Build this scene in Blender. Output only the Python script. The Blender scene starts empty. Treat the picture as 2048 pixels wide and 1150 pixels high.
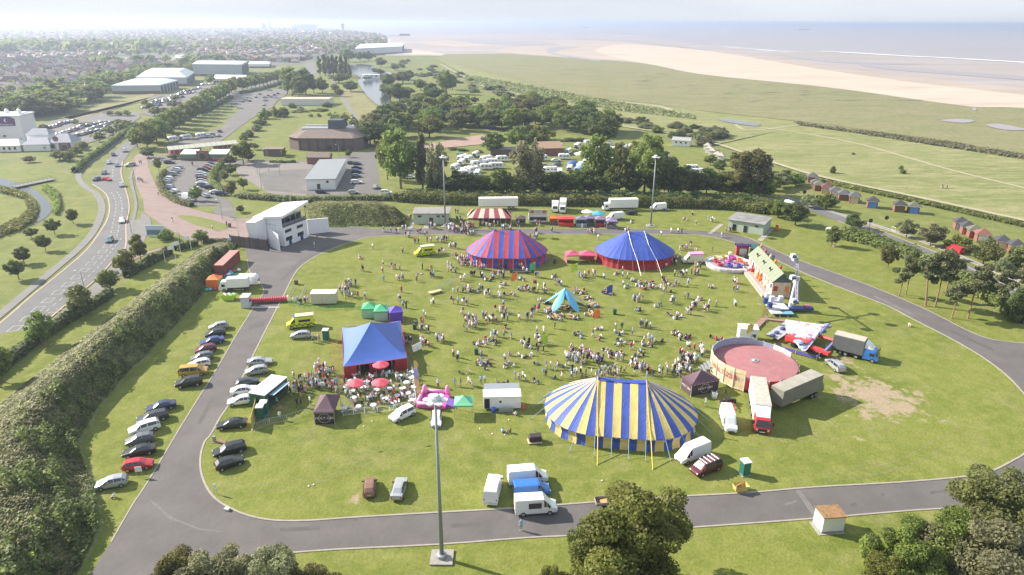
import bpy,bmesh,math,random
import numpy as np
from mathutils import Vector,Matrix,geometry
rnd = random.Random(7)
R_ = math.radians
C = bpy.context.scene.collection
SC = bpy.context.scene
# ------------------------------------------------------------------ camera, world, sun, exposure
F = 1365.0; CH = 60.0; PIT = math.atan((575 - 44) / F); ROLL = R_(0.22)
cam_d = bpy.data.cameras.new('camera'); cam = bpy.data.objects.new('camera',cam_d); C.objects.link(cam)
cam_d.sensor_width = 36.0; cam_d.lens = F / 2048 * 36; cam_d.clip_start = 0.5; cam_d.clip_end = 120000
_r = Vector((1,0,0)); _u = Vector((0,math.sin(PIT),math.cos(PIT))); _f = Vector((0,math.cos(PIT),-math.sin(PIT)))
_rr = _r * math.cos(ROLL) + _u * math.sin(ROLL); _uu = _u * math.cos(ROLL) - _r * math.sin(ROLL)
m4 = Matrix((_rr,_uu,-_f)).transposed().to_4x4(); m4.translation = (0,0,CH); cam.matrix_world = m4
SC.camera = cam
SUN_EL = 31.0; SUN_AZ = -69.0          # azimuth of the sun measured clockwise from +Y
w = bpy.data.worlds.new('World'); SC.world = w; w.use_nodes = True
nt = w.node_tree; bg = nt.nodes['Background']
sky = nt.nodes.new('ShaderNodeTexSky'); sky.sky_type = 'NISHITA'; sky.sun_disc = False
sky.sun_elevation = R_(SUN_EL); sky.sun_rotation = R_(SUN_AZ); sky.air_density = 1.0; sky.dust_density = 0.4; sky.altitude = 60
mx = nt.nodes.new('ShaderNodeMixRGB'); mx.inputs[0].default_value = .55; # thin high cloud over the whole sky
tc = nt.nodes.new('ShaderNodeTexCoord'); mp = nt.nodes.new('ShaderNodeMapping'); mp.inputs['Scale'].default_value = (1,1,7); no = nt.nodes.new('ShaderNodeTexNoise'); no.inputs['Scale'].default_value = 2.2; no.inputs['Detail'].default_value = 7
rp = nt.nodes.new('ShaderNodeValToRGB'); rp.color_ramp.elements[0].position = .38; rp.color_ramp.elements[1].position = .66; rp.color_ramp.elements[0].color = (2.0,2.13,2.32,1); rp.color_ramp.elements[1].color = (2.34,2.42,2.52,1)
nt.links.new(tc.outputs['Generated'],mp.inputs[0]); nt.links.new(mp.outputs[0],no.inputs[0]); nt.links.new(no.outputs[0],rp.inputs[0]); nt.links.new(rp.outputs[0],mx.inputs[2])
nt.links.new(sky.outputs[0],mx.inputs[1]); dk = nt.nodes.new('ShaderNodeMixRGB'); dk.blend_type = 'DARKEN'; dk.inputs[0].default_value = 1; nt.links.new(mx.outputs[0],dk.inputs[1]); nt.links.new(rp.outputs[0],dk.inputs[2]); nt.links.new(dk.outputs[0],bg.inputs[0])
bg.inputs[1].default_value = 0.15
sd = bpy.data.lights.new('sun','SUN'); sun = bpy.data.objects.new('sun',sd); C.objects.link(sun)
sd.energy = 4.2; sd.angle = R_(0.53); sd.color = (1.0,0.93,0.82)
_to = Vector((math.sin(R_(SUN_AZ)) * math.cos(R_(SUN_EL)),math.cos(R_(SUN_AZ)) * math.cos(R_(SUN_EL)),math.sin(R_(SUN_EL))))
sun.rotation_euler = _to.to_track_quat('Z','Y').to_euler(); sun.location = (-60,30,90)
SC.view_settings.view_transform = 'Standard'; SC.view_settings.look = 'None'
SC.view_settings.exposure = 1.38; SC.view_settings.gamma = 1.0; SC.view_settings.use_curve_mapping = False
SC.cycles.use_denoising = True; SC.cycles.max_bounces = 6; SC.cycles.volume_bounces = 0
SC.cycles.transparent_max_bounces = 8; SC.cycles.caustics_reflective = False; SC.cycles.caustics_refractive = False
HAZE_DENSITY = 2.0e-4
# ------------------------------------------------------------------ pixel of the photo -> point of the place
def ray(px,py):
 x = (px - 1024) / F; y = (575 - py) / F
 c,s = math.cos(ROLL),math.sin(ROLL)
 x,y = x * c - y * s,x * s + y * c
 return (x,math.cos(PIT) + y * math.sin(PIT),-math.sin(PIT) + y * math.cos(PIT))
def G(px,py,z=0.0):
 d = ray(px,py); t = (z - CH) / d[2]
 return (d[0] * t,d[1] * t)
def depth(X,Y,Z=0): return Y * math.cos(PIT) - (Z - CH) * math.sin(PIT)
def proj(X,Y,Z=0.0):
 Z = Z - CH; f = Y * math.cos(PIT) - Z * math.sin(PIT); u = Y * math.sin(PIT) + Z * math.cos(PIT)
 x = X / f; y = u / f; c,s = math.cos(ROLL),math.sin(ROLL)
 return 1024 + (x * c + y * s) * F,575 - (-x * s + y * c) * F
def htop(px,pyb,pyt):
 X,Y = G(px,pyb); d = ray(px,pyt); return CH + d[2] / d[1] * Y
def mpp(px,py): return depth(*G(px,py)) / F       # metres per pixel there
# ------------------------------------------------------------------ materials
MATS = {}
def M(name,col,rough=.7,metal=0.0,var=0.0,vs=1.0,bump=0.0,rv=0.0,world=False,spec=None,dirt=None,stretch=None):
 if name in MATS: return MATS[name]
 m = bpy.data.materials.new(name); MATS[name] = m; m.use_nodes = True; n = m.node_tree; b = n.nodes['Principled BSDF']
 m.diffuse_color = (*col,1)
 b.inputs['Base Color'].default_value = (*col,1); b.inputs['Roughness'].default_value = rough; b.inputs['Metallic'].default_value = metal
 if spec is not None: b.inputs['Specular IOR Level'].default_value = spec
 if var or rv or bump or dirt:
  if world: g = n.nodes.new('ShaderNodeNewGeometry'); src = g.outputs['Position']
  else: g = n.nodes.new('ShaderNodeTexCoord'); src = g.outputs['Object']
  if stretch:
   mp = n.nodes.new('ShaderNodeMapping'); mp.inputs['Scale'].default_value = stretch; n.links.new(src,mp.inputs[0]); src = mp.outputs[0]
  t = n.nodes.new('ShaderNodeTexNoise'); t.inputs['Scale'].default_value = vs; t.inputs['Detail'].default_value = 5; t.inputs['Roughness'].default_value = .6
  n.links.new(src,t.inputs['Vector'])
  r = n.nodes.new('ShaderNodeMapRange'); r.inputs[1].default_value = .3; r.inputs[2].default_value = .7
  r.inputs[3].default_value = 1 - var; r.inputs[4].default_value = 1 + var; n.links.new(t.outputs[0],r.inputs[0])
  out = r.outputs[0]
  if rv:
   o = n.nodes.new('ShaderNodeObjectInfo'); r2 = n.nodes.new('ShaderNodeMapRange'); r2.inputs[3].default_value = 1 - rv; r2.inputs[4].default_value = 1 + rv
   n.links.new(o.outputs['Random'],r2.inputs[0]); mm = n.nodes.new('ShaderNodeMath'); mm.operation = 'MULTIPLY'
   n.links.new(out,mm.inputs[0]); n.links.new(r2.outputs[0],mm.inputs[1]); out = mm.outputs[0]
  v = n.nodes.new('ShaderNodeVectorMath'); v.operation = 'SCALE'; v.inputs[0].default_value = col; n.links.new(out,v.inputs['Scale'])
  res = v.outputs[0]
  if dirt:
   t2 = n.nodes.new('ShaderNodeTexNoise'); t2.inputs['Scale'].default_value = dirt[1]; t2.inputs['Detail'].default_value = 8; n.links.new(src,t2.inputs['Vector'])
   r3 = n.nodes.new('ShaderNodeMapRange'); r3.inputs[1].default_value = .55; r3.inputs[2].default_value = .72; n.links.new(t2.outputs[0],r3.inputs[0])
   mix = n.nodes.new('ShaderNodeMixRGB'); n.links.new(r3.outputs[0],mix.inputs[0]); n.links.new(res,mix.inputs[1]); mix.inputs[2].default_value = (*dirt[0],1); res = mix.outputs[0]
  n.links.new(res,b.inputs['Base Color'])
  if bump:
   bp = n.nodes.new('ShaderNodeBump'); bp.inputs['Strength'].default_value = bump; bp.inputs['Distance'].default_value = .3
   t3 = n.nodes.new('ShaderNodeTexNoise'); t3.inputs['Scale'].default_value = vs * 6; t3.inputs['Detail'].default_value = 4; n.links.new(src,t3.inputs['Vector'])
   n.links.new(t3.outputs[0],bp.inputs['Height']); n.links.new(bp.outputs[0],b.inputs['Normal'])
 return m
def grass_mat(name,cols,scales=(0.02,0.22,2.5),patches=(),stretch=None,bump=.5,patchcol=(.31,.245,.165),dry=.25):
 """cols: dark, mid, light, dry; mixed by noises that lie in the ground's own coordinates."""
 m = bpy.data.materials.new(name); MATS[name] = m; m.use_nodes = True; n = m.node_tree; L = n.links.new
 b = n.nodes['Principled BSDF']; b.inputs['Roughness'].default_value = .95; b.inputs['Specular IOR Level'].default_value = .15
 g = n.nodes.new('ShaderNodeNewGeometry'); src = g.outputs['Position']; pos = src
 if stretch:
  mp = n.nodes.new('ShaderNodeMapping'); mp.inputs['Rotation'].default_value = (0,0,stretch[0]); mp.inputs['Scale'].default_value = (stretch[1],stretch[2],1)
  L(src,mp.inputs[0]); src = mp.outputs[0]
 def noise(s,lo,hi,det=5,v=None):
  t = n.nodes.new('ShaderNodeTexNoise'); t.inputs['Scale'].default_value = s; t.inputs['Detail'].default_value = det; t.inputs['Roughness'].default_value = .65
  L(v or src,t.inputs['Vector']); r = n.nodes.new('ShaderNodeMapRange'); r.inputs[1].default_value = lo; r.inputs[2].default_value = hi; L(t.outputs[0],r.inputs[0]); return r.outputs[0]
 def mix(f,a,c):
  x = n.nodes.new('ShaderNodeMixRGB'); L(f,x.inputs[0])
  for i,v in ((1,a),(2,c)):
   if isinstance(v,tuple): x.inputs[i].default_value = (*v,1)
   else: L(v,x.inputs[i])
  return x.outputs[0]
 a = mix(noise(scales[0],.38,.64),cols[0],cols[1]); a = mix(noise(scales[1],.42,.66),a,cols[2])
 d = noise(scales[0] * 2.7,.52,.75,8); dm = n.nodes.new('ShaderNodeMath'); dm.operation = 'MULTIPLY'; dm.inputs[1].default_value = dry; L(d,dm.inputs[0])
 a = mix(dm.outputs[0],a,cols[3])
 f = noise(scales[2],.3,.7,6,pos); mr = n.nodes.new('ShaderNodeMapRange'); mr.inputs[3].default_value = .78; mr.inputs[4].default_value = 1.2; L(f,mr.inputs[0])
 for (px_,py_,rx,thr) in patches:
  sb = n.nodes.new('ShaderNodeVectorMath'); sb.operation = 'SUBTRACT'; sb.inputs[1].default_value = (px_,py_,0); L(pos,sb.inputs[0])
  ln = n.nodes.new('ShaderNodeVectorMath'); ln.operation = 'LENGTH'; L(sb.outputs[0],ln.inputs[0])
  r = n.nodes.new('ShaderNodeMapRange'); r.inputs[1].default_value = 0; r.inputs[2].default_value = rx; r.inputs[3].default_value = thr; r.inputs[4].default_value = -.4; L(ln.outputs['Value'],r.inputs[0])
  t = noise(.35,.3,.7,9,pos); ad = n.nodes.new('ShaderNodeMath'); ad.operation = 'ADD'; L(r.outputs[0],ad.inputs[0]); L(t,ad.inputs[1])
  r2 = n.nodes.new('ShaderNodeMapRange'); r2.inputs[1].default_value = .85; r2.inputs[2].default_value = 1.1; L(ad.outputs[0],r2.inputs[0])
  a = mix(r2.outputs[0],a,patchcol)
 v = n.nodes.new('ShaderNodeVectorMath'); v.operation = 'SCALE'; L(a,v.inputs[0]); L(mr.outputs[0],v.inputs['Scale']); L(v.outputs[0],b.inputs['Base Color'])
 if bump:
  bp = n.nodes.new('ShaderNodeBump'); bp.inputs['Strength'].default_value = bump; bp.inputs['Distance'].default_value = .12
  t = n.nodes.new('ShaderNodeTexNoise'); t.inputs['Scale'].default_value = 3.5; t.inputs['Detail'].default_value = 6; L(pos,t.inputs['Vector']); L(t.outputs[0],bp.inputs['Height']); L(bp.outputs[0],b.inputs['Normal'])
 return m
def leaf_mat(name,c,rv=.22,tr=.55):
 m = bpy.data.materials.new(name); MATS[name] = m; m.use_nodes = True; n = m.node_tree; L = n.links.new; b = n.nodes['Principled BSDF']
 b.inputs['Roughness'].default_value = .55; b.inputs['Specular IOR Level'].default_value = .25
 g = n.nodes.new('ShaderNodeTexCoord'); t = n.nodes.new('ShaderNodeTexNoise'); t.inputs['Scale'].default_value = .55; t.inputs['Detail'].default_value = 5; L(g.outputs['Object'],t.inputs['Vector'])
 r = n.nodes.new('ShaderNodeMapRange'); r.inputs[1].default_value = .35; r.inputs[2].default_value = .68; r.inputs[3].default_value = .6; r.inputs[4].default_value = 1.45; L(t.outputs[0],r.inputs[0])
 o = n.nodes.new('ShaderNodeObjectInfo'); r2 = n.nodes.new('ShaderNodeMapRange'); r2.inputs[3].default_value = 1 - rv; r2.inputs[4].default_value = 1 + rv; L(o.outputs['Random'],r2.inputs[0])
 mm = n.nodes.new('ShaderNodeMath'); mm.operation = 'MULTIPLY'; L(r.outputs[0],mm.inputs[0]); L(r2.outputs[0],mm.inputs[1])
 hs = n.nodes.new('ShaderNodeHueSaturation'); hs.inputs['Color'].default_value = (*c,1); r4 = n.nodes.new('ShaderNodeMapRange'); r4.inputs[3].default_value = .47; r4.inputs[4].default_value = .53
 L(o.outputs['Random'],r4.inputs[0]); L(r4.outputs[0],hs.inputs['Hue'])
 v = n.nodes.new('ShaderNodeVectorMath'); v.operation = 'SCALE'; L(hs.outputs[0],v.inputs[0]); L(mm.outputs[0],v.inputs['Scale']); L(v.outputs[0],b.inputs['Base Color'])
 if tr:
  ts = n.nodes.new('ShaderNodeBsdfTranslucent'); ms = n.nodes.new('ShaderNodeMixShader'); ms.inputs[0].default_value = tr
  L(v.outputs[0],ts.inputs[0]); L(b.outputs[0],ms.inputs[1]); L(ts.outputs[0],ms.inputs[2]); L(ms.outputs[0],n.nodes['Material Output'].inputs[0])
 return m
# ------------------------------------------------------------------ object helpers
def tag(o,label=None,cat=None,group=None,kind=None):
 if label: o['label'] = label
 if cat: o['category'] = cat
 if group: o['group'] = group
 if kind: o['kind'] = kind
 return o
LABELS = set()
def thing(name,label,cat,loc=(0,0,0),rz=0.0,group=None,scale=None):
 o = bpy.data.objects.new(name,None); C.objects.link(o); o.empty_display_size = .5
 o.location = (loc[0],loc[1],loc[2] if len(loc) > 2 else 0); o.rotation_euler = (0,0,rz)
 if scale: o.scale = scale
 LABELS.add(label); return tag(o,label,cat,group)
def link(name,me,parent=None,loc=None,rot=None,mats=None):
 o = bpy.data.objects.new(name,me); C.objects.link(o)
 if parent is not None: o.parent = parent
 if loc is not None: o.location = loc
 if rot is not None: o.rotation_euler = rot
 if mats:
  for i,m in enumerate(mats):
   if m is not None: o.material_slots[i].link = 'OBJECT'; o.material_slots[i].material = m
 return o
KIDS = {}
def copy_tree(o,parent=None):
 c = o.copy(); C.objects.link(c)
 if parent is not None: c.parent = parent
 for ch in list(o.children): copy_tree(ch,c)
 return c
def np_mesh(name,V,Q,mats,mi=None,smooth=False):
 me = bpy.data.meshes.new(name); V = np.asarray(V,dtype=np.float32); Q = np.asarray(Q,dtype=np.int32); k = Q.shape[1]
 me.vertices.add(len(V)); me.vertices.foreach_set('co',V.ravel()); me.loops.add(Q.size); me.loops.foreach_set('vertex_index',Q.ravel())
 me.polygons.add(len(Q)); me.polygons.foreach_set('loop_start',np.arange(0,Q.size,k,dtype=np.int32))
 try: me.polygons.foreach_set('loop_total',np.full(len(Q),k,dtype=np.int32))
 except Exception: pass
 for m in mats: me.materials.append(m)
 if mi is not None: me.polygons.foreach_set('material_index',np.asarray(mi,dtype=np.int32))
 me.update(calc_edges=True)
 if smooth: me.polygons.foreach_set('use_smooth',np.ones(len(Q),dtype=bool))
 return me
class MB:
 """collects shapes into one mesh"""
 def __init__(s): s.v = []; s.f = []; s.m = []; s.mats = []
 def mi(s,m):
  if m not in s.mats: s.mats.append(m)
  return s.mats.index(m)
 def add(s,vs,fs,m):
  b = len(s.v); s.v += [tuple(v) for v in vs]; k = s.mi(m)
  for f in fs: s.f.append([i + b for i in f]); s.m.append(k)
  return s
 def box(s,c,d,m,rz=0.0,top=None,ry=0.0):
  hx,hy,hz = d[0] / 2,d[1] / 2,d[2] / 2; t = top or (1,1)
  P = [(-hx,-hy,-hz),(hx,-hy,-hz),(hx,hy,-hz),(-hx,hy,-hz),(-hx * t[0],-hy * t[1],hz),(hx * t[0],-hy * t[1],hz),(hx * t[0],hy * t[1],hz),(-hx * t[0],hy * t[1],hz)]
  if ry:
   cs,sn = math.cos(ry),math.sin(ry); P = [(x * cs + z * sn,y,-x * sn + z * cs) for x,y,z in P]
  cs,sn = math.cos(rz),math.sin(rz)
  P = [(c[0] + x * cs - y * sn,c[1] + x * sn + y * cs,c[2] + z) for x,y,z in P]
  return s.add(P,[(0,3,2,1),(4,5,6,7),(0,1,5,4),(1,2,6,5),(2,3,7,6),(3,0,4,7)],m)
 def prism(s,poly,z0,z1,m,mtop=None):
  n = len(poly); P = [(x,y,z0) for x,y in poly] + [(x,y,z1) for x,y in poly]
  s.add(P,[(i,(i + 1) % n,n + (i + 1) % n,n + i) for i in range(n)],m)
  return s.add(P[n:],[tuple(range(n))],mtop or m)
 def bar(s,a,b,r,m,n=6,r2=None):
  a = Vector(a); b = Vector(b); d = (b - a)
  if d.length < 1e-6: return s
  q = d.to_track_quat('Z','Y'); r2 = r if r2 is None else r2; P = []
  for p,rr in ((a,r),(b,r2)):
   for i in range(n):
    t = 2 * math.pi * i / n; P.append(p + q @ Vector((rr * math.cos(t),rr * math.sin(t),0)))
  return s.add(P,[(i,(i + 1) % n,n + (i + 1) % n,n + i) for i in range(n)] + [tuple(range(n - 1,-1,-1)),tuple(range(n,2 * n))],m)
 def path(s,pts,r,m,n=5):
  for a,b in zip(pts,pts[1:]): s.bar(a,b,r,m,n)
  return s
 def quad(s,a,b,c,d,m): return s.add([a,b,c,d],[(0,1,2,3)],m)
 def lathe(s,prof,m,n=16,c=(0,0,0),caps=True,sx=1,sy=1):
  P = []
  for r,z in prof:
   for i in range(n):
    t = 2 * math.pi * i / n; P.append((c[0] + r * sx * math.cos(t),c[1] + r * sy * math.sin(t),c[2] + z))
  fs = []
  for k in range(len(prof) - 1):
   for i in range(n): j = (i + 1) % n; fs.append((k * n + i,k * n + j,(k + 1) * n + j,(k + 1) * n + i))
  if caps: fs.append(tuple(range(n - 1,-1,-1))); fs.append(tuple((len(prof) - 1) * n + i for i in range(n)))
  return s.add(P,fs,m)
 def grid(s,rows,m,closed=False):
  nr = len(rows); nc = len(rows[0]); P = [p for r in rows for p in r]; fs = []
  for i in range(nr - 1):
   for j in range(nc - 1 + (1 if closed else 0)): k = (j + 1) % nc; fs.append((i * nc + j,i * nc + k,(i + 1) * nc + k,(i + 1) * nc + j))
  return s.add(P,fs,m)
 def mesh(s,name,smooth=False,bevel=0):
  me = bpy.data.meshes.new(name); me.from_pydata(s.v,[],s.f)
  for m in s.mats: me.materials.append(m)
  me.polygons.foreach_set('material_index',s.m)
  if smooth: me.polygons.foreach_set('use_smooth',[True] * len(s.f))
  me.update()
  if bevel:
   b = bmesh.new(); b.from_mesh(me); bmesh.ops.remove_doubles(b,verts=b.verts,dist=1e-4)
   bmesh.ops.bevel(b,geom=[e for e in b.edges if len(e.link_faces) == 2 and e.calc_face_angle(0) > .6],offset=bevel,segments=1,affect='EDGES'); b.to_mesh(me); b.free()
  return me
 def build(s,name,parent=None,smooth=False,loc=None,rot=None,bevel=0):
  if not s.f: return None
  return link(name,s.mesh(name,smooth,bevel),parent,loc,rot)
def smooth_poly(p,n=4,closed=True):
 out = []; k = len(p)
 for i in range(k if closed else k - 1):
  a,b,c,d = (p[(i - 1) % k],p[i],p[(i + 1) % k],p[(i + 2) % k]) if closed else (p[max(i - 1,0)],p[i],p[i + 1],p[min(i + 2,k - 1)])
  for j in range(n):
   t = j / n; out.append(tuple(.5 * (2 * b[q] + (c[q] - a[q]) * t + (2 * a[q] - 5 * b[q] + 4 * c[q] - d[q]) * t * t + (3 * b[q] - a[q] - 3 * c[q] + d[q]) * t ** 3) for q in (0,1)))
 if not closed: out.append(p[-1])
 return out
def sheet(name,pts,z,m,smooth=0,kind='structure',px=True):
 P = [G(*p) for p in pts] if px else list(pts)
 if smooth: P = smooth_poly(P,smooth)
 tri = geometry.tessellate_polygon([[Vector((x,y,0)) for x,y in P]])
 me = bpy.data.meshes.new(name); me.from_pydata([(x,y,z) for x,y in P],[],[tuple(t) for t in tri])
 b = bmesh.new(); b.from_mesh(me)
 for f in b.faces:
  if f.normal.z < 0: f.normal_flip()
 b.to_mesh(me); b.free(); me.materials.append(m)
 return tag(link(name,me),kind=kind)
def offset_line(P,d):
 out = []
 for i,p in enumerate(P):
  a = P[max(i - 1,0)]; b = P[min(i + 1,len(P) - 1)]; t = Vector((b[0] - a[0],b[1] - a[1]))
  if t.length < 1e-6: t = Vector((1,0))
  t.normalize(); out.append((p[0] - t.y * d,p[1] + t.x * d))
 return out
def strip(name,P,w,z0,z1,m,kind='structure',mb=None):
 A = offset_line(P,w / 2); B = offset_line(P,-w / 2); o = mb or MB()
 o.grid([[(a[0],a[1],z0),(a[0],a[1],z1),(b[0],b[1],z1),(b[0],b[1],z0)] for a,b in zip(A,B)],m)
 if mb is None: return tag(o.build(name),kind=kind)
def line_pts(P,step):
 out = []; acc = 0
 for a,b in zip(P,P[1:]):
  L = math.dist(a,b); t = acc
  while t < L:
   out.append((a[0] + (b[0] - a[0]) * t / L,a[1] + (b[1] - a[1]) * t / L,math.atan2(b[1] - a[1],b[0] - a[0]))); t += step
  acc = t - L
 return out
def inside(p,poly):
 x,y = p; c = False; n = len(poly)
 for i in range(n):
  a = poly[i]; b = poly[(i + 1) % n]
  if (a[1] > y) != (b[1] > y) and x < (b[0] - a[0]) * (y - a[1]) / (b[1] - a[1]) + a[0]: c = not c
 return c
def ang(f,r): A = G(*f); B = G(*r); return math.atan2(A[1] - B[1],A[0] - B[0])
def mid(f,r): A = G(*f); B = G(*r); return ((A[0] + B[0]) / 2,(A[1] + B[1]) / 2)
ORD = 'first second third fourth fifth sixth seventh eighth ninth tenth eleventh twelfth thirteenth fourteenth fifteenth sixteenth seventeenth eighteenth nineteenth twentieth'.split()
def ordn(i):
 if i < 20: return ORD[i]
 t = ['','','twenty','thirty','forty','fifty','sixty','seventy','eighty','ninety']; k = i + 1
 if k >= 100: return 'hundred and ' + ordn(k - 101) if k > 100 else 'hundredth'
 return t[k // 10] + ('-' + ORD[k % 10 - 1] if k % 10 else 'ieth').replace('yi','i')
def text_mesh(s,size,m,depth_=.01):
 cu = bpy.data.curves.new('lettering','FONT'); cu.body = s; cu.size = size; cu.extrude = depth_; cu.align_x = 'CENTER'; cu.align_y = 'CENTER'; cu.resolution_u = 2
 o = bpy.data.objects.new('t',cu); C.objects.link(o); dg = bpy.context.evaluated_depsgraph_get(); dg.update()
 me = bpy.data.meshes.new_from_object(o.evaluated_get(dg)); bpy.data.objects.remove(o); me.materials.clear(); me.materials.append(m); me.name = 'lettering'; return me
WHITE = M('white_paint',(.78,.78,.78),.4,var=.05,vs=2); OFFW = M('off_white',(.66,.65,.61),.6,var=.08,vs=1.5)
DARK = M('dark_trim',(.025,.025,.03),.5); GLASS = M('dark_glass',(.02,.025,.03),.08,spec=.9); TYRE = M('tyre_rubber',(.02,.02,.02),.85)
STEEL = M('galvanised_steel',(.42,.45,.46),.45,.4,var=.1,vs=1.5); GREYM = M('grey_metal',(.3,.31,.32),.5,.2)
CONC = M('concrete',(.30,.275,.25),.9,var=.15,vs=2.0,bump=.1); BRICKM = M('red_brick',(.22,.10,.075),.9,var=.15,vs=3)
WOOD = M('weathered_wood',(.17,.12,.085),.85,var=.2,vs=4); LAMPW = M('lamp_lens',(.8,.8,.78),.2); REDL = M('red_lens',(.4,.02,.02),.3)
# ------------------------------------------------------------------ ground, coast, water
c_dirt = G(1748,795); c_d2 = G(1690,720); c_d3 = G(1640,690); c_d4 = G(1100,745); c_d5 = G(715,1003); c_d6 = G(1720,880)
BASE = grass_mat('meadow',[(.115,.14,.04),(.155,.175,.052),(.19,.19,.07),(.26,.235,.12)],(.012,.05,1.2),bump=.4,dry=.5)
TURF = grass_mat('mown_turf',[(.122,.148,.027),(.163,.184,.038),(.195,.205,.053),(.265,.235,.12)],(.05,.35,3.0),
                 patches=[(*c_dirt,17,.90),(*c_d2,6,.6),(*c_d3,8,.45),(*c_d5,3,.5),(*c_d6,3.0,.5),(*G(760,752),9,.42),(*G(560,815),7,.38),(*G(1240,730),14,.34),(*G(1010,540),12,.34),(*G(1330,530),9,.34),(*G(870,595),6,.34),(*G(1520,600),8,.36)],dry=.42)
LAWN = grass_mat('park_lawn',[(.125,.150,.036),(.16,.180,.046),(.195,.20,.065),(.27,.245,.12)],(.03,.2,2.5),dry=.4)
DRYL = grass_mat('dry_lawn',[(.17,.17,.07),(.22,.20,.09),(.25,.22,.11),(.30,.25,.14)],(.03,.2,1.5),dry=.5)
DUNE = grass_mat('dune_grass',[(.15,.175,.055),(.20,.215,.08),(.265,.25,.12),(.36,.31,.19)],(.012,.09,.9),stretch=(R_(35),1,3.2),dry=.8)
SALT = grass_mat('salt_marsh',[(.17,.18,.075),(.195,.195,.09),(.23,.205,.11),(.28,.22,.14)],(.006,.03,.3),stretch=(R_(30),1,3),dry=.7)
BANKG = grass_mat('bank_grass',[(.10,.14,.04),(.14,.17,.055),(.19,.20,.08),(.30,.27,.15)],(.06,.3,2.0),dry=.7)
TOWNG = grass_mat('town_ground',[(.09,.11,.06),(.16,.15,.13),(.20,.18,.16),(.24,.22,.19)],(.02,.08,.5),bump=0,dry=.4)
ASPH = M('asphalt',(.112,.101,.098),.9,var=.13,vs=.25,bump=.15,world=True,dirt=((.13,.12,.112),.09))
ASPH2 = M('road_asphalt',(.13,.127,.127),.9,var=.12,vs=.2,bump=.1,world=True,dirt=((.15,.145,.14),.08))
YARD = M('yard_asphalt',(.125,.115,.108),.9,var=.12,vs=.3,world=True,dirt=((.17,.16,.14),.1))
PAVE = M('pavement',(.17,.16,.152),.9,var=.1,vs=.4,world=True); PALE = M('pale_kerb',(.31,.275,.23),.9,var=.12,vs=1,world=True)
PINK = M('red_paving',(.235,.165,.148),.9,var=.1,vs=.35,world=True,dirt=((.20,.15,.14),.12)); LINE = M('road_line',(.46,.45,.43),.7,var=.12,vs=2,world=True)
YLINE = M('worn_yellow_line',(.40,.30,.20),.8,var=.15,vs=1,world=True)
SAND = M('dry_sand',(.46,.375,.295),.95,var=.10,vs=.012,world=True,dirt=((.32,.25,.19),.02),stretch=(.6,2.5,1))
MUD = M('wet_sand',(.335,.27,.235),.45,var=.18,vs=.006,world=True,dirt=((.37,.34,.35),.0045),stretch=(.35,1.6,1))
PATHM = M('sand_path',(.33,.30,.19),.95,var=.12,vs=.3,world=True); GRAV = M('gravel',(.30,.27,.24),.95,var=.2,vs=1,world=True)
def water_mat(name,c,rough,ws,bump=.12,stretch=(1,1,1)):
 m = M(name,c,rough,var=.06,vs=.002,world=True,spec=.6); n = m.node_tree; b = n.nodes['Principled BSDF']
 t = n.nodes.new('ShaderNodeTexNoise'); t.inputs['Scale'].default_value = ws; t.inputs['Detail'].default_value = 4; g = n.nodes.new('ShaderNodeNewGeometry')
 mp = n.nodes.new('ShaderNodeMapping'); mp.inputs['Scale'].default_value = stretch; n.links.new(g.outputs['Position'],mp.inputs[0]); n.links.new(mp.outputs[0],t.inputs['Vector'])
 bp = n.nodes.new('ShaderNodeBump'); bp.inputs['Strength'].default_value = bump; bp.inputs['Distance'].default_value = 1; n.links.new(t.outputs[0],bp.inputs['Height']); n.links.new(bp.outputs[0],b.inputs['Normal']); return m
SEA = water_mat('estuary_water',(.28,.235,.235),.35,.05,.25,(.5,1.6,1)); LAKE = water_mat('lake_water',(.055,.07,.075),.08,.8,.05)
def gsheet():
 # near part finely divided only by size; one sheet that reaches the horizon
 xs = [-40000,-8000,-2000,-500,0,500,2000,8000,40000]; ys = [-300,0,200,500,1000,2500,8000,40000]
 mb = MB(); mb.grid([[(x,y,0) for x in xs] for y in ys],BASE); return tag(mb.build('ground'),kind='structure')
gsheet()
sea_px = [(640,56.5),(700,60),(745,66),(775,76),(850,82),(1000,92),(1250,90),(1500,120),(2100,150)]
P = [G(*p) for p in sea_px]; P = [(-14000,30000),(-9500,17500),G(330,53.2)] + [G(420,55),G(560,55)] + P + [(9000,1500),(40000,3000),(40000,39000),(-14000,39000)]
sheet('sea',P,.25,SEA,px=False)
sheet('mudflat',[(778,74),(800,69),(900,68.5),(1050,68),(1180,71.5),(1250,72.5),(1350,84),(1446,94),(1547,102),(1641,104),(1798,113),(2051,127),(2300,150),(2300,260),(2051,230),(1700,190),(1400,160),(1200,135),(1000,115),(860,112),(772,112),(762,95),(772,84)],.45,MUD)
DAMP = M('damp_sand',(.36,.29,.235),.8,var=.16,vs=.008,world=True,dirt=((.42,.345,.28),.006),stretch=(.4,2,1))
sheet('damp_sand',[(1000,100),(1130,84),(1240,82),(1379,94),(1485,109),(1602,125),(1720,142),(1876,160),(2051,178),(2300,215),(2300,250),(2048,218),(1896,209),(1720,184),(1602,170),(1399,149),(1309,131),(1240,122),(1120,113),(1020,107)],.52,DAMP,3)
sheet('damp_sand',[(840,84),(960,80),(1080,86),(1000,92),(900,94)],.52,DAMP,3)
sheet('dry_beach',[(1190,100),(1250,89),(1379,98),(1485,113),(1602,133),(1720,151),(1876,172),(2051,192),(2300,235),(2300,250),(2048,218),(1960,216),(1896,209),(1720,184),(1602,170),(1399,149),(1309,131),(1240,118)],.6,SAND,3)
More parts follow.
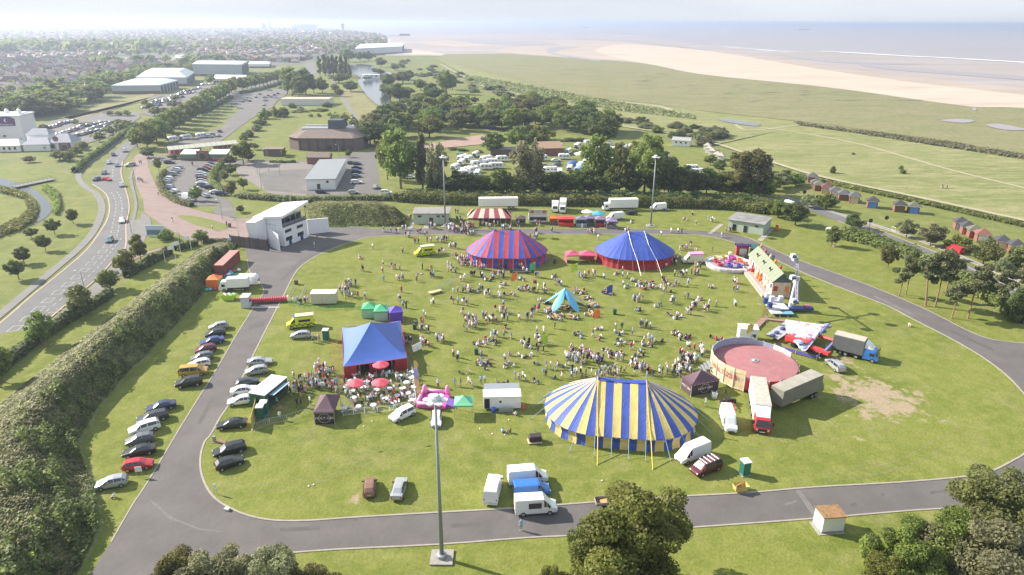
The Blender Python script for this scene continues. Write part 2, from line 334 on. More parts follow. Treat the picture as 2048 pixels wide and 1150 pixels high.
sheet('town_beach',[(772,84),(765,92),(775,100),(790,108),(840,110),(890,110),(850,103),(800,96),(782,88),(780,76)],.65,SAND,3)
for pts in [[(1150,74),(1250,80),(1400,97),(1400,100),(1250,84),(1150,78)],[(1540,108),(1700,122),(1850,128),(1760,129),(1650,124)],[(1720,128),(1900,142),(2100,158),(2100,164),(1900,150),(1760,138)],[(900,78),(1050,82),(1120,90),(1000,90),(930,84)],
   [(1100,96),(1130,93),(1160,95),(1130,98),(1108,106),(1150,113),(1200,120),(1190,122),(1130,114),(1094,106)]]:
 sheet('tidal_pool',pts,.7,SEA,3)
def surf(pts,w,name='surf'):
 P = smooth_poly([G(*p) for p in pts],6,False); P = [(x,y) for x,y in P]
 mb = MB(); A = offset_line(P,w / 2); r = random.Random(3)
 mb.grid([[(a[0],a[1],.8),(a[0] + (p[0] - a[0]) * (1 + r.random()),a[1] + (p[1] - a[1]) * (1 + r.random()),.8)] for a,p in zip(A,P)],M('sea_foam',(.75,.75,.74),.8)); tag(mb.build(name),kind='structure')
surf([(1640,103.2),(1700,106),(1798,112),(1900,117),(2051,126),(2200,138)],26); surf([(1180,68),(1250,71.5),(1300,73)],26); surf([(1446,94),(1547,102),(1600,104.5)],16)
sheet('salt_marsh',[(890,108.5),(1017,107.5),(1122,115),(1240,123),(1309,129),(1379,141),(1399,147),(1602,168),(1720,182),(1896,207),(2013,209),(2150,215),(2300,240),(2300,345),(2051,313),(1876,282),(1680,254),(1590,243),(1406,223),(1312,209),(1226,200),(1157,195),(1087,174),(965,143),(927,132),(870,118)],.5,SALT)
for pts in [[(1880,243),(1910,240),(1950,243),(1925,248)],[(1970,252),(2000,250),(2040,258),(2060,262),(2010,262)],[(1944,218),(1951,217),(1953,222),(1947,223)]]: sheet('marsh_pool',pts,.75,SEA,3)
cm_ = MB(); r = random.Random(9)
for k in range(150):
 px = r.uniform(1120,2040); py = 128 + (px - 1120) * .095 + r.uniform(0,55) * (.4 + (px - 1120) / 900); X,Y = G(px,py); a = .35 + r.uniform(-.5,.5); l = r.uniform(4,16); w_ = r.uniform(.7,2.0); c,s_ = math.cos(a),math.sin(a)
 if py < 205: cm_.add([(X - l * c,Y - l * s_,.56),(X + w_ * s_,Y - w_ * c,.56),(X + l * c,Y + l * s_,.56),(X - w_ * s_,Y + w_ * c,.56)],[(0,1,2,3)],M('marsh_creek',(.09,.085,.06),.9))
tag(cm_.build('marsh_creeks'),kind='structure')
sheet('dune_pasture',[(1560,262),(1440,288),(1380,275),(1230,250),(1100,225),(1000,180),(930,150),(880,122),(840,112),(927,130),(965,141),(1087,172),(1157,193),(1226,198),(1312,207),(1406,221),(1590,241),(1680,252),(1876,280),(2051,311),(2300,345),(2300,560),(2051,445),(1837,398),(1614,350),(1438,292)],.3,DUNE)
sheet('pond',[(1434,239),(1470,242),(1515,249),(1518,253),(1500,253),(1455,246)],.6,LAKE,3)
def pathpx(name,pts,w,z,m,smooth=5):
 P = smooth_poly([G(*p) for p in pts],smooth,False); A = offset_line(P,w / 2); B = offset_line(P,-w / 2); mb = MB()
 mb.grid([[(a[0],a[1],z),(b[0],b[1],z)] for a,b in zip(B,A)],m); return tag(mb.build(name),kind='structure')
pathpx('dune_track',[(880,128),(940,160),(1010,190),(1150,232),(1250,254),(1340,268),(1438,290),(1614,347),(1837,396),(2051,443),(2200,480)],2.6,.4,PATHM)
pathpx('dune_track',[(1230,204),(1320,214),(1372,235)],4,.42,PATHM); pathpx('dune_track',[(1250,200),(1330,208),(1400,222)],6,.42,M('rusty_sand',(.40,.27,.17),.95,var=.15,vs=.1,world=True))
pathpx('dune_track',[(1480,256),(1540,258),(1700,285),(1896,340),(2051,378)],2.2,.42,PATHM); pathpx('dune_track',[(1470,250),(1500,262),(1590,252),(1640,246)],2,.43,PATHM)
# lawns and fields of the park
sheet('park_lawn',[(430,262),(520,225),(600,195),(640,165),(700,150),(760,150),(800,170),(960,190),(1250,270),(1430,300),(1600,352),(1850,412),(2051,470),(2200,520),(2200,700),(1900,700),(1500,520),(820,420),(600,420),(470,440),(480,330),(430,300)],.1,LAWN)
sheet('dry_lawn',[(690,178),(720,182),(742,206),(762,222),(735,240),(712,240),(690,215),(680,195)],.35,DRYL,3)
sheet('dry_lawn',[(905,200),(960,208),(985,214),(975,220),(920,216),(900,208)],.35,DRYL,3)
sheet('verge_field',[(182,212),(305,187),(312,190),(290,200),(225,220),(150,240),(125,236),(180,222)],.3,DRYL); sheet('verge_field',[(305,268),(400,215),(470,190),(520,185),(520,200),(455,205),(440,240),(400,260),(345,272),(300,300)],.12,LAWN)
sheet('sports_field',[(230,116),(378,114),(380,119),(350,124),(232,124)],.3,M('bright_field',(.16,.21,.06),.9,var=.1,vs=.02,world=True))
sheet('riverside_grass',[(-60,325),(60,330),(150,352),(165,372),(197,386),(201,410),(196,436),(180,466),(130,526),(70,576),(-60,680)],.06,LAWN)
# town ground
sheet('town_ground',[(-400,225),(0,222),(160,180),(300,152),(400,135),(600,130),(700,108),(765,92),(764,72),(640,58.5),(300,53),(-400,50)],.15,TOWNG)
# water in the park
sheet('lake',[(716,164),(722,156),(700,145),(697,133),(712,129),(742,131),(758,139),(790,148),(800,150),(790,158),(768,164),(770,172),(782,186),(781,203),(808,208),(812,220),(790,226),(764,228),(768,219),(746,204),(728,184)],.6,LAKE,4)
sheet('stream',[(-60,352),(0,356),(30,365),(60,375),(88,395),(104,416),(97,431),(76,446),(72,443),(81,425),(80,410),(72,398),(55,385),(30,378),(0,372),(-60,366)],.16,LAKE,4)
REED = grass_mat('reed_bank',[(.05,.09,.02),(.08,.13,.035),(.11,.16,.05),(.15,.17,.07)],(.1,.5,3),dry=.3)
sheet('reed_bank',[(-60,374),(0,374),(50,388),(68,400),(76,412),(77,426),(68,442),(40,460),(0,474),(-60,490),(-60,478),(0,462),(40,445),(62,425),(60,408),(30,392),(-60,384)],.11,REED,3)
# roads and yards
rl = [(276,268),(252,284),(226,306),(209,331),(202,348),(183,356),(183,368),(210,388),(217,413),(213,437),(198,464),(170,501),(122,543),(61,592),(0,645),(-120,735)]
rr = [(290,262),(276,287),(261,303),(247,324),(244,346),(250,370),(259,400),(260,422),(254,452),(253,495),(231,519),(198,556),(152,595),(94,644),(0,722),(-120,820)]
sheet('main_road',rl + rr[::-1],.10,ASPH2)
sheet('main_road',[(276,268),(290,258),(345,228),(440,190),(540,162),(600,152),(612,140),(612,128),(620,124),(628,130),(634,145),(622,156),(560,168),(450,200),(360,236),(300,268),(290,275)],.10,ASPH2)
sheet('road_junction',[(262,276),(285,246),(310,236),(335,228),(350,232),(330,244),(300,262),(285,280)],.11,ASPH2)
pathpx('roadside_path',[(276,254),(250,272),(205,308),(172,330),(158,345),(160,362),(176,378),(193,388),(204,412),(200,436),(185,466),(158,497),(110,538),(50,588),(-10,638),(-90,700)],2.2,.12,PAVE)
pathpx('roadside_path',[(272,332),(262,350),(265,375),(272,400),(270,425),(265,452),(264,490),(258,515)],1.0,.12,PAVE)
def edge_line(pts,w,m,name,z=.13): pathpx(name,pts,w,z,m,4)
pathpx('roadside_path',[(268,440),(258,500),(240,530),(210,564),(165,604),(108,654),(20,735),(-80,815)],4.2,.085,PAVE)
edge_line([(p[0] + 2,p[1] + .5) for p in rl[6:]],.35,YLINE,'yellow_edge_line'); edge_line([(p[0] - 2,p[1] - .5) for p in rr[3:]],.35,YLINE,'yellow_edge_line')
# hatched boxes down the middle of the road, each a line loop
cen = smooth_poly([((G(*a)[0] + G(*b)[0]) / 2,(G(*a)[1] + G(*b)[1]) / 2) for a,b in zip(rl[6:],rr[5:])],6,False)
mk = MB()
for k,(x,y,a) in enumerate(line_pts(cen[4:],5.2)):
 ca,sa = math.cos(a),math.sin(a)
 def loc_(u,v): return (x + u * ca - v * sa,y + u * sa + v * ca,.135)
 def seg(u0,v0,u1,v1): mk.quad(loc_(u0,v0),loc_(u1,v0),loc_(u1,v1),loc_(u0,v1),LINE)
 seg(0,-1.0,2.9,-.87); seg(0,.87,2.9,1.0); seg(0,-.87,.14,.87); seg(2.76,-.87,2.9,.87)
tag(mk.build('road_markings'),kind='structure')
mk = MB(); YARL = [((G(*a)[0] * .25 + G(*b)[0] * .75),(G(*a)[1] * .25 + G(*b)[1] * .75)) for a,b in zip(rl[9:],rr[9:])]
for x,y,a in line_pts(smooth_poly(YARL,5,False),3.2): mk.box((x,y,.125),(1.6,.14,.02),LINE,a)
cc = [((G(*a)[0] + G(*b)[0]) / 2,(G(*a)[1] + G(*b)[1]) / 2) for a,b in zip(rl[:5],rr[1:6])]
for x,y,a in line_pts(cc,7): mk.box((x,y,.125),(3.5,.16,.02),LINE,a)
for (lx,ly) in [(228,523),(192,556),(104,626)]:      # worn carriageway lettering blocks
 X,Y = G(lx,ly)
 for i in range(5):
  for j in range(2): mk.box((X - .6 + i * .5 + j * .6,Y + j * 1.8,.125),(.14,.9,.02),PALE,.9)
tag(mk.build('road_markings'),kind='structure')
sheet('promenade',[(265,318),(268,340),(272,370),(286,400),(289,425),(335,458),(380,480),(420,486),(470,486),(540,482),(570,470),(560,440),(515,430),(466,440),(457,434),(426,428),(353,406),(320,388),(301,346),(292,309),(285,300)],.09,PINK)
sheet('path',[(283,425),(300,434),(303,450),(290,480),(272,512),(256,520),(262,495),(278,460)],.10,PAVE); pathpx('path',[(255,522),(300,504),(345,494),(395,486)],2.2,.105,PINK)
sheet('lawn_island',[(356,431),(400,435),(450,448),(460,454),(440,461),(400,453),(370,441)],.12,LAWN,3); sheet('lawn_island',[(296,470),(305,460),(335,462),(380,482),(385,486),(330,494),(275,510)],.12,LAWN)
sheet('lawn_island',[(470,412),(470,425),(480,436),(515,430),(560,425),(620,410),(560,402),(500,400)],.12,LAWN,3); sheet('lawn_island',[(380,412),(410,416),(432,416),(425,428),(405,424),(378,416)],.12,LAWN)
sheet('lawn_island',[(296,335),(300,330),(340,330),(326,342),(316,365),(322,385),(306,352)],.12,LAWN,3)
sheet('crescent_car_park',[(318,365),(325,345),(345,332),(372,325),(440,320),(445,330),(420,345),(412,365),(420,385),(445,395),(462,405),(470,425),(480,437),(427,427),(435,412),(400,412),(360,405),(335,392)],.11,YARD,3)
sheet('forecourt',[(292,309),(330,312),(450,318),(500,322),(630,322),(760,300),(760,312),(690,316),(625,335),(500,330),(440,330),(345,334),(300,332)],.105,YARD)
sheet('paved_court',[(470,340),(500,322),(625,325),(612,392),(540,388),(480,352)],.108,M('court_paving',(.19,.165,.15),.9,var=.1,vs=.3,world=True))
sheet('play_court',[(517,348),(535,342),(623,338),(611,388),(530,381)],.115,YARD)
sheet('car_park',[(687,315),(700,306),(750,304),(758,350),(762,388),(620,393),(612,385)],.11,YARD)
sheet('gravel_yard',[(845,290),(965,270),(985,283),(960,290),(850,300)],.3,M('reddish_gravel',(.30,.2,.16),.95,var=.15,vs=.2,world=True))
sheet('far_car_park',[(330,292),(395,275),(445,255),(455,240),(480,220),(500,205),(520,190),(560,180),(575,170),(560,196),(545,215),(500,240),(470,262),(440,285),(400,296)],.25,YARD)
sheet('far_car_park',[(455,205),(475,190),(560,178),(578,182),(566,198),(520,212),(485,216)],.26,YARD)
sheet('store_car_park',[(282,228),(300,205),(330,192),(380,180),(415,168),(450,165),(460,172),(400,195),(350,218),(320,236)],.25,YARD); sheet('hotel_car_park',[(40,262),(120,240),(200,226),(275,224),(282,235),(215,276),(165,290),(120,276)],.25,YARD)
pathpx('service_road',[(60,262),(140,236),(200,222),(290,200),(320,192)],8,.3,YARD)
pathpx('park_path',[(655,140),(668,165),(686,195),(700,220),(722,245),(730,262)],3,.4,PAVE)
# the arena's ring road, its kerb and the green inside
inner = [(402,944),(402,911),(410,885),(422,871),(440,838),(460,808),(485,757),(513,699),(530,665),(553,620),(572,583),(586,555),(600,536),(623,519),(650,505),(687,490),(720,480),(750,474),(867,470.5),(1100,469.5),(1350,470),(1410,472.5),(1464,485),(1519,505),(1556,523),(1614,550),(1702,585),(1775,613),(1826,640),(1900,678),(1960,713),(2010,750),(2048,790),(2075,830),(2075,880),(2048,909),(2027,922),(1983,944),(1939,954),(1808,966),(1632,976),(1500,987),(1356,995),(1260,1001),(1180,1007),(1033,1018),(876,1027),(705,1037),(620,1043),(551,1043),(500,1034),(460,1018),(432,1000),(414,977)]
outer = [(181,1150),(160,1190),(150,1230),(330,1230),(420,1135),(459,1117),(527,1112),(671,1101),(876,1091),(1047,1078),(1163,1072),(1396,1056),(1628,1039),(1834,1022),(1966,1013),(2100,985),(2230,930),(2300,850),(2250,760),(2150,702),(2048,688),(2010,684),(1975,678),(1930,660),(1870,629),(1811,602),(1738,572),(1665,545),(1589,518),(1534,494),(1494,476),(1446,466),(1300,459.5),(1131,459),(926,459),(820,457),(750,459),(700,453),(660,454),(640,458),(560,470),(537,484),(487,487),(495,520),(500,545),(522,570),(528,585),(518,600),(504,622),(475,668),(447,716),(420,762),(397,798),(360,858),(325,917),(290,975),(264,1014),(222,1087)]
sheet('arena_surround',[(-200,1500),(-200,700),(120,650),(260,560),(330,505),(420,486),(640,455),(640,420),(820,425),(1450,420),(1600,425),(1700,470),(1870,520),(2048,590),(2300,660),(2300,1500)],.14,TURF)
sheet('ring_road',outer,.165,ASPH); IN = smooth_poly([G(*p) for p in inner],3)
sheet('arena_green',IN,.19,TURF,px=False)
strip('kerb',IN + IN[:1],.28,.16,.235,PALE)
strip('kerb',smooth_poly([G(*p) for p in outer[5:20]],3,False),.25,.14,.215,PALE); strip('kerb',smooth_poly([G(*p) for p in outer[20:36]],3,False),.2,.14,.205,PALE); strip('kerb',smooth_poly([G(*p) for p in outer[43:]],3,False),.2,.14,.205,PALE)
sheet('path',[(1415,468),(1440,448),(1447,450),(1424,468)],.17,CONC); sheet('path',[(1514,481),(1540,458),(1548,459),(1524,484)],.17,CONC)
for q in [(815,458,822,444),(846,458,852,444)]: sheet('path',[(q[0],q[1]),(q[2],q[3]),(q[2] + 8,q[3]),(q[0] + 9,q[1])],.17,CONC)
# worn patches, repairs and ruts
RUT = grass_mat('worn_grass',[(.15,.155,.05),(.18,.18,.06),(.20,.195,.08),(.27,.235,.13)],(.05,.35,3.0),dry=.7); APT = M('asphalt_patch',(.092,.084,.082),.9,var=.12,vs=1,world=True); APL = M('asphalt_pale',(.15,.138,.13),.9,var=.15,vs=1,world=True)
for pts in [[(600,640),(700,600),(800,585),(870,560)],[(850,560),(900,540),(940,520)],[(700,700),(830,740),(960,780)],[(1230,640),(1400,700),(1450,760)],[(880,640),(1000,740),(1080,760)],[(1480,895),(1560,890),(1640,872)],[(500,980),(640,960),(820,900),(1060,930)],[(840,600),(1000,600),(1180,620)],[(1640,960),(1800,930),(1930,860)],[(1000,470),(1010,560),(1060,650),(1200,760)],[(620,870),(760,900),(900,880)]]:
 P = smooth_poly([G(*p) for p in pts],5,False)
 for off in (-.8,.8): A = offset_line(P,off); a = offset_line(A,.13); b = offset_line(A,-.13); mb = MB(); mb.grid([[(q[0],q[1],.194),(p[0],p[1],.194)] for p,q in zip(a,b)],RUT); tag(mb.build('wheel_track'),kind='structure')
for pts,m_ in [([(300,1000),(306,1010),(340,1040),(400,1062),(470,1068),(400,1059),(345,1036),(310,1007)],APL),([(560,1058),(640,1054),(640,1062),(560,1066)],APT),([(900,1050),(960,1046),(962,1054),(902,1058)],APT),([(1590,982),(1600,982),(1640,1036),(1628,1038)],APL),([(1568,1010),(1592,1002),(1594,1005),(1572,1013)],APL),([(1760,990),(1768,988),(1770,993),(1762,994)],APT),([(1700,1010),(1712,1006),(1714,1014),(1702,1016)],APT),([(1860,985),(1940,975),(1942,979),(1862,990)],APT),
    ([(420,800),(428,800),(402,850),(394,850)],APT),([(500,650),(530,645),(528,655),(498,660)],APT),([(560,560),(600,520),(660,490),(666,493),(606,525),(568,562)],APT),([(1500,488),(1560,510),(1558,513),(1498,491)],APT),([(1750,592),(1830,630),(1826,633),(1746,595)],APL),([(1900,660),(1990,700),(1986,704),(1896,664)],APT),([(706,1040),(716,1039),(716,1043),(706,1044)],APT)]: sheet('asphalt_patch',pts,.169,m_)
# road beyond the arena, with the little railway beside it
sheet('seafront_road',[(1560,398),(1613,409),(1687,434),(1740,455),(1790,475),(1870,503),(1935,530),(2000,560),(2100,610),(2100,640),(1990,588),(1935,560),(1862,522),(1830,508),(1775,484),(1735,466),(1690,448),(1605,417),(1550,404)],.17,ASPH2)
for off in (-2.9,2.9):
 P = offset_line(smooth_poly([G(*p) for p in [(1690,441),(1737,460),(1783,479),(1850,505),(1900,528),(1962,560),(2100,625)]],4,False),off); strip('kerb',P,.25,.17,.25,PALE)
mk = MB()
for x,y,a in line_pts([G(1737,460),G(1783,479),G(1850,507),G(1962,562)],6): mk.box((x,y,.19),(3,.14,.02),LINE,a)
tag(mk.build('road_markings'),kind='structure')
RAILP = smooth_poly([G(*p) for p in [(1560,392),(1600,404),(1700,436),(1780,461),(1868,492),(1960,531),(2048,568),(2150,615)]],5,False)
strip('railway_ballast',RAILP,1.9,.1,.26,GRAV); rail = thing('miniature_railway','narrow miniature railway track running beside the seafront road','railway')
for off in (-.24,.24): mb = MB(); A = offset_line(RAILP,off); mb.path([(x,y,.36) for x,y in A],.05,GREYM,4); mb.build('rail',rail)
mb = MB()
for x,y,a in line_pts(RAILP,.9): mb.box((x,y,.30),(.22,.95,.08),WOOD,a)
mb.build('sleepers',rail)['kind'] = 'stuff'
# far shore of the estuary
fs = MB(); rw = []; r = random.Random(5)
for i in range(61):
 x = -6000 + i * 700; h = 12 + 16 * r.random() + (10 if 20 < i < 26 else 0); rw.append([(x,17500 + 600 * math.sin(i * .5),0),(x,17900 + 600 * math.sin(i * .5),h),(x,20500,h * .8),(x,21000,0)])
fs.grid(rw,M('far_shore_land',(.09,.11,.07),.95,var=.3,vs=.001,world=True)); tag(fs.build('far_shore_hill',smooth=True),kind='structure')
# the long earth bank on the near left, and the second one beyond the white building
def bank(name,st,hs,m,n=9,seed=1):
 rows = []; r = random.Random(seed)
 for (L_,C_,Rr),h in zip(st,hs):
  A = G(*L_); B = G(*C_,h); D = G(*Rr); row = []
  for i in range(n):
   t = i / (n - 1) * 2 - 1
   p = (A[0] + (B[0] - A[0]) * (t + 1),A[1] + (B[1] - A[1]) * (t + 1)) if t < 0 else (B[0] + (D[0] - B[0]) * t,B[1] + (D[1] - B[1]) * t)
   row.append((p[0],p[1],.05 + h * (math.cos(t * math.pi) * .5 + .5) ** .8))
  rows.append(row)
 R2 = []
 for i in range(len(rows) - 1):
  for k in range(6):
   t = k / 6; s = t * t * (3 - 2 * t); R2.append([tuple(a[q] + (b[q] - a[q]) * (t if q < 2 else s) + (r.uniform(-.12,.12) if q == 2 and 0 < j < n - 1 else 0) for q in range(3)) for j,(a,b) in enumerate(zip(rows[i],rows[i + 1]))])
 R2.append(rows[-1]); mb = MB(); mb.grid(R2,m); return tag(mb.build(name,smooth=True),kind='structure'),R2
BST = [((425,484),(450,486),(478,492)),((388,503),(425,503),(440,530)),((335,545),(372,545),(404,600)),((245,615),(284,610),(346,665)),((152,685),(198,685),(272,738)),((62,755),(108,765),(205,815)),((-20,820),(32,850),(163,890)),((-90,900),(0,960),(205,985)),((-120,1010),(0,1070),(214,1055)),((-120,1130),(-20,1180),(165,1150)),((-100,1250),(-30,1250),(60,1230))]
bank1,BR = bank('earth_bank',BST,[.8,3.2,4.6,5,5,5,5,5,5,4,2],BANKG)
bank2,BR2 = bank('earth_bank',[((605,412),(612,412),(622,452)),((640,405),(640,408),(650,456)),((700,404),(700,408),(710,455)),((750,406),(752,408),(770,456)),((790,415),(785,417),(800,455)),((815,440),(808,437),(812,452))],[1.5,5,5,5,4,.5],BANKG,seed=3)
# haze
hz = bpy.data.materials.new('haze_air'); hz.use_nodes = True; n = hz.node_tree; n.nodes.remove(n.nodes['Principled BSDF'])
pv = n.nodes.new('ShaderNodeVolumePrincipled'); pv.inputs['Color'].default_value = (.68,.78,1,1); pv.inputs['Density'].default_value = HAZE_DENSITY; pv.inputs['Anisotropy'].default_value = .45
n.links.new(pv.outputs[0],n.nodes['Material Output'].inputs['Volume'])
mb = MB(); mb.box((0,19700,34.5),(81000,41000,71),hz); hb = mb.build('haze'); tag(hb,kind='stuff')
# ------------------------------------------------------------------ vegetation
LM = leaf_mat('leaves_mid',(0.213,0.252,0.065)); LD = leaf_mat('leaves_dark',(0.146,0.181,0.058)); LL = leaf_mat('leaves_light',(0.232,0.257,0.070))
LS = leaf_mat('leaves_silver',(0.281,0.292,0.160)); LO = leaf_mat('leaves_olive',(0.207,0.216,0.080)); LN = leaf_mat('needles',(0.165,0.187,0.085),tr=.3); LG = leaf_mat('scrub_leaves',(0.256,0.257,0.130))
BARK = M('bark',(.16,.12,.085),.9,var=.2,vs=3); BARKP = M('pine_bark',(.28,.17,.11),.9,var=.2,vs=3)
def quads_at(P,N,size,rng,aspect=1.0):
 n = len(P); a = rng.normal(size=(n,3)); a -= (a * N).sum(1,keepdims=True) * N; a /= np.linalg.norm(a,axis=1,keepdims=True) + 1e-9; b = np.cross(N,a)
 s = (size * rng.uniform(.55,1.35,n) / 2)[:,None]; a = a * s; b = b * s * aspect
 V = np.stack([P - a - b * .6,P + a - b,P + a * .7 + b,P - a * .9 + b * .8],1).reshape(-1,3); return V,np.arange(4 * n).reshape(-1,4)
def cloud(blobs,n,size,seed,zmin=.6,inner=.30,up=.5):
 rng = np.random.default_rng(seed); B = np.array(blobs,dtype=float)          # x y z rx rz
 w_ = B[:,3] * B[:,4]; k = rng.choice(len(B),int(n * 1.5),p=w_ / w_.sum()); D = rng.normal(size=(len(k),3)); D /= np.linalg.norm(D,axis=1,keepdims=True)
 rf = rng.uniform(0,1,len(k)) ** .28 * 1.04; P = B[k,:3] + D * np.stack([B[k,3],B[k,3],B[k,4]],1) * rf[:,None]
 keep = P[:,2] > zmin
 for j in range(len(B)):
  q = (P - B[j,:3]) / np.array([B[j,3],B[j,3],B[j,4]]); keep &= ~(((q ** 2).sum(1) < .35) & (k != j))
 P = P[keep][:n]; D = D[keep][:n]; N = D * .55 + rng.normal(size=P.shape) * .6 + np.array([0,0,up]); N /= np.linalg.norm(N,axis=1,keepdims=True); return quads_at(P,N,size,rng)
def trunk_mb(blobs,th,r0,m,seed,lean=0,limbs=6):
 r = random.Random(seed); mb = MB(); top = (lean,0,th); mb.bar((0,0,-.1),(lean * .5,0,th * .5),r0,m,7,r0 * .8).bar((lean * .5,0,th * .5),top,r0 * .8,m,7,r0 * .6)
 for b in r.sample(blobs,min(limbs,len(blobs))):
  c = Vector(b[:3]); k = Vector(top).lerp(c,.5) + Vector((0,0,.3)); mb.bar(top,k,r0 * .5,m,5,r0 * .3).bar(k,c,r0 * .3,m,5,r0 * .12)
 return mb
def mk_blobs(kind,seed):
 r = random.Random(seed); B = []
 if kind in ('broad','round'):
  nb,zc,rz_,rx_,lo,hi = (48,5.9,3.5,3.3,.65,1.25) if kind == 'broad' else (34,6.1,3.1,3.2,.7,1.2)
  for i in range(nb):
   u = r.uniform(-.95,1); a = r.uniform(0,6.28); q = math.sqrt(1 - u * u) * r.uniform(.72,1.06) * (1 + .22 * math.sin(a * 2 + seed) + .14 * math.sin(a * 5 + seed * 2)); e = r.uniform(lo,hi)
   B.append((q * rx_ * math.cos(a),q * rx_ * math.sin(a),zc + u * rz_ * r.uniform(.85,1.05),e,e * r.uniform(.6,.95)))
  B.append((0,0,zc - .2,rx_ * .72,rz_ * .78)); return B,2.4,.24,4.1
 if kind == 'tall':
  for i in range(16):
   z = 1.6 + 7.6 * i / 15; q = .75 * (1 - abs(z - 4.5) / 7); a = r.uniform(0,6.28); B.append((q * math.cos(a),q * math.sin(a),z,r.uniform(.7,1.05) * (1.15 - .06 * z),r.uniform(.8,1.2)))
  return B,1.6,.2,1.75
 if kind == 'pine':
  for i in range(10):
   a = i * 2.4 + r.uniform(-.4,.4); q = r.uniform(.6,2.7); B.append((q * math.cos(a),q * math.sin(a),r.uniform(5.2,9.2) - q * .25,r.uniform(.9,1.5),r.uniform(.45,.75)))
  B.append((0,0,9.2,1.3,.7)); return B,6.0,.2,3.8
 if kind == 'willow':
  for i in range(40):
   a = r.uniform(0,6.28); q = r.uniform(.5,1.05) * 3.4; z = r.uniform(1.6,9.2); q *= math.sqrt(max(.1,1 - ((z - 4.9) / 4.8) ** 2)); B.append((q * math.cos(a),q * math.sin(a),z,r.uniform(.55,1.0),r.uniform(.9,1.5)))
  B.append((0,0,4.8,2.3,3.2))
  return B,2.4,.26,4.0
 if kind == 'bush':
  for i in range(26):
   a = r.uniform(0,6.28); q = r.uniform(.2,1) * 3.9; B.append((q * math.cos(a),q * math.sin(a),r.uniform(1.6,8.2) * (1 - (q / 5.4) ** 2),r.uniform(.8,1.4),r.uniform(1.2,2.0)))
  B.append((0,0,3.5,3.1,4.0)); return B,1.2,.2,4.8
LOD = {'far': (520,1.0),'mid': (3800,.40),'near': (30000,.165)}
TREES = {}
def tree_meshes(kind,lod,v,mat):
 k = (kind,lod,v,mat.name)
 if k not in TREES:
  B,th,r0,R = mk_blobs(kind,v * 7 + len(kind)); n,s = LOD[lod]
  if kind == 'tall': n = int(n * .6); s *= .8
  if kind == 'pine': n = int(n * .8); s *= .8
  V,Q = cloud(B,n,s,v + 5,.5 if kind == 'bush' else 1.2,inner=.35 if kind != 'willow' else .5); cm = np_mesh('crown',V,Q,[mat])
  tm = trunk_mb(B,th,r0 * 1.1,BARKP if kind == 'pine' else BARK,v,lean=(.9 if kind == 'pine' and v % 2 else 0),limbs=9 if kind == 'pine' else 6).mesh('trunk'); TREES[k] = (cm,tm,R)
 return TREES[k]
TPOS = []
def tree(X,Y,h,wd,kind,lod,v,mat,label,group,name='tree',cat='tree',z=0.0):
 cm,tm,R = tree_meshes(kind,lod,v,mat); s = wd / (2 * R); t = thing(name,label,cat,(X,Y,z),rnd.uniform(0,6.28),group,(s,s,h / 10.0))
 link('crown',cm,t)
 if kind != 'bush' or lod != 'far': link('trunk',tm,t)
 TPOS.append((X,Y)); return t
def treepx(px,pyb,pyt,wpx,kind,mat,label,group,lod=None,v=None,name='tree',cat='tree'):
 X,Y = G(px,pyb); d = math.hypot(X,Y); h = max(1.2,htop(px,pyb,pyt)); wd = wpx * mpp(px,pyb) * (1.3 if wpx > 36 and 380 < pyb < 400 else 1.1)
 if lod is None: lod = 'mid' if d < 420 else 'far'
 return tree(X,Y,h,wd,kind,lod,v if v is not None else rnd.randrange(3),mat,label,group,name,cat)
# street and lawn trees (base x, base y, top y, width in photo pixels)
g = 'young trees on the riverside lawn'
for i,(a,l) in enumerate([((38,559,517,34),'round young tree on the riverside lawn, first of six from the near end'),((49,528,493,33),'round young tree on the riverside lawn, second of six from the near end'),((92,502,469,25),'round young tree on the riverside lawn, third of six from the near end'),((63,476,456,22),'small round tree on riverside lawn closest to the reed bank'),((110,469,436,25),'round young tree on the riverside lawn, second from the far end'),((147,448,417,23),'round young tree on the riverside lawn, farthest of six from camera')]):
 treepx(*a,'round',LD,l,g)
g = 'roadside trees between the main road and the hedge'
for a,l in [((85,690,622,44),'leafy roadside tree between the road and the bank hedge, near end'),((163,632,570,54),'broad roadside tree beside the hedge, second from the near end'),((222,580,537,42),'roadside tree by the hedge gap and railings'),((252,547,498,42),'roadside tree beside the worn yellow line and long hedge'),((283,525,468,36),'tapering roadside tree where the red path meets the road'),((5,765,680,46),'roadside tree cut by the photo edge beyond the hedge end')]: treepx(*a,'broad' if a[3] > 40 else 'round',LM if a[3] < 50 else LO,l,g)
treepx(404,486,459,28,'broad',LM,'small spreading tree at the tip of the earth bank','park trees near the white building'); treepx(333,480,456,36,'bush',LM,'large round clipped bush beside the blue billboard','park trees near the white building',name='bush',cat='bush')
treepx(482,426,411,19,'round',LD,'small flat-topped tree on the lawn by the crescent car park exit','park trees near the white building'); treepx(393,402,371,20,'broad',LM,'small tree between parked cars at the crescent car park mouth','park trees near the white building')
for i,a in enumerate([(318,343,314,17),(297,316,294,27),(463,390,361,26),(487,380,354,21),(461,350,328,22),(450,362,340,20),(487,328,277,42),(497,322,300,30),(461,330,310,26),(567,315,298,12),(697,315,298,12),(350,318,308,22),(510,300,285,20)]):
 treepx(*a,['round','broad','broad'][i % 3],[LM,LD,LO][i % 3],ordn(i) + ' of the trees set round the crescent car park and green market hall','trees around the crescent car park')
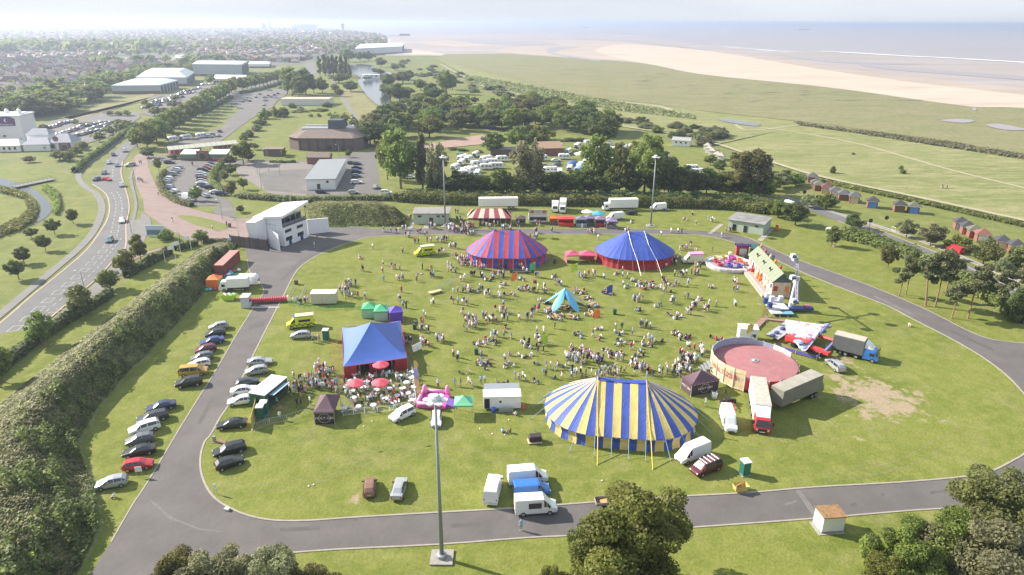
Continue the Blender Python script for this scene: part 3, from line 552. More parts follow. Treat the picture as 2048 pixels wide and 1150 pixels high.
# avenue
g = 'avenue trees along the main road'
for k in range(19):
 t = k / 18; X0,Y0 = G(299,298); X1,Y1 = G(470,182)
 tt = t ** .8 * 0 + t; X = X0 + (X1 - X0) * tt; Y = Y0 + (Y1 - Y0) * tt; tree(X + rnd.uniform(-.8,.8),Y + rnd.uniform(-1,1),rnd.uniform(12.5,14),rnd.uniform(11,13),'broad','mid' if k < 9 else 'far',k % 3,LM,ordn(k) + ' tree of the avenue beside the main road, counting from the round green',g)
 if k < 8: tree(X - 8,Y + 4,rnd.uniform(9,11),9,'broad','mid',(k + 1) % 3,LM,ordn(k) + ' tree of the short inner row behind the avenue',g)
for k in range(11):
 X0,Y0 = G(486,181); X1,Y1 = G(562,162); t = k / 10; tree(X0 + (X1 - X0) * t,Y0 + (Y1 - Y0) * t,12,13,'broad','far',k % 3,LM,ordn(k) + ' tree of the far avenue stretch past the store junction',g)
# single trees round the lake and park
def many(lst,kind,mats,lab,grp,lod=None,name='tree',cat='tree'):
 for i,a in enumerate(lst): treepx(*a[:4],a[4] if len(a) > 4 else kind,mats[i % len(mats)],ordn(i) + ' ' + lab,grp,lod,name=name,cat=cat)
many([(585,192,131,44),(612,190,135,40),(600,196,150,34),(628,186,150,24),(645,187,152,24),(575,188,150,26)],'broad',[LM,LD],'broad tree of the clump between far car park and flat-roofed hall','clump beyond the far car park','mid')
many([(651,152,108,15),(659,153,112,14),(667,151,109,15),(675,153,111,14),(684,156,110,15),(693,154,112,14),(640,150,112,14),(699,160,126,13)],'tall',[LM,LO],'poplar in the tall row beside the upper pond','poplars beside the upper pond','mid')
many([(678,166,146,34),(702,184,161,31),(670,183,167,17),(680,194,176,17),(698,124,95,32),(738,122,102,24),(720,122,103,18),(762,134,114,24),(750,147,135,12),(761,149,137,14),(776,175,146,32),(806,167,142,34),(790,141,127,18),(800,203,166,46),(812,204,182,22),(836,222,186,52),(842,181,157,26),(868,203,166,44),(892,188,138,32),(891,207,184,18),(905,180,150,22),(818,160,140,22),(770,190,166,24),(790,196,172,30),(934,207,190,14),(950,207,193,14)],'broad',[LM,LD,LM,LO],'tree counting round the boating lake from the white cafe','trees round the boating lake','mid')
many([(566,234,214,30),(530,238,213,28),(550,234,211,20),(522,250,234,32),(512,262,246,26),(498,274,258,26),(486,280,266,22),(690,250,223,42),(674,244,222,30),(708,256,228,32),(720,262,240,26),(622,234,226,10),(638,234,226,10),(660,232,224,10),(750,240,219,24),(585,216,205,20),(602,222,211,14),(655,214,202,26),(640,222,216,40),(600,224,217,36),(566,222,213,18)],'bush',[LD,LM,LO,LM,LS],'shrub among the bushes between the lake lawn and the car parks','bushes in the park lawns',name='shrub',cat='shrub')
# dark wood behind the caravan site, silver and dark treeline in front of it
WOODP = [(735,292),(780,290),(830,280),(960,268),(1000,262),(1085,260),(1225,282),(1235,262),(1150,232),(1080,215),(1010,228),(900,232),(800,236),(745,246)]
pts = []; k = 0
while len(pts) < 62 and k < 6000:
 k += 1; p = (rnd.uniform(735,1235),rnd.uniform(215,292))
 if not inside(p,WOODP) or (860 < p[0] < 975 and p[1] > 262): continue
 X,Y = G(*p)
 if all(math.dist((X,Y),q) > 10 for q in pts): pts.append((X,Y))
pts.sort(key=lambda q: -q[1])
for i,(X,Y) in enumerate(pts): tree(X,Y,rnd.uniform(10.5,14.5),rnd.uniform(13,18),'broad','mid',i % 3,[LM,LD,LO,LM,LD,LL][i % 6],ordn(i) + ' tree into the dense wood behind the caravan site, from its far edge','trees of the wood behind the caravan site')
many([(802,378,253,76,'broad'),(846,380,264,32,'tall'),(872,388,286,44,'willow'),(775,360,262,40,'broad'),(985,310,264,48,'broad'),(1060,388,282,68,'willow'),(1205,292,230,50,'broad'),(1190,382,264,52,'broad'),(1288,388,264,64,'broad'),(1490,392,298,76,'willow'),(1040,300,250,52,'broad'),(1082,300,250,54,'broad')],'broad',[LM,LS,LS,LM,LD,LS,LD,LM,LM,LO,LM,LM],'large tree standing out of the line between arena and caravans','big trees of the treeline by the caravan site','mid')
L2 = [(912,392,322,44),(940,393,330,40),(968,392,330,42),(1000,393,318,46),(1030,393,330,38),(1096,393,330,40),(1122,393,322,42),(1150,393,318,44),(1180,392,326,42),(1212,393,330,38),(1238,392,306,44),(1262,393,326,40),(1310,392,322,44),(1336,392,306,46),(1362,392,326,40),(1385,392,332,38),(1412,393,322,42),(1440,394,334,40),(1465,394,336,40),(1530,395,350,36),(890,392,336,36),(868,390,348,34),(1240,340,270,36),(1330,346,290,36),(1265,330,268,34),(1140,282,256,30),(1165,282,256,28),(1112,282,258,26),(925,302,285,22),(955,305,286,22),(905,300,283,20),(1376,360,318,30),(1420,372,328,32),(1350,392,345,30),(1500,396,352,36)]
L2 = [(a,b,c + (20 if a < 1180 else 12),d) for a,b,c,d in L2]
many(L2,'broad',[LD,LD,LM,LD,LM],'dark tree along the belt that screens the caravan site','dark trees of the belt before the caravan site','mid')
many([(1556,436,400,42),(1590,451,404,46),(1535,425,398,34),(1615,416,388,28),(1652,421,384,34),(1707,459,428,36),(1642,412,392,26),(1560,376,344,40),(1590,372,346,36),(1575,366,340,30),(1545,382,352,34),(1398,288,268,20),(1420,330,308,24),(1438,345,318,26)],'broad',[LM,LD,LM,LS],'tree near the pale green sheds and brick chalets','trees between the sheds and chalets')
many([(1663,493,450,28,'broad'),(1775,536,488,28,'broad'),(1812,476,438,34,'broad'),(1860,492,448,42,'broad'),(1917,500,466,50,'bush'),(1965,530,478,50,'broad'),(2040,545,492,56,'broad'),(1900,520,492,30,'bush'),(2005,545,512,36,'bush')],'broad',[LO,LO,LS,LS,LM],'small tree beside the seafront road and its miniature railway','small trees along the seafront road')
many([(1797,593,535,36),(1811,591,500,36),(1851,613,505,68),(1870,614,498,52),(1903,638,566,44),(1935,638,542,62),(1998,616,540,50),(2046,606,528,50),(1890,590,505,48),(1960,600,528,50),(2070,640,545,56)],'pine',[LN],'tall pine with bare leaning trunk between ring road and hedge','pines beside the ring road',name='pine_tree')
many([(1664,347,329,14),(1804,348,336,14),(1802,340,329,9),(1706,310,304,8),(2020,640,560,40)],'bush',[LD,LM],'lone bush on the rough pasture behind the chalets','lone bushes on the pasture',name='bush',cat='bush')
# dune scrub
SCR = [(780,128),(830,120),(900,140),(960,168),(1100,205),(1250,240),(1330,250),(1430,262),(1462,272),(1460,285),(1400,290),(1300,262),(1150,225),(1010,205),(900,170),(820,150)]
sc = []; k = 0
while len(sc) < 70 and k < 9000:
 k += 1; p = (rnd.uniform(780,1462),rnd.uniform(118,290))
 if not inside(p,SCR): continue
 X,Y = G(*p)
 if all(math.dist((X,Y),q) > 7 for q in sc): sc.append((X,Y))
sc.sort(key=lambda q: q[1])
for i,(X,Y) in enumerate(sc): d = math.hypot(X,Y); tree(X,Y,rnd.uniform(2.5,5),rnd.uniform(9,16),'bush','far' if d > 480 else 'mid',i % 3,[LG,LS,LM,LG,LD][i % 5],ordn(i) + ' grey-green scrub bush of the dune belt, counting from the arena end','scrub bushes on the dune belt','scrub_bush','bush')
# nearest trees, cut by the lower edge of the photo
def near_tree(px,pyt,h,wd,mat,label,v,kind='broad'):
 X,Y = G(px,pyt,h * .97); tree(X,Y,h,wd,kind,'near',v,mat,label,'trees close below the camera')
near_tree(1272,984,14.5,13.4,LM,'big leafy tree over the lower road beside the small flatbed trailer',0)
near_tree(1210,1040,12.0,9,LM,'lower leafy tree merging with the big one by the trailer',1)
near_tree(418,1102,11,9.0,LS,'silvery tree top below the road junction, first of three',1); near_tree(520,1114,11,8.6,LS,'silvery tree top below the road junction, second of three',2); near_tree(345,1122,10,7,LO,'olive tree top beside the silvery ones by the road junction',0); near_tree(600,1136,9,7,LO,'low olive tree top at the end of the silvery row',2)
near_tree(2030,948,15,12,LO,'tall pale tree where the road leaves by the white hut side',2); near_tree(1915,1030,12,9,LM,'green tree beside the tall pale one beyond the white hut',0); near_tree(1835,1066,11,8,LM,'rounded green tree on the slope past the white hut',1); near_tree(1990,1050,13,11,LS,'silvery tree in front of the tall pale one',0); near_tree(1790,1118,9,7,LM,'low green tree at the end of the clump past the white hut',2)
near_tree(1100,1136,8,4,LL,'thin light green treetop just showing on the lower lawn',1)
# woods and hedges as countable runs
def hedge(name,pts,wd,h,mat,label,group=None,ls=.5,dens=2.4,px=True,smooth=4,ragged=.25):
 P = smooth_poly([G(*p) for p in pts] if px else pts,smooth,False); rng = np.random.default_rng(len(label)); t = thing(name,label,'hedge',(0,0,0),0,group); core = MB()
 A = offset_line(P,wd * .32); B = offset_line(P,-wd * .32); core.grid([[(a[0],a[1],.1),(a[0],a[1],h * .8),(b[0],b[1],h * .8),(b[0],b[1],.1)] for a,b in zip(A,B)],M('hedge_core',(.06,.08,.03),1)); core.build('stems',t)
 PP = []; NN = []
 for (a,b) in zip(P,P[1:]):
  L = math.dist(a,b); n = int(L * (wd + 2 * h) * dens / ls); u = rng.uniform(0,1,n); c = np.array(a)[None] * (1 - u[:,None]) + np.array(b)[None] * u[:,None]; tx,ty = (b[0] - a[0]) / L,(b[1] - a[1]) / L
  th = rng.uniform(0,math.pi,n); hh = h * (1 + ragged * np.sin(c[:,0] * .9 + c[:,1] * .7) * .5 + rng.uniform(-ragged,ragged,n) * .5); rr_ = rng.uniform(.85,1.06,n)
  x = np.cos(th) * wd / 2 * rr_; z = np.abs(np.sin(th)) ** .6 * hh * rr_; PP.append(np.stack([c[:,0] - ty * x,c[:,1] + tx * x,z],1)); NN.append(np.stack([-ty * np.cos(th),tx * np.cos(th),np.sin(th)],1))
 PP = np.concatenate(PP); NN = np.concatenate(NN) + rng.normal(size=PP.shape) * .5 + np.array([0,0,.5]); NN /= np.linalg.norm(NN,axis=1,keepdims=True); V,Q = quads_at(PP,NN,ls,rng); link('foliage',np_mesh('foliage',V,Q,[mat]),t); return t
hg = 'hedges around the arena'
hedge('hedge',[(341,508),(300,530),(253,556)],2.4,2.2,LD,'clipped dark hedge between the flagpoles and the roadside trees',hg); hedge('hedge',[(222,592),(183,618),(128,650),(60,695),(0,745),(-60,790)],2.6,2.2,LD,'long dark hedge running between the main road and the earth bank',hg)
hedge('hedge',[(352,503),(372,497),(395,492)],2.2,2.0,LD,'short dark hedge below the small tree at the bank tip',hg); hedge('hedge',[(408,487),(440,487),(470,492)],2.0,1.6,LD,'low hedge between the bank tip and the timber gate',hg)
hedge('hedgerow',[(790,402),(900,408),(1100,410),(1300,414),(1440,418),(1500,424),(1530,428)],4.0,3.6,LL,'tall light green hedgerow behind the white lorries',hg,.5,2.6)
hedge('hedgerow',[(480,396),(560,402),(620,404),(700,402),(800,400)],3.5,2.2,LG,'mixed scrub hedgerow behind the white building and paved courts',hg,.5,1.8)
hedge('hedgerow',[(1681,476),(1720,484),(1768,498),(1820,520),(1880,552),(1960,590),(2060,650)],5,3.6,LM,'thick green hedgerow on the near side of the seafront road',hg,.5,2.2)
hedge('hedgerow',[(820,398),(950,400),(1150,400),(1350,402),(1500,408),(1600,430)],6,3.2,LD,'dark undergrowth strip below the treeline',hg,.7,1.6)
hedge('hedge',[(444,330),(430,345),(424,360),(426,372),(440,380),(452,386)],3.0,2.2,LL,'curved bright green hedge beside the second row of crescent parking','hedges around the car parks')
hedge('hedge',[(330,345),(320,362),(325,382),(342,398),(362,408),(385,414)],2.4,1.8,LO,'low hedge round the outer curve of the crescent car park','hedges around the car parks'); hedge('hedge',[(540,325),(565,326),(592,325)],2,1.2,LM,'short low hedge beside the brown hall forecourt','hedges around the car parks')
hedge('hedge',[(275,252),(240,275),(200,305),(170,326),(150,346)],3.2,2.4,LM,'hedge between the hotel grounds and the main road','hedges around the car parks',.8,1.5); hedge('hedge',[(482,188),(520,180),(556,170)],4,2.4,LM,'hedge along the far car park under the avenue','hedges around the car parks',.9,1.4); hedge('hedge',[(400,228),(430,214),(462,196)],4,2.4,LD,'dark hedge stretch under the avenue trees','hedges around the car parks',.9,1.4)
for i,a in enumerate([(98,300,285,26),(120,320,300,30),(140,322,302,28),(155,312,292,26),(165,300,282,24),(200,283,262,24),(225,270,252,22),(245,262,246,24),(255,256,240,24),(235,252,238,18),(220,232,220,14),(238,232,222,16),(255,232,220,18),(90,262,248,22),(180,250,244,40),(150,248,240,12),(310,232,212,24),(330,228,214,20),(300,218,205,20),(350,200,190,16),(420,168,150,18),(290,212,198,14),(350,215,200,26),(60,325,312,22)]): treepx(*a,'broad',[LM,LO,LL][i % 3],ordn(i) + ' tree among the hotel and store car parks','trees of the hotel and store car parks')
# woods west of the stores: individual trees again
WP = [(-60,236),(60,240),(120,228),(165,216),(182,204),(205,190),(240,180),(300,160),(390,150),(402,138),(300,150),(190,168),(160,180),(60,208),(-60,214)]
wp = []; k = 0
while len(wp) < 62 and k < 8000:
 k += 1; p = (rnd.uniform(-60,402),rnd.uniform(138,240))
 if inside(p,WP) and all(math.dist(G(*p),q) > 13 for q in wp): wp.append(G(*p))
wp.sort(key=lambda q: q[1])
for i,(X,Y) in enumerate(wp): tree(X,Y,rnd.uniform(11,15),rnd.uniform(17,25),'broad','far',i % 3,[LM,LD,LM,LL][i % 4],ordn(i) + ' tree into the wood between the estate and the stores','trees of the wood beside the estate')
# scrub and long grass on the banks: nobody could count it
def bank_cover(R2,name,n,seed,dark=.80,dryp=.5):
 rng = np.random.default_rng(seed); A = np.array(R2); nr,nc,_ = A.shape; i = rng.integers(0,nr - 1,n); u = rng.uniform(0,1,n); jf = rng.uniform(.3,nc - 1.3,n); j = jf.astype(int); t = jf - j
 j = np.minimum(j,nc - 2); P = (A[i,j] * (1 - t[:,None]) + A[i,j + 1] * t[:,None]) * (1 - u[:,None]) + (A[i + 1,j] * (1 - t[:,None]) + A[i + 1,j + 1] * t[:,None]) * u[:,None]
 cl = np.sin(P[:,0] * .55 + 1.3 * np.sin(P[:,1] * .31)) + np.sin(P[:,1] * .47 + 1.7 * np.sin(P[:,0] * .23)) + np.sin(P[:,0] * 1.7 + P[:,1] * 1.3) * .6; side = jf / (nc - 1)
 scrub = (side > .5) & (cl + rng.normal(size=n) * .4 + (side - dark) * 4.5 > .1); P[:,2] += np.where(scrub,rng.uniform(0,1,n) ** .7 * (.7 + .5 * np.clip(cl,0,2)),rng.uniform(0,.22,n)); N = rng.normal(size=(n,3)) * .55 + np.array([0,-.2,.9])
 N[~scrub] = rng.normal(size=((~scrub).sum(),3)) * .32 + np.array([-.45,-.15,.8]); N /= np.linalg.norm(N,axis=1,keepdims=True); V,Q = quads_at(P,N,.32,rng,1.0); dry = rng.uniform(0,1,n)
 mi = np.where(scrub,np.where(dry < .25,1,np.where(dry < .4,4,0)),np.where(dry < dryp,3,2)); tag(link(name,np_mesh(name,V,Q,[LD,LM,leaf_mat('long_grass',(.20,.225,.085),0) if 'long_grass' not in MATS else MATS['long_grass'],leaf_mat('dry_stems',(.36,.32,.20),0) if 'dry_stems' not in MATS else MATS['dry_stems'],LG],mi)),kind='stuff')
bank_cover(BR,'bank_undergrowth',80000,4); bank_cover(BR2,'bank_undergrowth',16000,9,.95,.05)
# rough edges of the stream and the dune line
def scatter_px(name,poly,n,size,hgt,mats,seed,z0=.15):
 rng = np.random.default_rng(seed); xs = [p[0] for p in poly]; ys = [p[1] for p in poly]; P = []
 rr0 = random.Random(seed); W = [G(*p) for p in poly]; wx = [p[0] for p in W]; wy = [p[1] for p in W]; k = 0
 while len(P) < n and k < n * 30:
  k += 1; p = (rr0.uniform(min(wx),max(wx)),rr0.uniform(min(wy),max(wy)))
  if inside(p,W): P.append((p[0],p[1],z0 + rr0.random() * hgt))
 P = np.array(P); N = rng.normal(size=P.shape) * .6 + np.array([0,-.2,.6]); N /= np.linalg.norm(N,axis=1,keepdims=True); V,Q = quads_at(P,N,size,rng); tag(link(name,np_mesh(name,V,Q,mats,rng.integers(0,len(mats),len(P)))),kind='stuff')
scatter_px('reeds',[(-40,378),(0,376),(50,390),(68,402),(77,426),(68,444),(40,462),(0,476),(-40,482),(-40,468),(0,458),(40,440),(58,425),(50,400),(0,386)],5000,.6,1.2,[LM,LL,LD],3); scatter_px('reeds',[(108,380),(118,392),(122,420),(112,432),(106,428),(108,410),(98,392),(84,382),(90,374)],2500,.6,1.2,[LM,LL],5)
scatter_px('dune_scrub_fringe',[(1590,246),(1640,254),(1876,284),(2051,313),(2060,322),(1880,294),(1700,266),(1600,252)],4200,1.4,.8,[LG,LS],8,.35); scatter_px('dune_scrub_fringe',[(930,150),(1087,178),(1230,205),(1390,232),(1390,240),(1230,222),(1080,196),(930,164)],5200,1.6,1.0,[LG,LM,LS],9,.35)
scatter_px('rough_grass',[(1600,352),(1837,402),(2051,450),(2051,456),(1837,408),(1600,358)],4000,.8,.5,[LM,LO],10,.35)
# ------------------------------------------------------------------ the town
TOWN = [(-60,214),(0,206),(60,204),(150,176),(190,164),(300,146),(395,134),(500,124),(600,126),(640,118),(700,104),(765,96),(772,86),(766,72),(740,68),(640,60),(300,54.5),(-60,52)]
ROOFS = [M('roof_brown',(.155,.12,.11),.9,var=.12,vs=1,rv=.12),M('roof_red',(.24,.125,.10),.9,var=.12,vs=1,rv=.12),M('roof_grey',(.15,.145,.15),.9,var=.12,vs=1,rv=.12),M('roof_tan',(.25,.20,.175),.9,var=.1,vs=1,rv=.1)]
WALLS = [M('wall_brick',(.24,.15,.12),.9,var=.1,vs=2,rv=.12),M('wall_cream',(.62,.58,.50),.8,var=.05,vs=2),M('wall_white',(.74,.73,.71),.8,var=.04,vs=2),M('wall_tan_brick',(.42,.31,.23),.9,var=.1,vs=2)]
def house_meshes(L,W,h,rh,two):
 wm = MB(); wm.box((0,0,h / 2),(L,W,h),None); wm.add([(-L / 2,-W / 2,h),(-L / 2,W / 2,h),(-L / 2,0,h + rh),(L / 2,-W / 2,h),(L / 2,W / 2,h),(L / 2,0,h + rh)],[(0,2,1),(3,4,5)],None)
 e = .35; rm = MB(); z = -.12
 for s in (-1,1): rm.add([(-L / 2 - .2,s * (W / 2 + e),h + z),(L / 2 + .2,s * (W / 2 + e),h + z),(L / 2 + .2,0,h + rh + .08),(-L / 2 - .2,0,h + rh + .08),(-L / 2 - .2,s * (W / 2 + e),h + z + .15),(L / 2 + .2,s * (W / 2 + e),h + z + .15),(L / 2 + .2,0,h + rh + .23),(-L / 2 - .2,0,h + rh + .23)],[(4,5,6,7),(0,3,2,1),(0,1,5,4),(1,2,6,5),(3,0,4,7)],None)
 cm = MB(); cm.box((L * .25,.4,h + rh + .5),(.8,.6,1.4),None); wi = MB(); fr = MB()
 for s in (-1,1):
  for x in (-L * .28,L * .28):
   for zz in ([1.5,4.1] if two else [1.4]): wi.box((x,s * (W / 2 + .02),zz),(1.7,.08,1.2),GLASS); wi.box((x,s * (W / 2 + .01),zz),(2.0,.05,1.45),WHITE)
 for s in (-1,1): wi.box((s * (L / 2 + .01),0,1.5),(.05,1.9,1.5),WHITE); wi.box((s * (L / 2 + .02),0,1.5),(.08,1.6,1.2),GLASS)
 for m_ in (wm,rm,cm): m_.mats = [WALLS[0]]
 return wm.mesh('wall'),rm.mesh('roof'),cm.mesh('chimney'),wi.mesh('window')
HM = [house_meshes(9,8,5.2,2.6,True),house_meshes(14,8.5,5.2,2.8,True),house_meshes(11,8,2.7,2.4,False),house_meshes(8,7.5,5.0,3.0,True)]
cand = []; rh_ = random.Random(11)
for bi in range(-26,10):
 for bj in range(0,26):
  bx = bi * 130 + rh_.uniform(-12,12); by = 420 + bj * 110 + rh_.uniform(-10,10); ba = rh_.choice([.15,.5,-.35,1.2,1.75,.3])
  for ri in range(4):
   for ci in range(7):
    u = -58 + ci * 17.5 + rh_.uniform(-1.5,1.5); v = -42 + ri * 26 + (6 if ri % 2 else 0) + rh_.uniform(-1.5,1.5); X = bx + u * math.cos(ba) - v * math.sin(ba); Y = by + u * math.sin(ba) + v * math.cos(ba)
    if Y > 400:
     p = proj(X,Y)
     if inside(p,TOWN) and not (224 < p[0] < 386 and 106 < p[1] < 128): cand.append((math.hypot(X,Y),X,Y,ba + (math.pi / 2 if rh_.random() < .25 else 0),rh_.random(),rh_.random(),p))
cand.sort(); used = []; cells = {}
for c in cand:
 key = (int(c[1] // 13),int(c[2] // 13));
 if any((key[0] + a,key[1] + b) in cells and math.dist((c[1],c[2]),cells[(key[0] + a,key[1] + b)]) < 12.5 for a in (-1,0,1) for b in (-1,0,1)): continue
 cells[key] = (c[1],c[2]); used.append(c)
near = used[:300]; far = used[300:]
RN = ['brown','red','grey','tan']; WN = ['brick','cream','white','tan brick']
for i,(d,X,Y,a,r1,r2,p) in enumerate(near):
 k = [0,1,2,3,0,2][i % 6]; ri = 0 if r1 < .5 else (3 if r1 < .72 else (1 if r1 < .86 else 2)); wi_ = 0 if r2 < .5 else (1 if r2 < .65 else (2 if r2 < .8 else 3)); hm = HM[k]
 t = thing('house',f'{WN[wi_]} {"bungalow" if k == 2 else "house"} with {RN[ri]} gable roof, {ordn(i)} beyond the wood','house',(X,Y,.1),a,'houses of the estate beyond the wood')
 link('wall',hm[0],t,mats=[WALLS[wi_]]); rf = link('roof',hm[1],t,mats=[ROOFS[ri]]); link('chimney',hm[2],rf,mats=[BRICKM]); link('window',hm[3],t)['kind'] = 'stuff'
def far_houses():
 rng = np.random.default_rng(2); ex = []
 for i in range(7000):                      # towards the horizon the rows merge
  X = rng.uniform(-5200,300); Y = rng.uniform(2400,7500)
  if inside(proj(X,Y),TOWN): ex.append((0,X,Y,rng.uniform(0,3),rng.random(),rng.random(),0))
 A = np.array([(c[1],c[2],c[3],c[4],c[5]) for c in far + ex]); n = len(A); big = np.where(np.hypot(A[:,0],A[:,1]) > 2400,1.5,1.0); L = rng.choice([9,14,11,8,22],n,p=[.3,.3,.15,.2,.05]) * big / 2; W = np.full(n,4.2) * big; h = rng.choice([5.2,2.8,7],n,p=[.7,.2,.1]); rh = rng.uniform(2.2,3.2,n)
 Z = np.zeros(n) + .1; loc = [(-L,-W,Z),(L,-W,Z),(L,W,Z),(-L,W,Z),(-L,-W,h),(L,-W,h),(L,W,h),(-L,W,h),(-L,Z * 0,h + rh),(L,Z * 0,h + rh)]; ca,sa = np.cos(A[:,2]),np.sin(A[:,2])
 V = np.stack([np.stack([A[:,0] + x * ca - y * sa,A[:,1] + x * sa + y * ca,z],1) for x,y,z in loc],1).reshape(-1,3); b = np.arange(n)[:,None] * 10
 q = np.concatenate([b + np.array([f]) for f in [(0,1,5,4),(2,3,7,6),(4,5,9,8),(6,7,8,9),(1,2,6,5),(3,0,4,7),(5,6,9,9),(7,4,8,8)]]); ri = np.where(A[:,3] < .45,0,np.where(A[:,3] < .66,3,np.where(A[:,3] < .86,1,2))); wi = 4 + np.where(A[:,4] < .55,0,np.where(A[:,4] < .7,1,np.where(A[:,4] < .85,2,3)))
 mi = np.concatenate([wi,wi,ri,ri,wi,wi,wi,wi]); tri = np.concatenate([q[:6 * n][:,[0,1,2]],q[:6 * n][:,[0,2,3]],q[6 * n:][:,:3]]); mi = np.concatenate([mi[:6 * n],mi[:6 * n],mi[6 * n:]]); tag(link('distant_houses',np_mesh('distant_houses',V,tri,ROOFS + WALLS,mi)),kind='stuff'); return n
NH = far_houses()
def town_trees():
 rng = np.random.default_rng(6); r0 = random.Random(4); PP = []; NN = []; SS = []; n = 0; k = 0
 LMK = [M_ for M_ in (LM,LD,LO)]; mi = []
 while n < 2300 and k < 60000:
  k += 1; px,py = r0.uniform(-50,770),54 + (r0.random() ** 1.15) * 152
  if not inside((px,py),TOWN) or (226 < px < 384 and 112 < py < 126): continue
  X,Y = G(px,py); d = math.hypot(X,Y)
  if d > 9000 or (py > 128 and r0.random() < .72): continue
  if min(math.dist((X,Y),cells.get((int(X // 13) + a,int(Y // 13) + b),(1e9,1e9))) for a in (-1,0,1) for b in (-1,0,1)) < 7 and d < 1100: continue
  band = 1.0 + (1.6 if (95 < py < 112 and px < 330) or (122 < py < 134 and 190 < px < 480) else 0); s = r0.uniform(2.2,4.2) * band ** .5 * (1 if d < 1600 else 1.7); m = 26 if d < 1500 else 12
  D = rng.normal(size=(m,3)); D /= np.linalg.norm(D,axis=1,keepdims=True); D[:,2] = np.abs(D[:,2]) * 1.0; PP.append(np.array([X,Y,s * .9]) + D * np.array([s,s,s * 1.0]) * rng.uniform(.7,1.05,(m,1))); NN.append(D + rng.normal(size=(m,3)) * .35); SS.append(np.full(m,s * (.75 if m == 26 else 1.1))); mi += [n % 3] * m; n += 1
 P = np.concatenate(PP); N = np.concatenate(NN); N /= np.linalg.norm(N,axis=1,keepdims=True); V,Q = quads_at(P,N,np.concatenate(SS),rng); tag(link('town_trees_foliage',np_mesh('town_trees_foliage',V,Q,LMK,mi)),kind='stuff')
town_trees()
# ------------------------------------------------------------------ tents
RY = dict(blue=M('canvas_blue',(.04,.075,.38),.6,var=.12,vs=.8,bump=.35),royal=M('canvas_royal',(.04,.08,.36),.6,var=.14,vs=.7,bump=.35),yellow=M('canvas_yellow',(.62,.48,.15),.65,var=.12,vs=.8,bump=.35),red=M('canvas_red',(.44,.045,.055),.65,var=.12,vs=.8,bump=.35),
          dred=M('canvas_dark_red',(.30,.02,.03),.6,var=.1,vs=1),sky=M('canvas_sky_blue',(.12,.42,.66),.5),cream=M('canvas_cream',(.62,.56,.42),.7,var=.06,vs=1),maroon=M('canvas_maroon',(.33,.06,.10),.7,var=.06,vs=1),green=M('canvas_green',(.07,.42,.19),.6,var=.06,vs=1),
          lime=M('canvas_lime',(.42,.62,.04),.5),purple=M('canvas_purple',(.10,.05,.42),.6,var=.06),orange=M('canvas_orange',(.80,.20,.04),.6,var=.06),pink=M('canvas_pink',(.62,.09,.18),.6,var=.06),hot=M('vinyl_pink',(.66,.10,.42),.4),black=M('canvas_black',(.045,.028,.04),.6,var=.1,vs=1),aub=M('canvas_aubergine',(.10,.052,.07),.6,var=.12,vs=1),rope=M('rope',(.35,.45,.5),.8),yrope=M('yellow_strap',(.62,.42,.06),.7),mesh=M('green_netting',(.05,.50,.10),.7),coral=M('canvas_coral',(.62,.08,.12),.6,var=.05),ltb=M('canvas_light_blue',(.06,.13,.44),.5,var=.07,vs=.7))
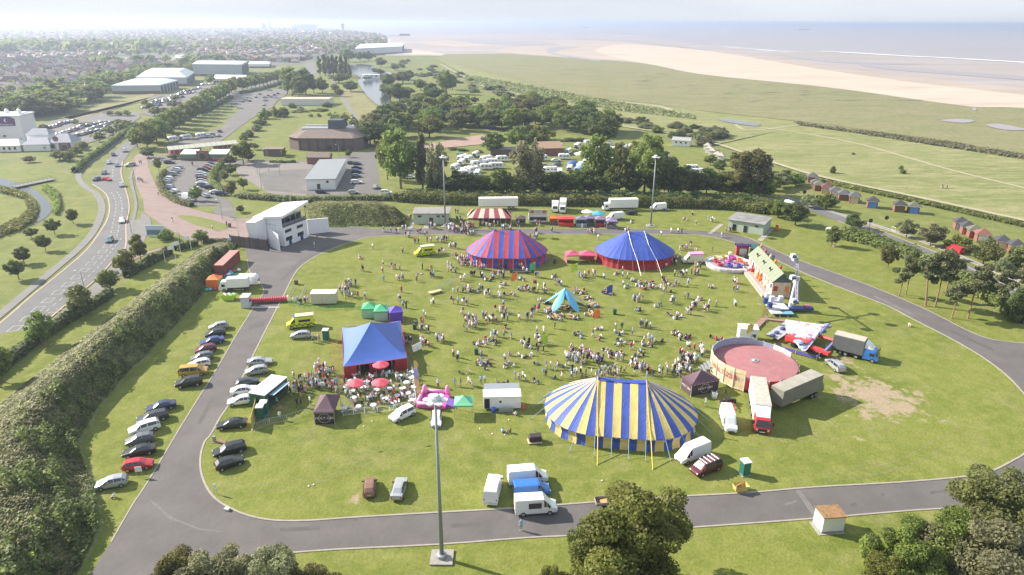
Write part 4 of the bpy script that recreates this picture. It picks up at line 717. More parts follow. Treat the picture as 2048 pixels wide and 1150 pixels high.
def big_top(name,label,group,cx,cy,rz,a,R,ze,zp,n_end,n_mid,roof_cols,wall_cols,first=0,ridge=None,ropes=None,wallr=.95,rope_m=None,straps=(),king=1.3,sagp=.93,shorty=1.0):
 t = thing(name,label,'circus tent',(cx,cy,.19),rz,group); N = []
 for i in range(n_mid + 1): N.append((-a + 2 * a * i / n_mid,-R,-a + 2 * a * i / n_mid))
 for i in range(1,n_end + 1): th = -math.pi / 2 + math.pi * i / n_end; N.append((a + R * math.cos(th),R * math.sin(th),a))
 for i in range(1,n_mid + 1): x = a - 2 * a * i / n_mid; N.append((x,R,x))
 for i in range(1,n_end): th = math.pi / 2 + math.pi * i / n_end; N.append((-a + R * math.cos(th),R * math.sin(th),-a))
 n = len(N); rows = 7
 def pt(p,s):      # s 0 at the ridge .. 1 at the eave
  rx = p[2]; zr = zp - (.12 * (1 - (rx / a) ** 2) if a else 0); z = ze + (zr - ze) * (1 - s) ** sagp; return (rx + (p[0] - rx) * s,p[1] * s,z)
 for i in range(n):
  p,q = N[i],N[(i + 1) % n]; sg = .07; mb = MB(); g_ = []
  for k in range(rows + 1):
   s = k / rows; A = pt(p,s); B = pt(q,s); mdd = tuple((A[w_] + B[w_]) / 2 - (sg * s * 3 if w_ == 2 else 0) * .5 for w_ in range(3)); g_.append([A,mdd,B])
  mb.grid(g_,roof_cols[(i + first) % len(roof_cols)]); mb.build('roof_panel',t,smooth=True)
  mb = MB(); gz = []
  for k,(z,e) in enumerate([(ze - .02,.985),(ze * .5,wallr),(.0,wallr + .03)]): gz.append([(p[2] + (p[0] - p[2]) * e,p[1] * e,z),((p[2] + q[2]) / 2 + ((p[0] + q[0]) / 2 - (p[2] + q[2]) / 2) * (e - .012),(p[1] + q[1]) / 2 * (e - .012),z),(q[2] + (q[0] - q[2]) * e,q[1] * e,z)])
  mb.grid(gz,wall_cols[(i + first) % len(wall_cols)]); mb.build('wall_panel',t)
  A = pt(p,1); rp = MB(); ox,oy = (p[0] - p[2],p[1]); l = math.hypot(ox,oy); ox /= l; oy /= l
  if i % (ropes or 2) == 0: rp.bar(A,(A[0] + ox * 2.3,A[1] + oy * 2.3,.05),.035,rope_m or RY['rope'],4).bar((A[0] + ox * 2.3,A[1] + oy * 2.3,-.05),(A[0] + ox * 2.35,A[1] + oy * 2.35,.4),.04,GREYM,4); rp.build('guy_rope',t)
 rp = MB(); rp.path([pt(p,1) for p in N] + [pt(N[0],1)],.035,ridge or roof_cols[0],4); rp.build('eave_trim',t)
 for s in (-1,1): kp = MB(); kp.bar((s * a,0,0),(s * a,0,zp + king),.11,STEEL,8); kp.lathe([(.45,zp - .35),(.22,zp + .1)],ridge or roof_cols[0],12,(s * a,0,0)); kp.build('king_pole',t)
 if ridge: rb = MB(); rb.grid([[(x,y,zp - (.12 * (1 - (x / a) ** 2)) - abs(y) * .42 + .05) for y in (-.55,0,.55)] for x in [-a + 2 * a * i / 8 for i in range(9)]],ridge); rb.build('ridge_cap',t)
 for (x0,m_,dx) in straps:
  A = (x0,0,zp + .2); E = (x0 + dx * .75,-R,ze + .1); S = (x0 + dx,-R - 4.2,0); mm = MB(); mm.path([A,pt((x0 + dx * .4,-R,x0),.5)[:2] + (pt((x0,-R,x0),.5)[2] + .1,),E,S],.07 if m_ is not STEEL else .035,m_,4); mm.build('storm_strap',t)
 return t
big_top('big_top','yellow and blue striped big top with oval plan and yellow storm straps','circus big tops',17.4,94.9,R_(-8),3.75,8.4,2.15,7.5,18,6,[RY['yellow'],RY['royal']],[RY['royal'],RY['yellow']],0,ridge=RY['royal'],straps=[(-3.8,RY['yrope'],.6),(3.8,RY['yrope'],.9)],rope_m=M('blue_rope',(.25,.42,.55),.8),sagp=.86)
big_top('big_top','red and blue striped big top by the back of the ring road','circus big tops',-1.4,174.8,R_(-2),3.3,7.6,2.8,8.2,14,5,[RY['blue'],RY['red']],[RY['red'],RY['blue']],1,rope_m=M('red_rope',(.5,.12,.14),.8))
big_top('big_top','plain blue big top with dark red walls beside the ice cream van','circus big tops',33.0,174.9,R_(1),2.15,8.4,2.7,7.9,15,3,[RY['royal']],[RY['dred']],0,rope_m=M('red_rope',(.5,.12,.14),.8),straps=[(-2.15,STEEL,1.6),(2.15,STEEL,2.6)])
def square_tent():
 c = [G(687,735,2.5),G(814,717,2.5),G(801,643,2.5),G(684,657,2.5)]; t = thing('bar_tent','large square blue marquee with red walls at the beer garden','marquee',(0,0,.19)); pk = (*G(742,646,7.0),7.0); bl = RY['ltb']; n = 12; mb = MB()
 def sag(p,q,s,u):
  e = [p[k] + (q[k] - p[k]) * u for k in (0,1)]; return (pk[0] + (e[0] - pk[0]) * s,pk[1] + (e[1] - pk[1]) * s,2.5 + 4.5 * (1 - s) ** 1.25 - .22 * math.sin(math.pi * u) * s)
 for i in range(4):
  mb = MB(); p,q = c[i],c[(i + 1) % 4]; mb.grid([[sag(p,q,k / n,u / 8) for u in range(9)] for k in range(n + 1)],bl); mb.build('roof_panel',t,smooth=True)
 for i in range(4):
  p,q = c[i],c[(i + 1) % 4]; ncut = 7 if i % 2 else 5
  for k in range(ncut):
   if i == 0 and k in (1,3): continue
   u0,u1 = k / ncut,(k + 1) / ncut; a = [p[w_] + (q[w_] - p[w_]) * u0 for w_ in (0,1)]; b = [p[w_] + (q[w_] - p[w_]) * u1 for w_ in (0,1)]; m_ = MB(); md = [(a[w_] + b[w_]) / 2 + (pk[w_] - (a[w_] + b[w_]) / 2) * .02 for w_ in (0,1)]
   m_.grid([[(*a,z),(*md,z),(*b,z)] for z in (2.38,1.2,0)],RY['red'] if i else RY['dred']); m_.build('wall_panel',t)
  m_ = MB(); m_.box(((p[0] + q[0]) / 2,(p[1] + q[1]) / 2,2.4),(math.dist(p,q),.05,.16),RY['red'],math.atan2(q[1] - p[1],q[0] - p[0])); m_.build('valance',t)
 for i in range(4):
  p,q = c[i],c[(i + 1) % 4]
  for u in (0,.25,.5,.75): e = (p[0] + (q[0] - p[0]) * u,p[1] + (q[1] - p[1]) * u); o = Vector((e[0] - pk[0],e[1] - pk[1])).normalized() * 2.4; m_ = MB(); m_.bar((*e,2.5),(e[0] + o.x,e[1] + o.y,0),.03,M('red_rope',(.5,.12,.14),.8),4); m_.bar((*e,0),(*e,2.5),.05,GREYM,5); m_.build('guy_rope',t)
 m_ = MB(); m_.bar((pk[0],pk[1],0),(pk[0],pk[1],7.3),.1,STEEL); m_.build('king_pole',t)
square_tent()
def gazebo(label,c,w,d,h,col,walls,rz,group='pop-up gazebos',wcol=None,peak=1.0,legs=STEEL,name='gazebo',zl=.19,flat=False):
 t = thing(name,label,'gazebo',(c[0],c[1],zl),rz,group); mb = MB(); n = 5
 for i,(p,q) in enumerate([((-1,-1),(1,-1)),((1,-1),(1,1)),((1,1),(-1,1)),((-1,1),(-1,-1))]):
  rows = []
  for k in range(n + 1):
   s = k / n; rows.append([(((p[0] + (q[0] - p[0]) * u)) * w / 2 * s,((p[1] + (q[1] - p[1]) * u)) * d / 2 * s,h + peak * (1 - s) ** 1.2) for u in (0,.5,1)])
  mb.grid(rows,col)
 mb.build('canopy',t); v = MB(); v.box((0,-d / 2 - .01,h - .14),(w,.03,.3),col); v.box((0,d / 2 + .01,h - .14),(w,.03,.3),col); v.box((-w / 2 - .01,0,h - .14),(.03,d,.3),col); v.box((w / 2 + .01,0,h - .14),(.03,d,.3),col); v.build('valance',t)
 for i,s in enumerate([(-1,-1),(1,-1),(1,1),(-1,1)]): l = MB(); l.box((s[0] * (w / 2 - .06),s[1] * (d / 2 - .06),h / 2),(.07,.07,h),legs); l.box((s[0] * (w / 2 - .06),s[1] * (d / 2 - .06),.03),(.2,.2,.06),legs); l.build('leg',t)
 for s in walls:
  m_ = MB(); wc = wcol.get(s,col) if wcol else col
  if s == 'f': m_.box((0,-d / 2 + .05,h / 2 - .1),(w - .1,.03,h - .25),wc)
  if s == 'b': m_.box((0,d / 2 - .05,h / 2 - .1),(w - .1,.03,h - .25),wc)
  if s == 'l': m_.box((-w / 2 + .05,0,h / 2 - .1),(.03,d - .1,h - .25),wc)
  if s == 'r': m_.box((w / 2 - .05,0,h / 2 - .1),(.03,d - .1,h - .25),wc)
  if s == 'c': m_.box((0,-d / 2 + .3,.5),(w - .2,.5,.95),wc)
  m_.build({'c': 'counter'}.get(s,'side_wall'),t)
 return t
gazebo('pale green gazebo with see-through sides beside its twin, near the toilets cabin',G(740,632),3,3.4,2.2,RY['green'],'flb',.1,wcol={'f': M('pale_green_net',(.30,.52,.38),.8),'l': M('pale_green_net',(.30,.52,.38),.8)}); gazebo('green gazebo touching the purple one behind the bar tent',G(764,637),3,3.4,2.2,RY['green'],'flb',.1,wcol={'f': M('pale_green_net',(.30,.52,.38),.8)})
gazebo('deep purple gazebo with closed sides behind the bar tent',G(792,640),2.9,3.0,2.2,RY['purple'],'flbr',.25)
gazebo('orange gazebo with one green side wall by the rusty container',G(431,574),3,3,2.2,RY['orange'],'flr',.05,wcol={'r': RY['green']}); gazebo('open green gazebo on thin legs beside the pink bouncy castle',G(928,829),3,3,2.4,M('canvas_mint',(.16,.50,.28),.6),'',.02)
gazebo('red and pink gazebo beside the blue big top, smaller of two',G(1143,524),3.2,3.2,2.2,RY['pink'],'l',.1); gazebo('red and pink gazebo beside the blue big top, wider of two',G(1174,524),4.2,3.2,2.2,RY['pink'],'b',-.03)
def gin_tent(label,c,w,d,rz,h=2.3):
 t = gazebo(label,c,w,d,h,RY['aub'],'lf',rz,group='gin bar tents',wcol={'f': RY['black'],'l': RY['aub']},peak=1.6,name='bar_gazebo'); lt = M('sign_lettering',(.7,.68,.66),.6)
 link('lettering',text_mesh('HOLY GIN',.62,lt),t,(0,-d / 2 - .0,1.15),(R_(90),0,0)); link('lettering',text_mesh('HOLY GIN',.55,lt),t,(-w / 2 + .0,0,1.15),(R_(90),0,R_(-90)))
 rg = MB()
 for k in range(24):
  a0,a1 = math.tau * k / 24,math.tau * (k + 1) / 24; rg.bar((math.cos(a0) * .95,-d / 2 + .02,1.1 + math.sin(a0) * .8),(math.cos(a1) * .95,-d / 2 + .02,1.1 + math.sin(a1) * .8),.02,lt,4)
 rg.build('emblem_ring',t)
 for k in range(6): link('lettering',text_mesh('HOLY GIN',.14,lt),t,(-w / 2 + (k + .5) * w / 6,-d / 2 - .035,h - .14),(R_(90),0,0))
 return t
gin_tent('dark aubergine gin tent with white lettering beside the round ride',G(1398,781),5.6,3.2,.35); gin_tent('dark aubergine gin bar tent at the end of the beer garden',G(657,832),3.2,5.6,.06)
def star_tent():
 X,Y = G(1129,613); t = thing('star_tent','light blue star-shaped canopy over picnic tables in the crowd','canopy',(X,Y,.19),.3); mb = MB(); n = 5
 for i in range(n):
  a0 = math.tau * i / n; rows = []
  for k in range(9):
   s = k / 8; half = (math.pi / n) * (1 - s) ** .8 * 1.0 + .03; r = .1 + 4.9 * s; z = 4.0 * (1 - s) ** 1.0 + .05; rows.append([(r * math.cos(a0 + half * u) * (1 if abs(u) > .5 else 1),r * math.sin(a0 + half * u),z + .22 * (1 - abs(u)) * (1 - s)) for u in (-1,-.5,0,.5,1)])
  m_ = MB(); m_.grid(rows,RY['sky']); m_.build('canopy_wing',t,smooth=True)
 m_ = MB(); m_.bar((0,0,0),(0,0,4.1),.06,STEEL); m_.build('pole',t)
star_tent()
def pavilion():
 X,Y = G(979,446); t = thing('striped_marquee','maroon and cream striped marquee with open front before the white trailer','marquee',(X,Y,.16),0); L,W,h,z = 14,7,2.4,4.6; n = 8
 ridge = 4.0
 for k in range(n):
  for s in (-1,1):
   x0,x1 = -L / 2 + L * k / n,-L / 2 + L * (k + 1) / n; r0,r1 = max(-ridge,min(ridge,x0 * .75)),max(-ridge,min(ridge,x1 * .75)); m_ = MB()
   m_.grid([[(x0 + (r0 - x0) * q,s * W / 2 * (1 - q),h + (z - h) * q ** .92),(x1 + (r1 - x1) * q,s * W / 2 * (1 - q),h + (z - h) * q ** .92)] for q in (0,.33,.66,1)],RY['maroon'] if k % 2 else RY['cream']); m_.build('roof_panel',t)
 for s in (-1,1):
  for k in range(3): y0,y1 = -W / 2 + W * k / 3,-W / 2 + W * (k + 1) / 3; m_ = MB(); rr_ = s * ridge; m_.add([(s * L / 2,y0,h),(s * L / 2,y1,h),(s * L / 2 * .75,0,z)],[(0,1,2)],RY['cream'] if k == 1 else RY['maroon']); m_.build('roof_panel',t)
 m_ = MB(); m_.box((0,W / 2,h / 2),(L,.05,h),RY['maroon']); m_.build('back_wall',t)
 for k in range(9): m_ = MB(); m_.bar((-L / 2 + L * k / 8,-W / 2,0),(-L / 2 + L * k / 8,-W / 2,h),.05,RY['cream']); m_.build('pole',t)
 m_ = MB(); m_.box((2,1.5,.5),(9,1,1),WOOD); m_.build('counter',t)
pavilion()
# ------------------------------------------------------------------ buildings near the arena
def wall_with(mb,L,h,m): pass
def win(t,x,y,z,w_,h_,rz=0,frame=WHITE,glass=GLASS,name='window',dp=.08):
 f = MB(); f.box((0,0,0),(w_ + .16,dp,h_ + .16),frame); o = f.build(name,t,loc=(x,y,z),rot=(0,0,rz)); g_ = MB(); g_.box((0,-dp / 2 - .006,0),(w_,.03,h_),glass); g_.build('pane',o); return o
def shed(label,px,L,W,h,rz,wall,roof,group,ridge=.35,skylights=0,wins=()):
 X,Y = G(*px); t = thing('shed_building',label,'building',(X,Y,.16),rz,group); m_ = MB(); m_.box((0,0,h / 2),(L,W,h),wall); m_.build('wall',t); m_ = MB(); e = .4
 m_.add([(-L / 2 - e,-W / 2 - e,h + .02),(L / 2 + e,-W / 2 - e,h + .02),(L / 2 + e,0,h + ridge),(-L / 2 - e,0,h + ridge),(L / 2 + e,W / 2 + e,h + .02),(-L / 2 - e,W / 2 + e,h + .02)] + [(-L / 2 - e,-W / 2 - e,h + .2),(L / 2 + e,-W / 2 - e,h + .2),(L / 2 + e,0,h + ridge + .18),(-L / 2 - e,0,h + ridge + .18),(L / 2 + e,W / 2 + e,h + .2),(-L / 2 - e,W / 2 + e,h + .2)],[(6,7,8,9),(9,8,10,11),(0,1,7,6),(5,11,10,4),(1,2,8,7),(2,4,10,8),(3,0,6,9),(5,3,9,11)],roof); rf = m_.build('roof',t)
 for k in range(skylights): q = MB(); q.box((-L / 2 + (k + .5) * L / skylights,-W / 4,h + ridge / 2 + .25),(L / skylights * .5,W * .3,.04),GLASS); q.build('roof_light',rf)
 for (x,w_,hh) in wins: win(t,x,-W / 2 - .02,h - hh / 2 - .5 if hh < 1.5 else hh / 2 + .1,w_,hh,frame=wall,name='door' if hh > 1.5 else 'window')
 return t
PG = M('pale_green_render',(.42,.48,.38),.8,var=.06,vs=1); FELT = M('roof_felt',(.24,.225,.21),.9,var=.18,vs=.8)
shed('pale green flat-roofed block behind the first back floodlight',(865,443),11,7.5,3.4,.02,PG,FELT,'pale green blocks by the ring road',.2,0,[(-3.6,1.2,.6),(0,1.2,2.1),(2.2,1.0,.6),(4,1.0,.6)])
shed('pale green block with patched roof between ring road and orange bin',(1498,459),10.5,9.5,3.3,R_(-33),PG,M('patched_roof',(.22,.215,.21),.9,var=.3,vs=.35),'pale green blocks by the ring road',.2,0,[(-3.4,1.1,2.1),(0,1.1,2.1),(3.2,1.1,.5)])
X,Y = G(1655,1056); t = thing('white_hut','small white rendered hut with mossy sloping roof on the lower lawn','hut',(X,Y,.14),R_(6)); m_ = MB(); L,W = 2.9,2.1
m_.add([(-L / 2,-W / 2,0),(L / 2,-W / 2,0),(L / 2,W / 2,0),(-L / 2,W / 2,0),(-L / 2,-W / 2,2.25),(L / 2,-W / 2,2.25),(L / 2,W / 2,2.45),(-L / 2,W / 2,2.45)],[(0,1,5,4),(1,2,6,5),(2,3,7,6),(3,0,4,7)],WHITE); m_.build('wall',t)
m_ = MB(); m_.box((0,0,2.44),(3.15,2.4,.12),M('mossy_roof',(.26,.15,.07),.95,var=.3,vs=1.2,dirt=((.10,.09,.04),1.5)),0); m_.build('roof',t); m_ = MB(); m_.box((0,0,.12),(2.96,2.16,.25),CONC); m_.box((-.2,-.15,.04),(3.4,2.5,.07),CONC); m_.build('plinth',t); m_ = MB(); m_.box((-L / 2 - .02,0,1.1),(.06,.9,2.0),M('grey_door',(.4,.42,.42),.6)); m_.build('door',t)
def control_building():
 A,B = G(570,494),G(617,475); W2 = G(519,473); c = (A[0],A[1]); rz = math.atan2(B[1] - A[1],B[0] - A[0]); t = thing('white_control_building','white three-storey angular building with glazed top gallery beside the arena gate','building',(c[0],c[1],.17),rz)
 Lx = math.dist(A,B); D = 9.0; LB = M('white_render',(.80,.80,.82),.6,var=.03,vs=1); zf,zb = 9.6,7.0      # local x along the front, +y back
 m_ = MB(); P = [(0,0),(Lx,0),(Lx + .5,D),(-.6,D)]
 m_.prism(P,0,5.6,LB); bk = MB(); bk.prism([(3.2,1.6),(Lx - .1,1.6),(Lx + .4,D),(-.6,D)],5.6,8.0,LB); m_.build('wall',t); bk.build('upper_wall',t)
 m_ = MB(); m_.add([(-.15,-.5,8.3),(Lx + 1.0,-.5,10.2),(Lx + 1.1,D + .3,8.8),(-1.6,D + .3,7.4),(-.15,-.5,9.0),(Lx + 1.0,-.5,10.9),(Lx + 1.1,D + .3,9.3),(-1.6,D + .3,7.9)],[(4,5,6,7),(0,1,5,4),(1,2,6,5),(2,3,7,6),(3,0,4,7),(3,2,1,0)],M('bright_roof',(.82,.82,.82),.5)); m_.build('roof',t)
 m_ = MB(); m_.add([(-.05,0,5.6),(-.05,1.7,5.6),(-.4,D,5.6),(-.05,0,8.4),(-.05,1.7,8.3),(-.5,D,7.5),(-.6,0,0),(-.9,D,0)],[(0,1,4,3),(1,2,5,4)],LB); m_.build('side_wall',t)
 for k in range(4): x0 = .35 + k * (Lx - .7) / 4; w_ = (Lx - .7) / 4; m_ = MB(); m_.box((x0 + w_ / 2,.06,6.15),(w_ - .08,.05,.95),M('balcony_glass',(.12,.15,.2),.1,spec=.9)); m_.build('balustrade_panel',t); win(t,x0 + w_ / 2,1.55,6.9,w_ - .35,1.7,name='gallery_window',frame=GREYM)
 for x in (.15,Lx / 2,Lx - .15): m_ = MB(); m_.bar((x,.05,5.6),(x,.05,9.3),.06,DARK); m_.build('gallery_post',t)
 m_ = MB(); m_.box((Lx / 2,.4,5.62),(Lx,1.2,.12),DARK); m_.build('gallery_deck',t)
 for x in (2.0,6.9): win(t,x,-.03,4.2,2.6,.9,frame=LB,name='window'); win(t,x,-.03,1.9,2.6,1.1,frame=LB,name='window'); m_ = MB(); m_.box((x + .4,-.05,.75),(1.0,.1,1.5),M('blue_door',(.02,.05,.14),.4)); m_.build('door',t)
 for (y,z) in [(1.0,6.9),(1.6,3.9),(2.3,3.9),(1.3,1.2),(6.2,4.8),(7.2,4.8)]: win(t,-.05 - .06 * y,y,z,.5,1.3,R_(90),frame=LB,name='side_window')
 # lobby fin wall and slanting entrance wall
 m_ = MB(); m_.add([(-3.6,-1.6,0),(-1.8,3.4,0),(-1.8,3.7,0),(-3.9,-1.6,0),(-3.0,-1.0,4.4),(-1.8,3.4,5.4),(-1.8,3.7,5.4),(-3.3,-1.0,4.4)],[(0,1,5,4),(1,2,6,5),(2,3,7,6),(3,0,4,7),(4,5,6,7)],LB); m_.build('fin_wall',t)
 m_ = MB(); m_.add([(-.6,5.5,0),(-3.6,6.5,0),(-3.6,D,0),(-.6,D,0),(-.4,5.5,8),(-4.0,6.0,7.4),(-4.6,D,7.2),(-.6,D,7.6)],[(0,4,5,1),(1,5,6,2),(2,6,7,3),(4,7,6,5)],LB); m_.build('wing',t); m_ = MB(); m_.box((-1.2,3.2,1.3),(1.3,.1,2.6),DARK); m_.build('entrance',t)
 m_ = MB(); m_.box((-3.62,6.9,1.0),(.1,1.0,2.0),M('blue_door',(.02,.05,.14),.4),R_(20)); m_.build('door',t)
 link('lettering',text_mesh('Meridian Showground',.42,M('sign_grey',(.45,.45,.48),.6)),t,(-.62,3.6,6.2),(R_(90),0,R_(-92)))
 E,Q = G(617,470),G(659,465); wl = thing('white_wing_wall','freestanding white wall running from the white building along the bank','wall',(E[0],E[1],.17),math.atan2(Q[1] - E[1],Q[0] - E[0])); m_ = MB(); l = math.dist(E,Q); m_.add([(0,0,0),(l,0,0),(l,.4,0),(0,.4,0),(0,0,4.6),(l,0,4.4),(l,.4,4.4),(0,.4,4.6)],[(0,1,5,4),(1,2,6,5),(2,3,7,6),(3,0,4,7),(4,5,6,7)],LB); m_.build('wall',wl)
control_building()
def gate():
 A,B = G(462,493),G(537,503); l = math.dist(A,B); t = thing('timber_gate','tall dark timber fence and gate between earth bank and white building','fence',(A[0],A[1],.17),math.atan2(B[1] - A[1],B[0] - A[0])); n = int(l / .28)
 me = None
 for k in range(n):
  if me is None: m_ = MB(); m_.box((0,0,1.6),(.25,.06,3.2),M('dark_fence',(.11,.09,.085),.9,var=.2,vs=3,rv=.25)); me = m_.mesh('board')
  link('board',me,t,((k + .5) * l / n,0 if k % 2 else .05,0))
 for k in range(5): m_ = MB(); m_.box((k * l / 4,.15,1.65),(.22,.2,3.5),DARK); m_.build('post',t)
gate()
# leisure hall with brown roof
def hall():
 A,B = G(574,301),G(722,303); X,Y = (A[0] + B[0]) / 2,A[1] + 11; t = thing('brown_hall','large brown brick hall with dark roof tower behind the paved court','building',(X,Y,.15),0); W = 37; D = 22; BW = M('dark_brick',(.15,.11,.10),.9,var=.1,vs=.8); RF = M('brown_tiles',(.20,.155,.13),.9,var=.12,vs=.5)
 P = [(-W / 2,-D / 2 + 5),(-W / 2 + 6,-D / 2),(W / 2 - 4,-D / 2),(W / 2,-D / 2 + 5),(W / 2,D / 2 - 4),(W / 2 - 5,D / 2),(-W / 2 + 5,D / 2),(-W / 2,D / 2 - 4)]; m_ = MB(); m_.prism(P,0,6.2,BW); m_.build('wall',t); O = [(x * 1.04,y * 1.07) for x,y in P]; I = [(x * .74,y * .45 + 1) for x,y in P]
 m_ = MB(); n = len(P); m_.add([(x,y,6.0) for x,y in O] + [(x,y,9.4) for x,y in I],[(i,(i + 1) % n,n + (i + 1) % n,n + i) for i in range(n)] + [tuple(range(n,2 * n))],RF); m_.add([(x,y,5.95) for x,y in O],[tuple(range(n))],RF); m_.build('roof',t)
 m_ = MB(); m_.box((-6,-3.2,9.7),(13,.8,.9),WHITE); m_.build('roof_light',t); m_ = MB(); m_.box((-6,5,9.9),(14,.5,1.0),OFFW); m_.build('roof_light',t); m_ = MB(); m_.box((-6,1,9.45),(13,7,.1),M('lead_roof',(.3,.31,.33),.7)); m_.build('flat_roof',t)
 TW = M('slate_tower',(.07,.085,.11),.6,var=.15,vs=1); m_ = MB(); m_.box((4.5,0,11.2),(7.5,6.5,5),TW,0,(.92,1)); m_.build('tower',t); m_ = MB(); m_.box((11.5,0,10),(3,2.2,1.6),WHITE); m_.build('vent',t)
 for k in range(7): m_ = MB(); m_.box((-W / 2 + 6.6 + k * 4.4,-D / 2 - .15,3.1),(.6,.5,6.2),M('pilaster',(.10,.075,.07),.9)); m_.build('pilaster',t)
 for x in (2.5,6,9.5,13): m_ = MB(); m_.box((x,-D / 2 - .1,1.4),(2.2,.2,2.6),GLASS); m_.build('door',t)
hall()
shed('white shed with pale grey metal roof and blue door by the car park',(656,358),10.8,40,4.0,R_(7),WHITE,M('pale_metal_roof',(.26,.275,.29),.5,.1,var=.07,vs=.4,stretch=(.3,4,1)),'low buildings near the car parks',.12,0,[(-.8,1.2,2.2),(2.6,.9,.9)])
t_ = shed('flat tan-roofed building among shrubs beyond the lawn',(616,209),36,16,4.5,.02,OFFW,M('tan_roof',(.42,.35,.28),.9,var=.05,vs=.2),'low buildings near the car parks',.3)
shed('small brown-roofed kiosk with white panel behind the white shed',(640,326),10,6,2.8,.02,BRICKM,M('brown_tiles',(.20,.155,.13),.9),'low buildings near the car parks',1.6,0,[(2,2.4,1.2)]); shed('dark open-fronted shelter beside the brown hall',(550,311),9,5,3.2,.02,M('dark_brick',(.15,.11,.10),.9),M('brown_tiles',(.20,.155,.13),.9),'low buildings near the car parks',.2)
shed('dark low clubhouse under trees at the caravan site',(1007,309),13,7,2.8,.1,M('dark_brick',(.15,.11,.10),.9),FELT,'caravan site buildings',.6); shed('brown-roofed reception lodge at the caravan site',(1096,306),11,14,3.2,.15,BRICKM,M('tan_tiles',(.30,.2,.13),.9,var=.1,vs=1),'caravan site buildings',2.2)
shed('white bungalow with grey roof alone on the dune lawn',(1363,291),9,6,2.7,R_(-22),WHITE,M('grey_tiles',(.33,.33,.33),.8),'buildings on the dune lawn',1.4,0,[(-2.5,1,.8),(0,1,.8),(2.5,1,.8)])
def market():
 A,B = G(375,321),G(443,319); t = thing('green_market_hall','green fronted market building with round arch and pale panelled roofs','building',((A[0] + B[0]) / 2,A[1] + 4,.14),.02); GM = M('market_green',(.12,.24,.17),.7,var=.1,vs=1); m_ = MB(); m_.box((0,-1.5,1.4),(20.5,5,2.8),GM); m_.build('wall',t); m_ = MB(); m_.box((0,-4.05,.5),(20.6,.1,1.0),BRICKM); m_.build('plinth',t)
 PRF = M('pale_panel_roof',(.62,.66,.58),.6,var=.06,vs=.5)
 for x,w_ in ((-6.6,7.2),(6.9,8.4)): m_ = MB(); m_.add([(x - w_ / 2,-4.3,2.85),(x + w_ / 2,-4.3,2.85),(x + w_ / 2,1.2,4.2),(x - w_ / 2,1.2,4.2),(x - w_ / 2,1.2,2.8),(x + w_ / 2,1.2,2.8)],[(0,1,2,3),(0,3,4),(1,5,2),(3,2,5,4)],PRF); m_.build('roof',t)
 m_ = MB(); m_.box((.2,-4.3,2.2),(5.4,.8,4.4),BRICKM); m_.build('gatehouse',t); m_ = MB(); m_.lathe([(1.6,-.3),(1.6,.3)],GLASS,20); m_.lathe([(1.85,-.26),(1.85,.2)],M('arch_trim',(.4,.28,.14),.7),20); a = m_.build('arch',t,loc=(.2,-4.75,1.9),rot=(R_(90),0,0))
 A,B = G(336,313),G(474,299); L = math.dist(A,B); c = thing('long_canopy','long cream canopy roof on posts stretching behind the green market','canopy',(A[0],A[1],.14),math.atan2(B[1] - A[1],B[0] - A[0]))
 for k in range(13): m_ = MB(); x0,x1 = L * k / 13,L * (k + 1) / 13; m_.add([(x0 + .1,-3,3.3),(x1,-3,3.3),(x1,0,4.6),(x0 + .1,0,4.6),(x1,3,3.3),(x0 + .1,3,3.3),(x0 + .1,-3,3.0),(x1,-3,3.0)],[(0,1,2,3),(3,2,4,5),(6,7,1,0)],M('cream_roof',(.66,.62,.48),.7,var=.05,vs=.6)); m_.build('roof_panel',c)
 for k in range(14):
  for y in (-2.6,2.6): m_ = MB(); m_.bar((L * k / 13,y,0),(L * k / 13,y,3.4),.09,WHITE,5); m_.build('post',c)
 m_ = MB(); m_.box((L * .8,0,1.4),(9,4,2.8),BRICKM); m_.box((L * .25,0,1.2),(14,3.5,2.4),M('stall_red',(.33,.07,.05),.8)); m_.build('kiosk',c)
market()
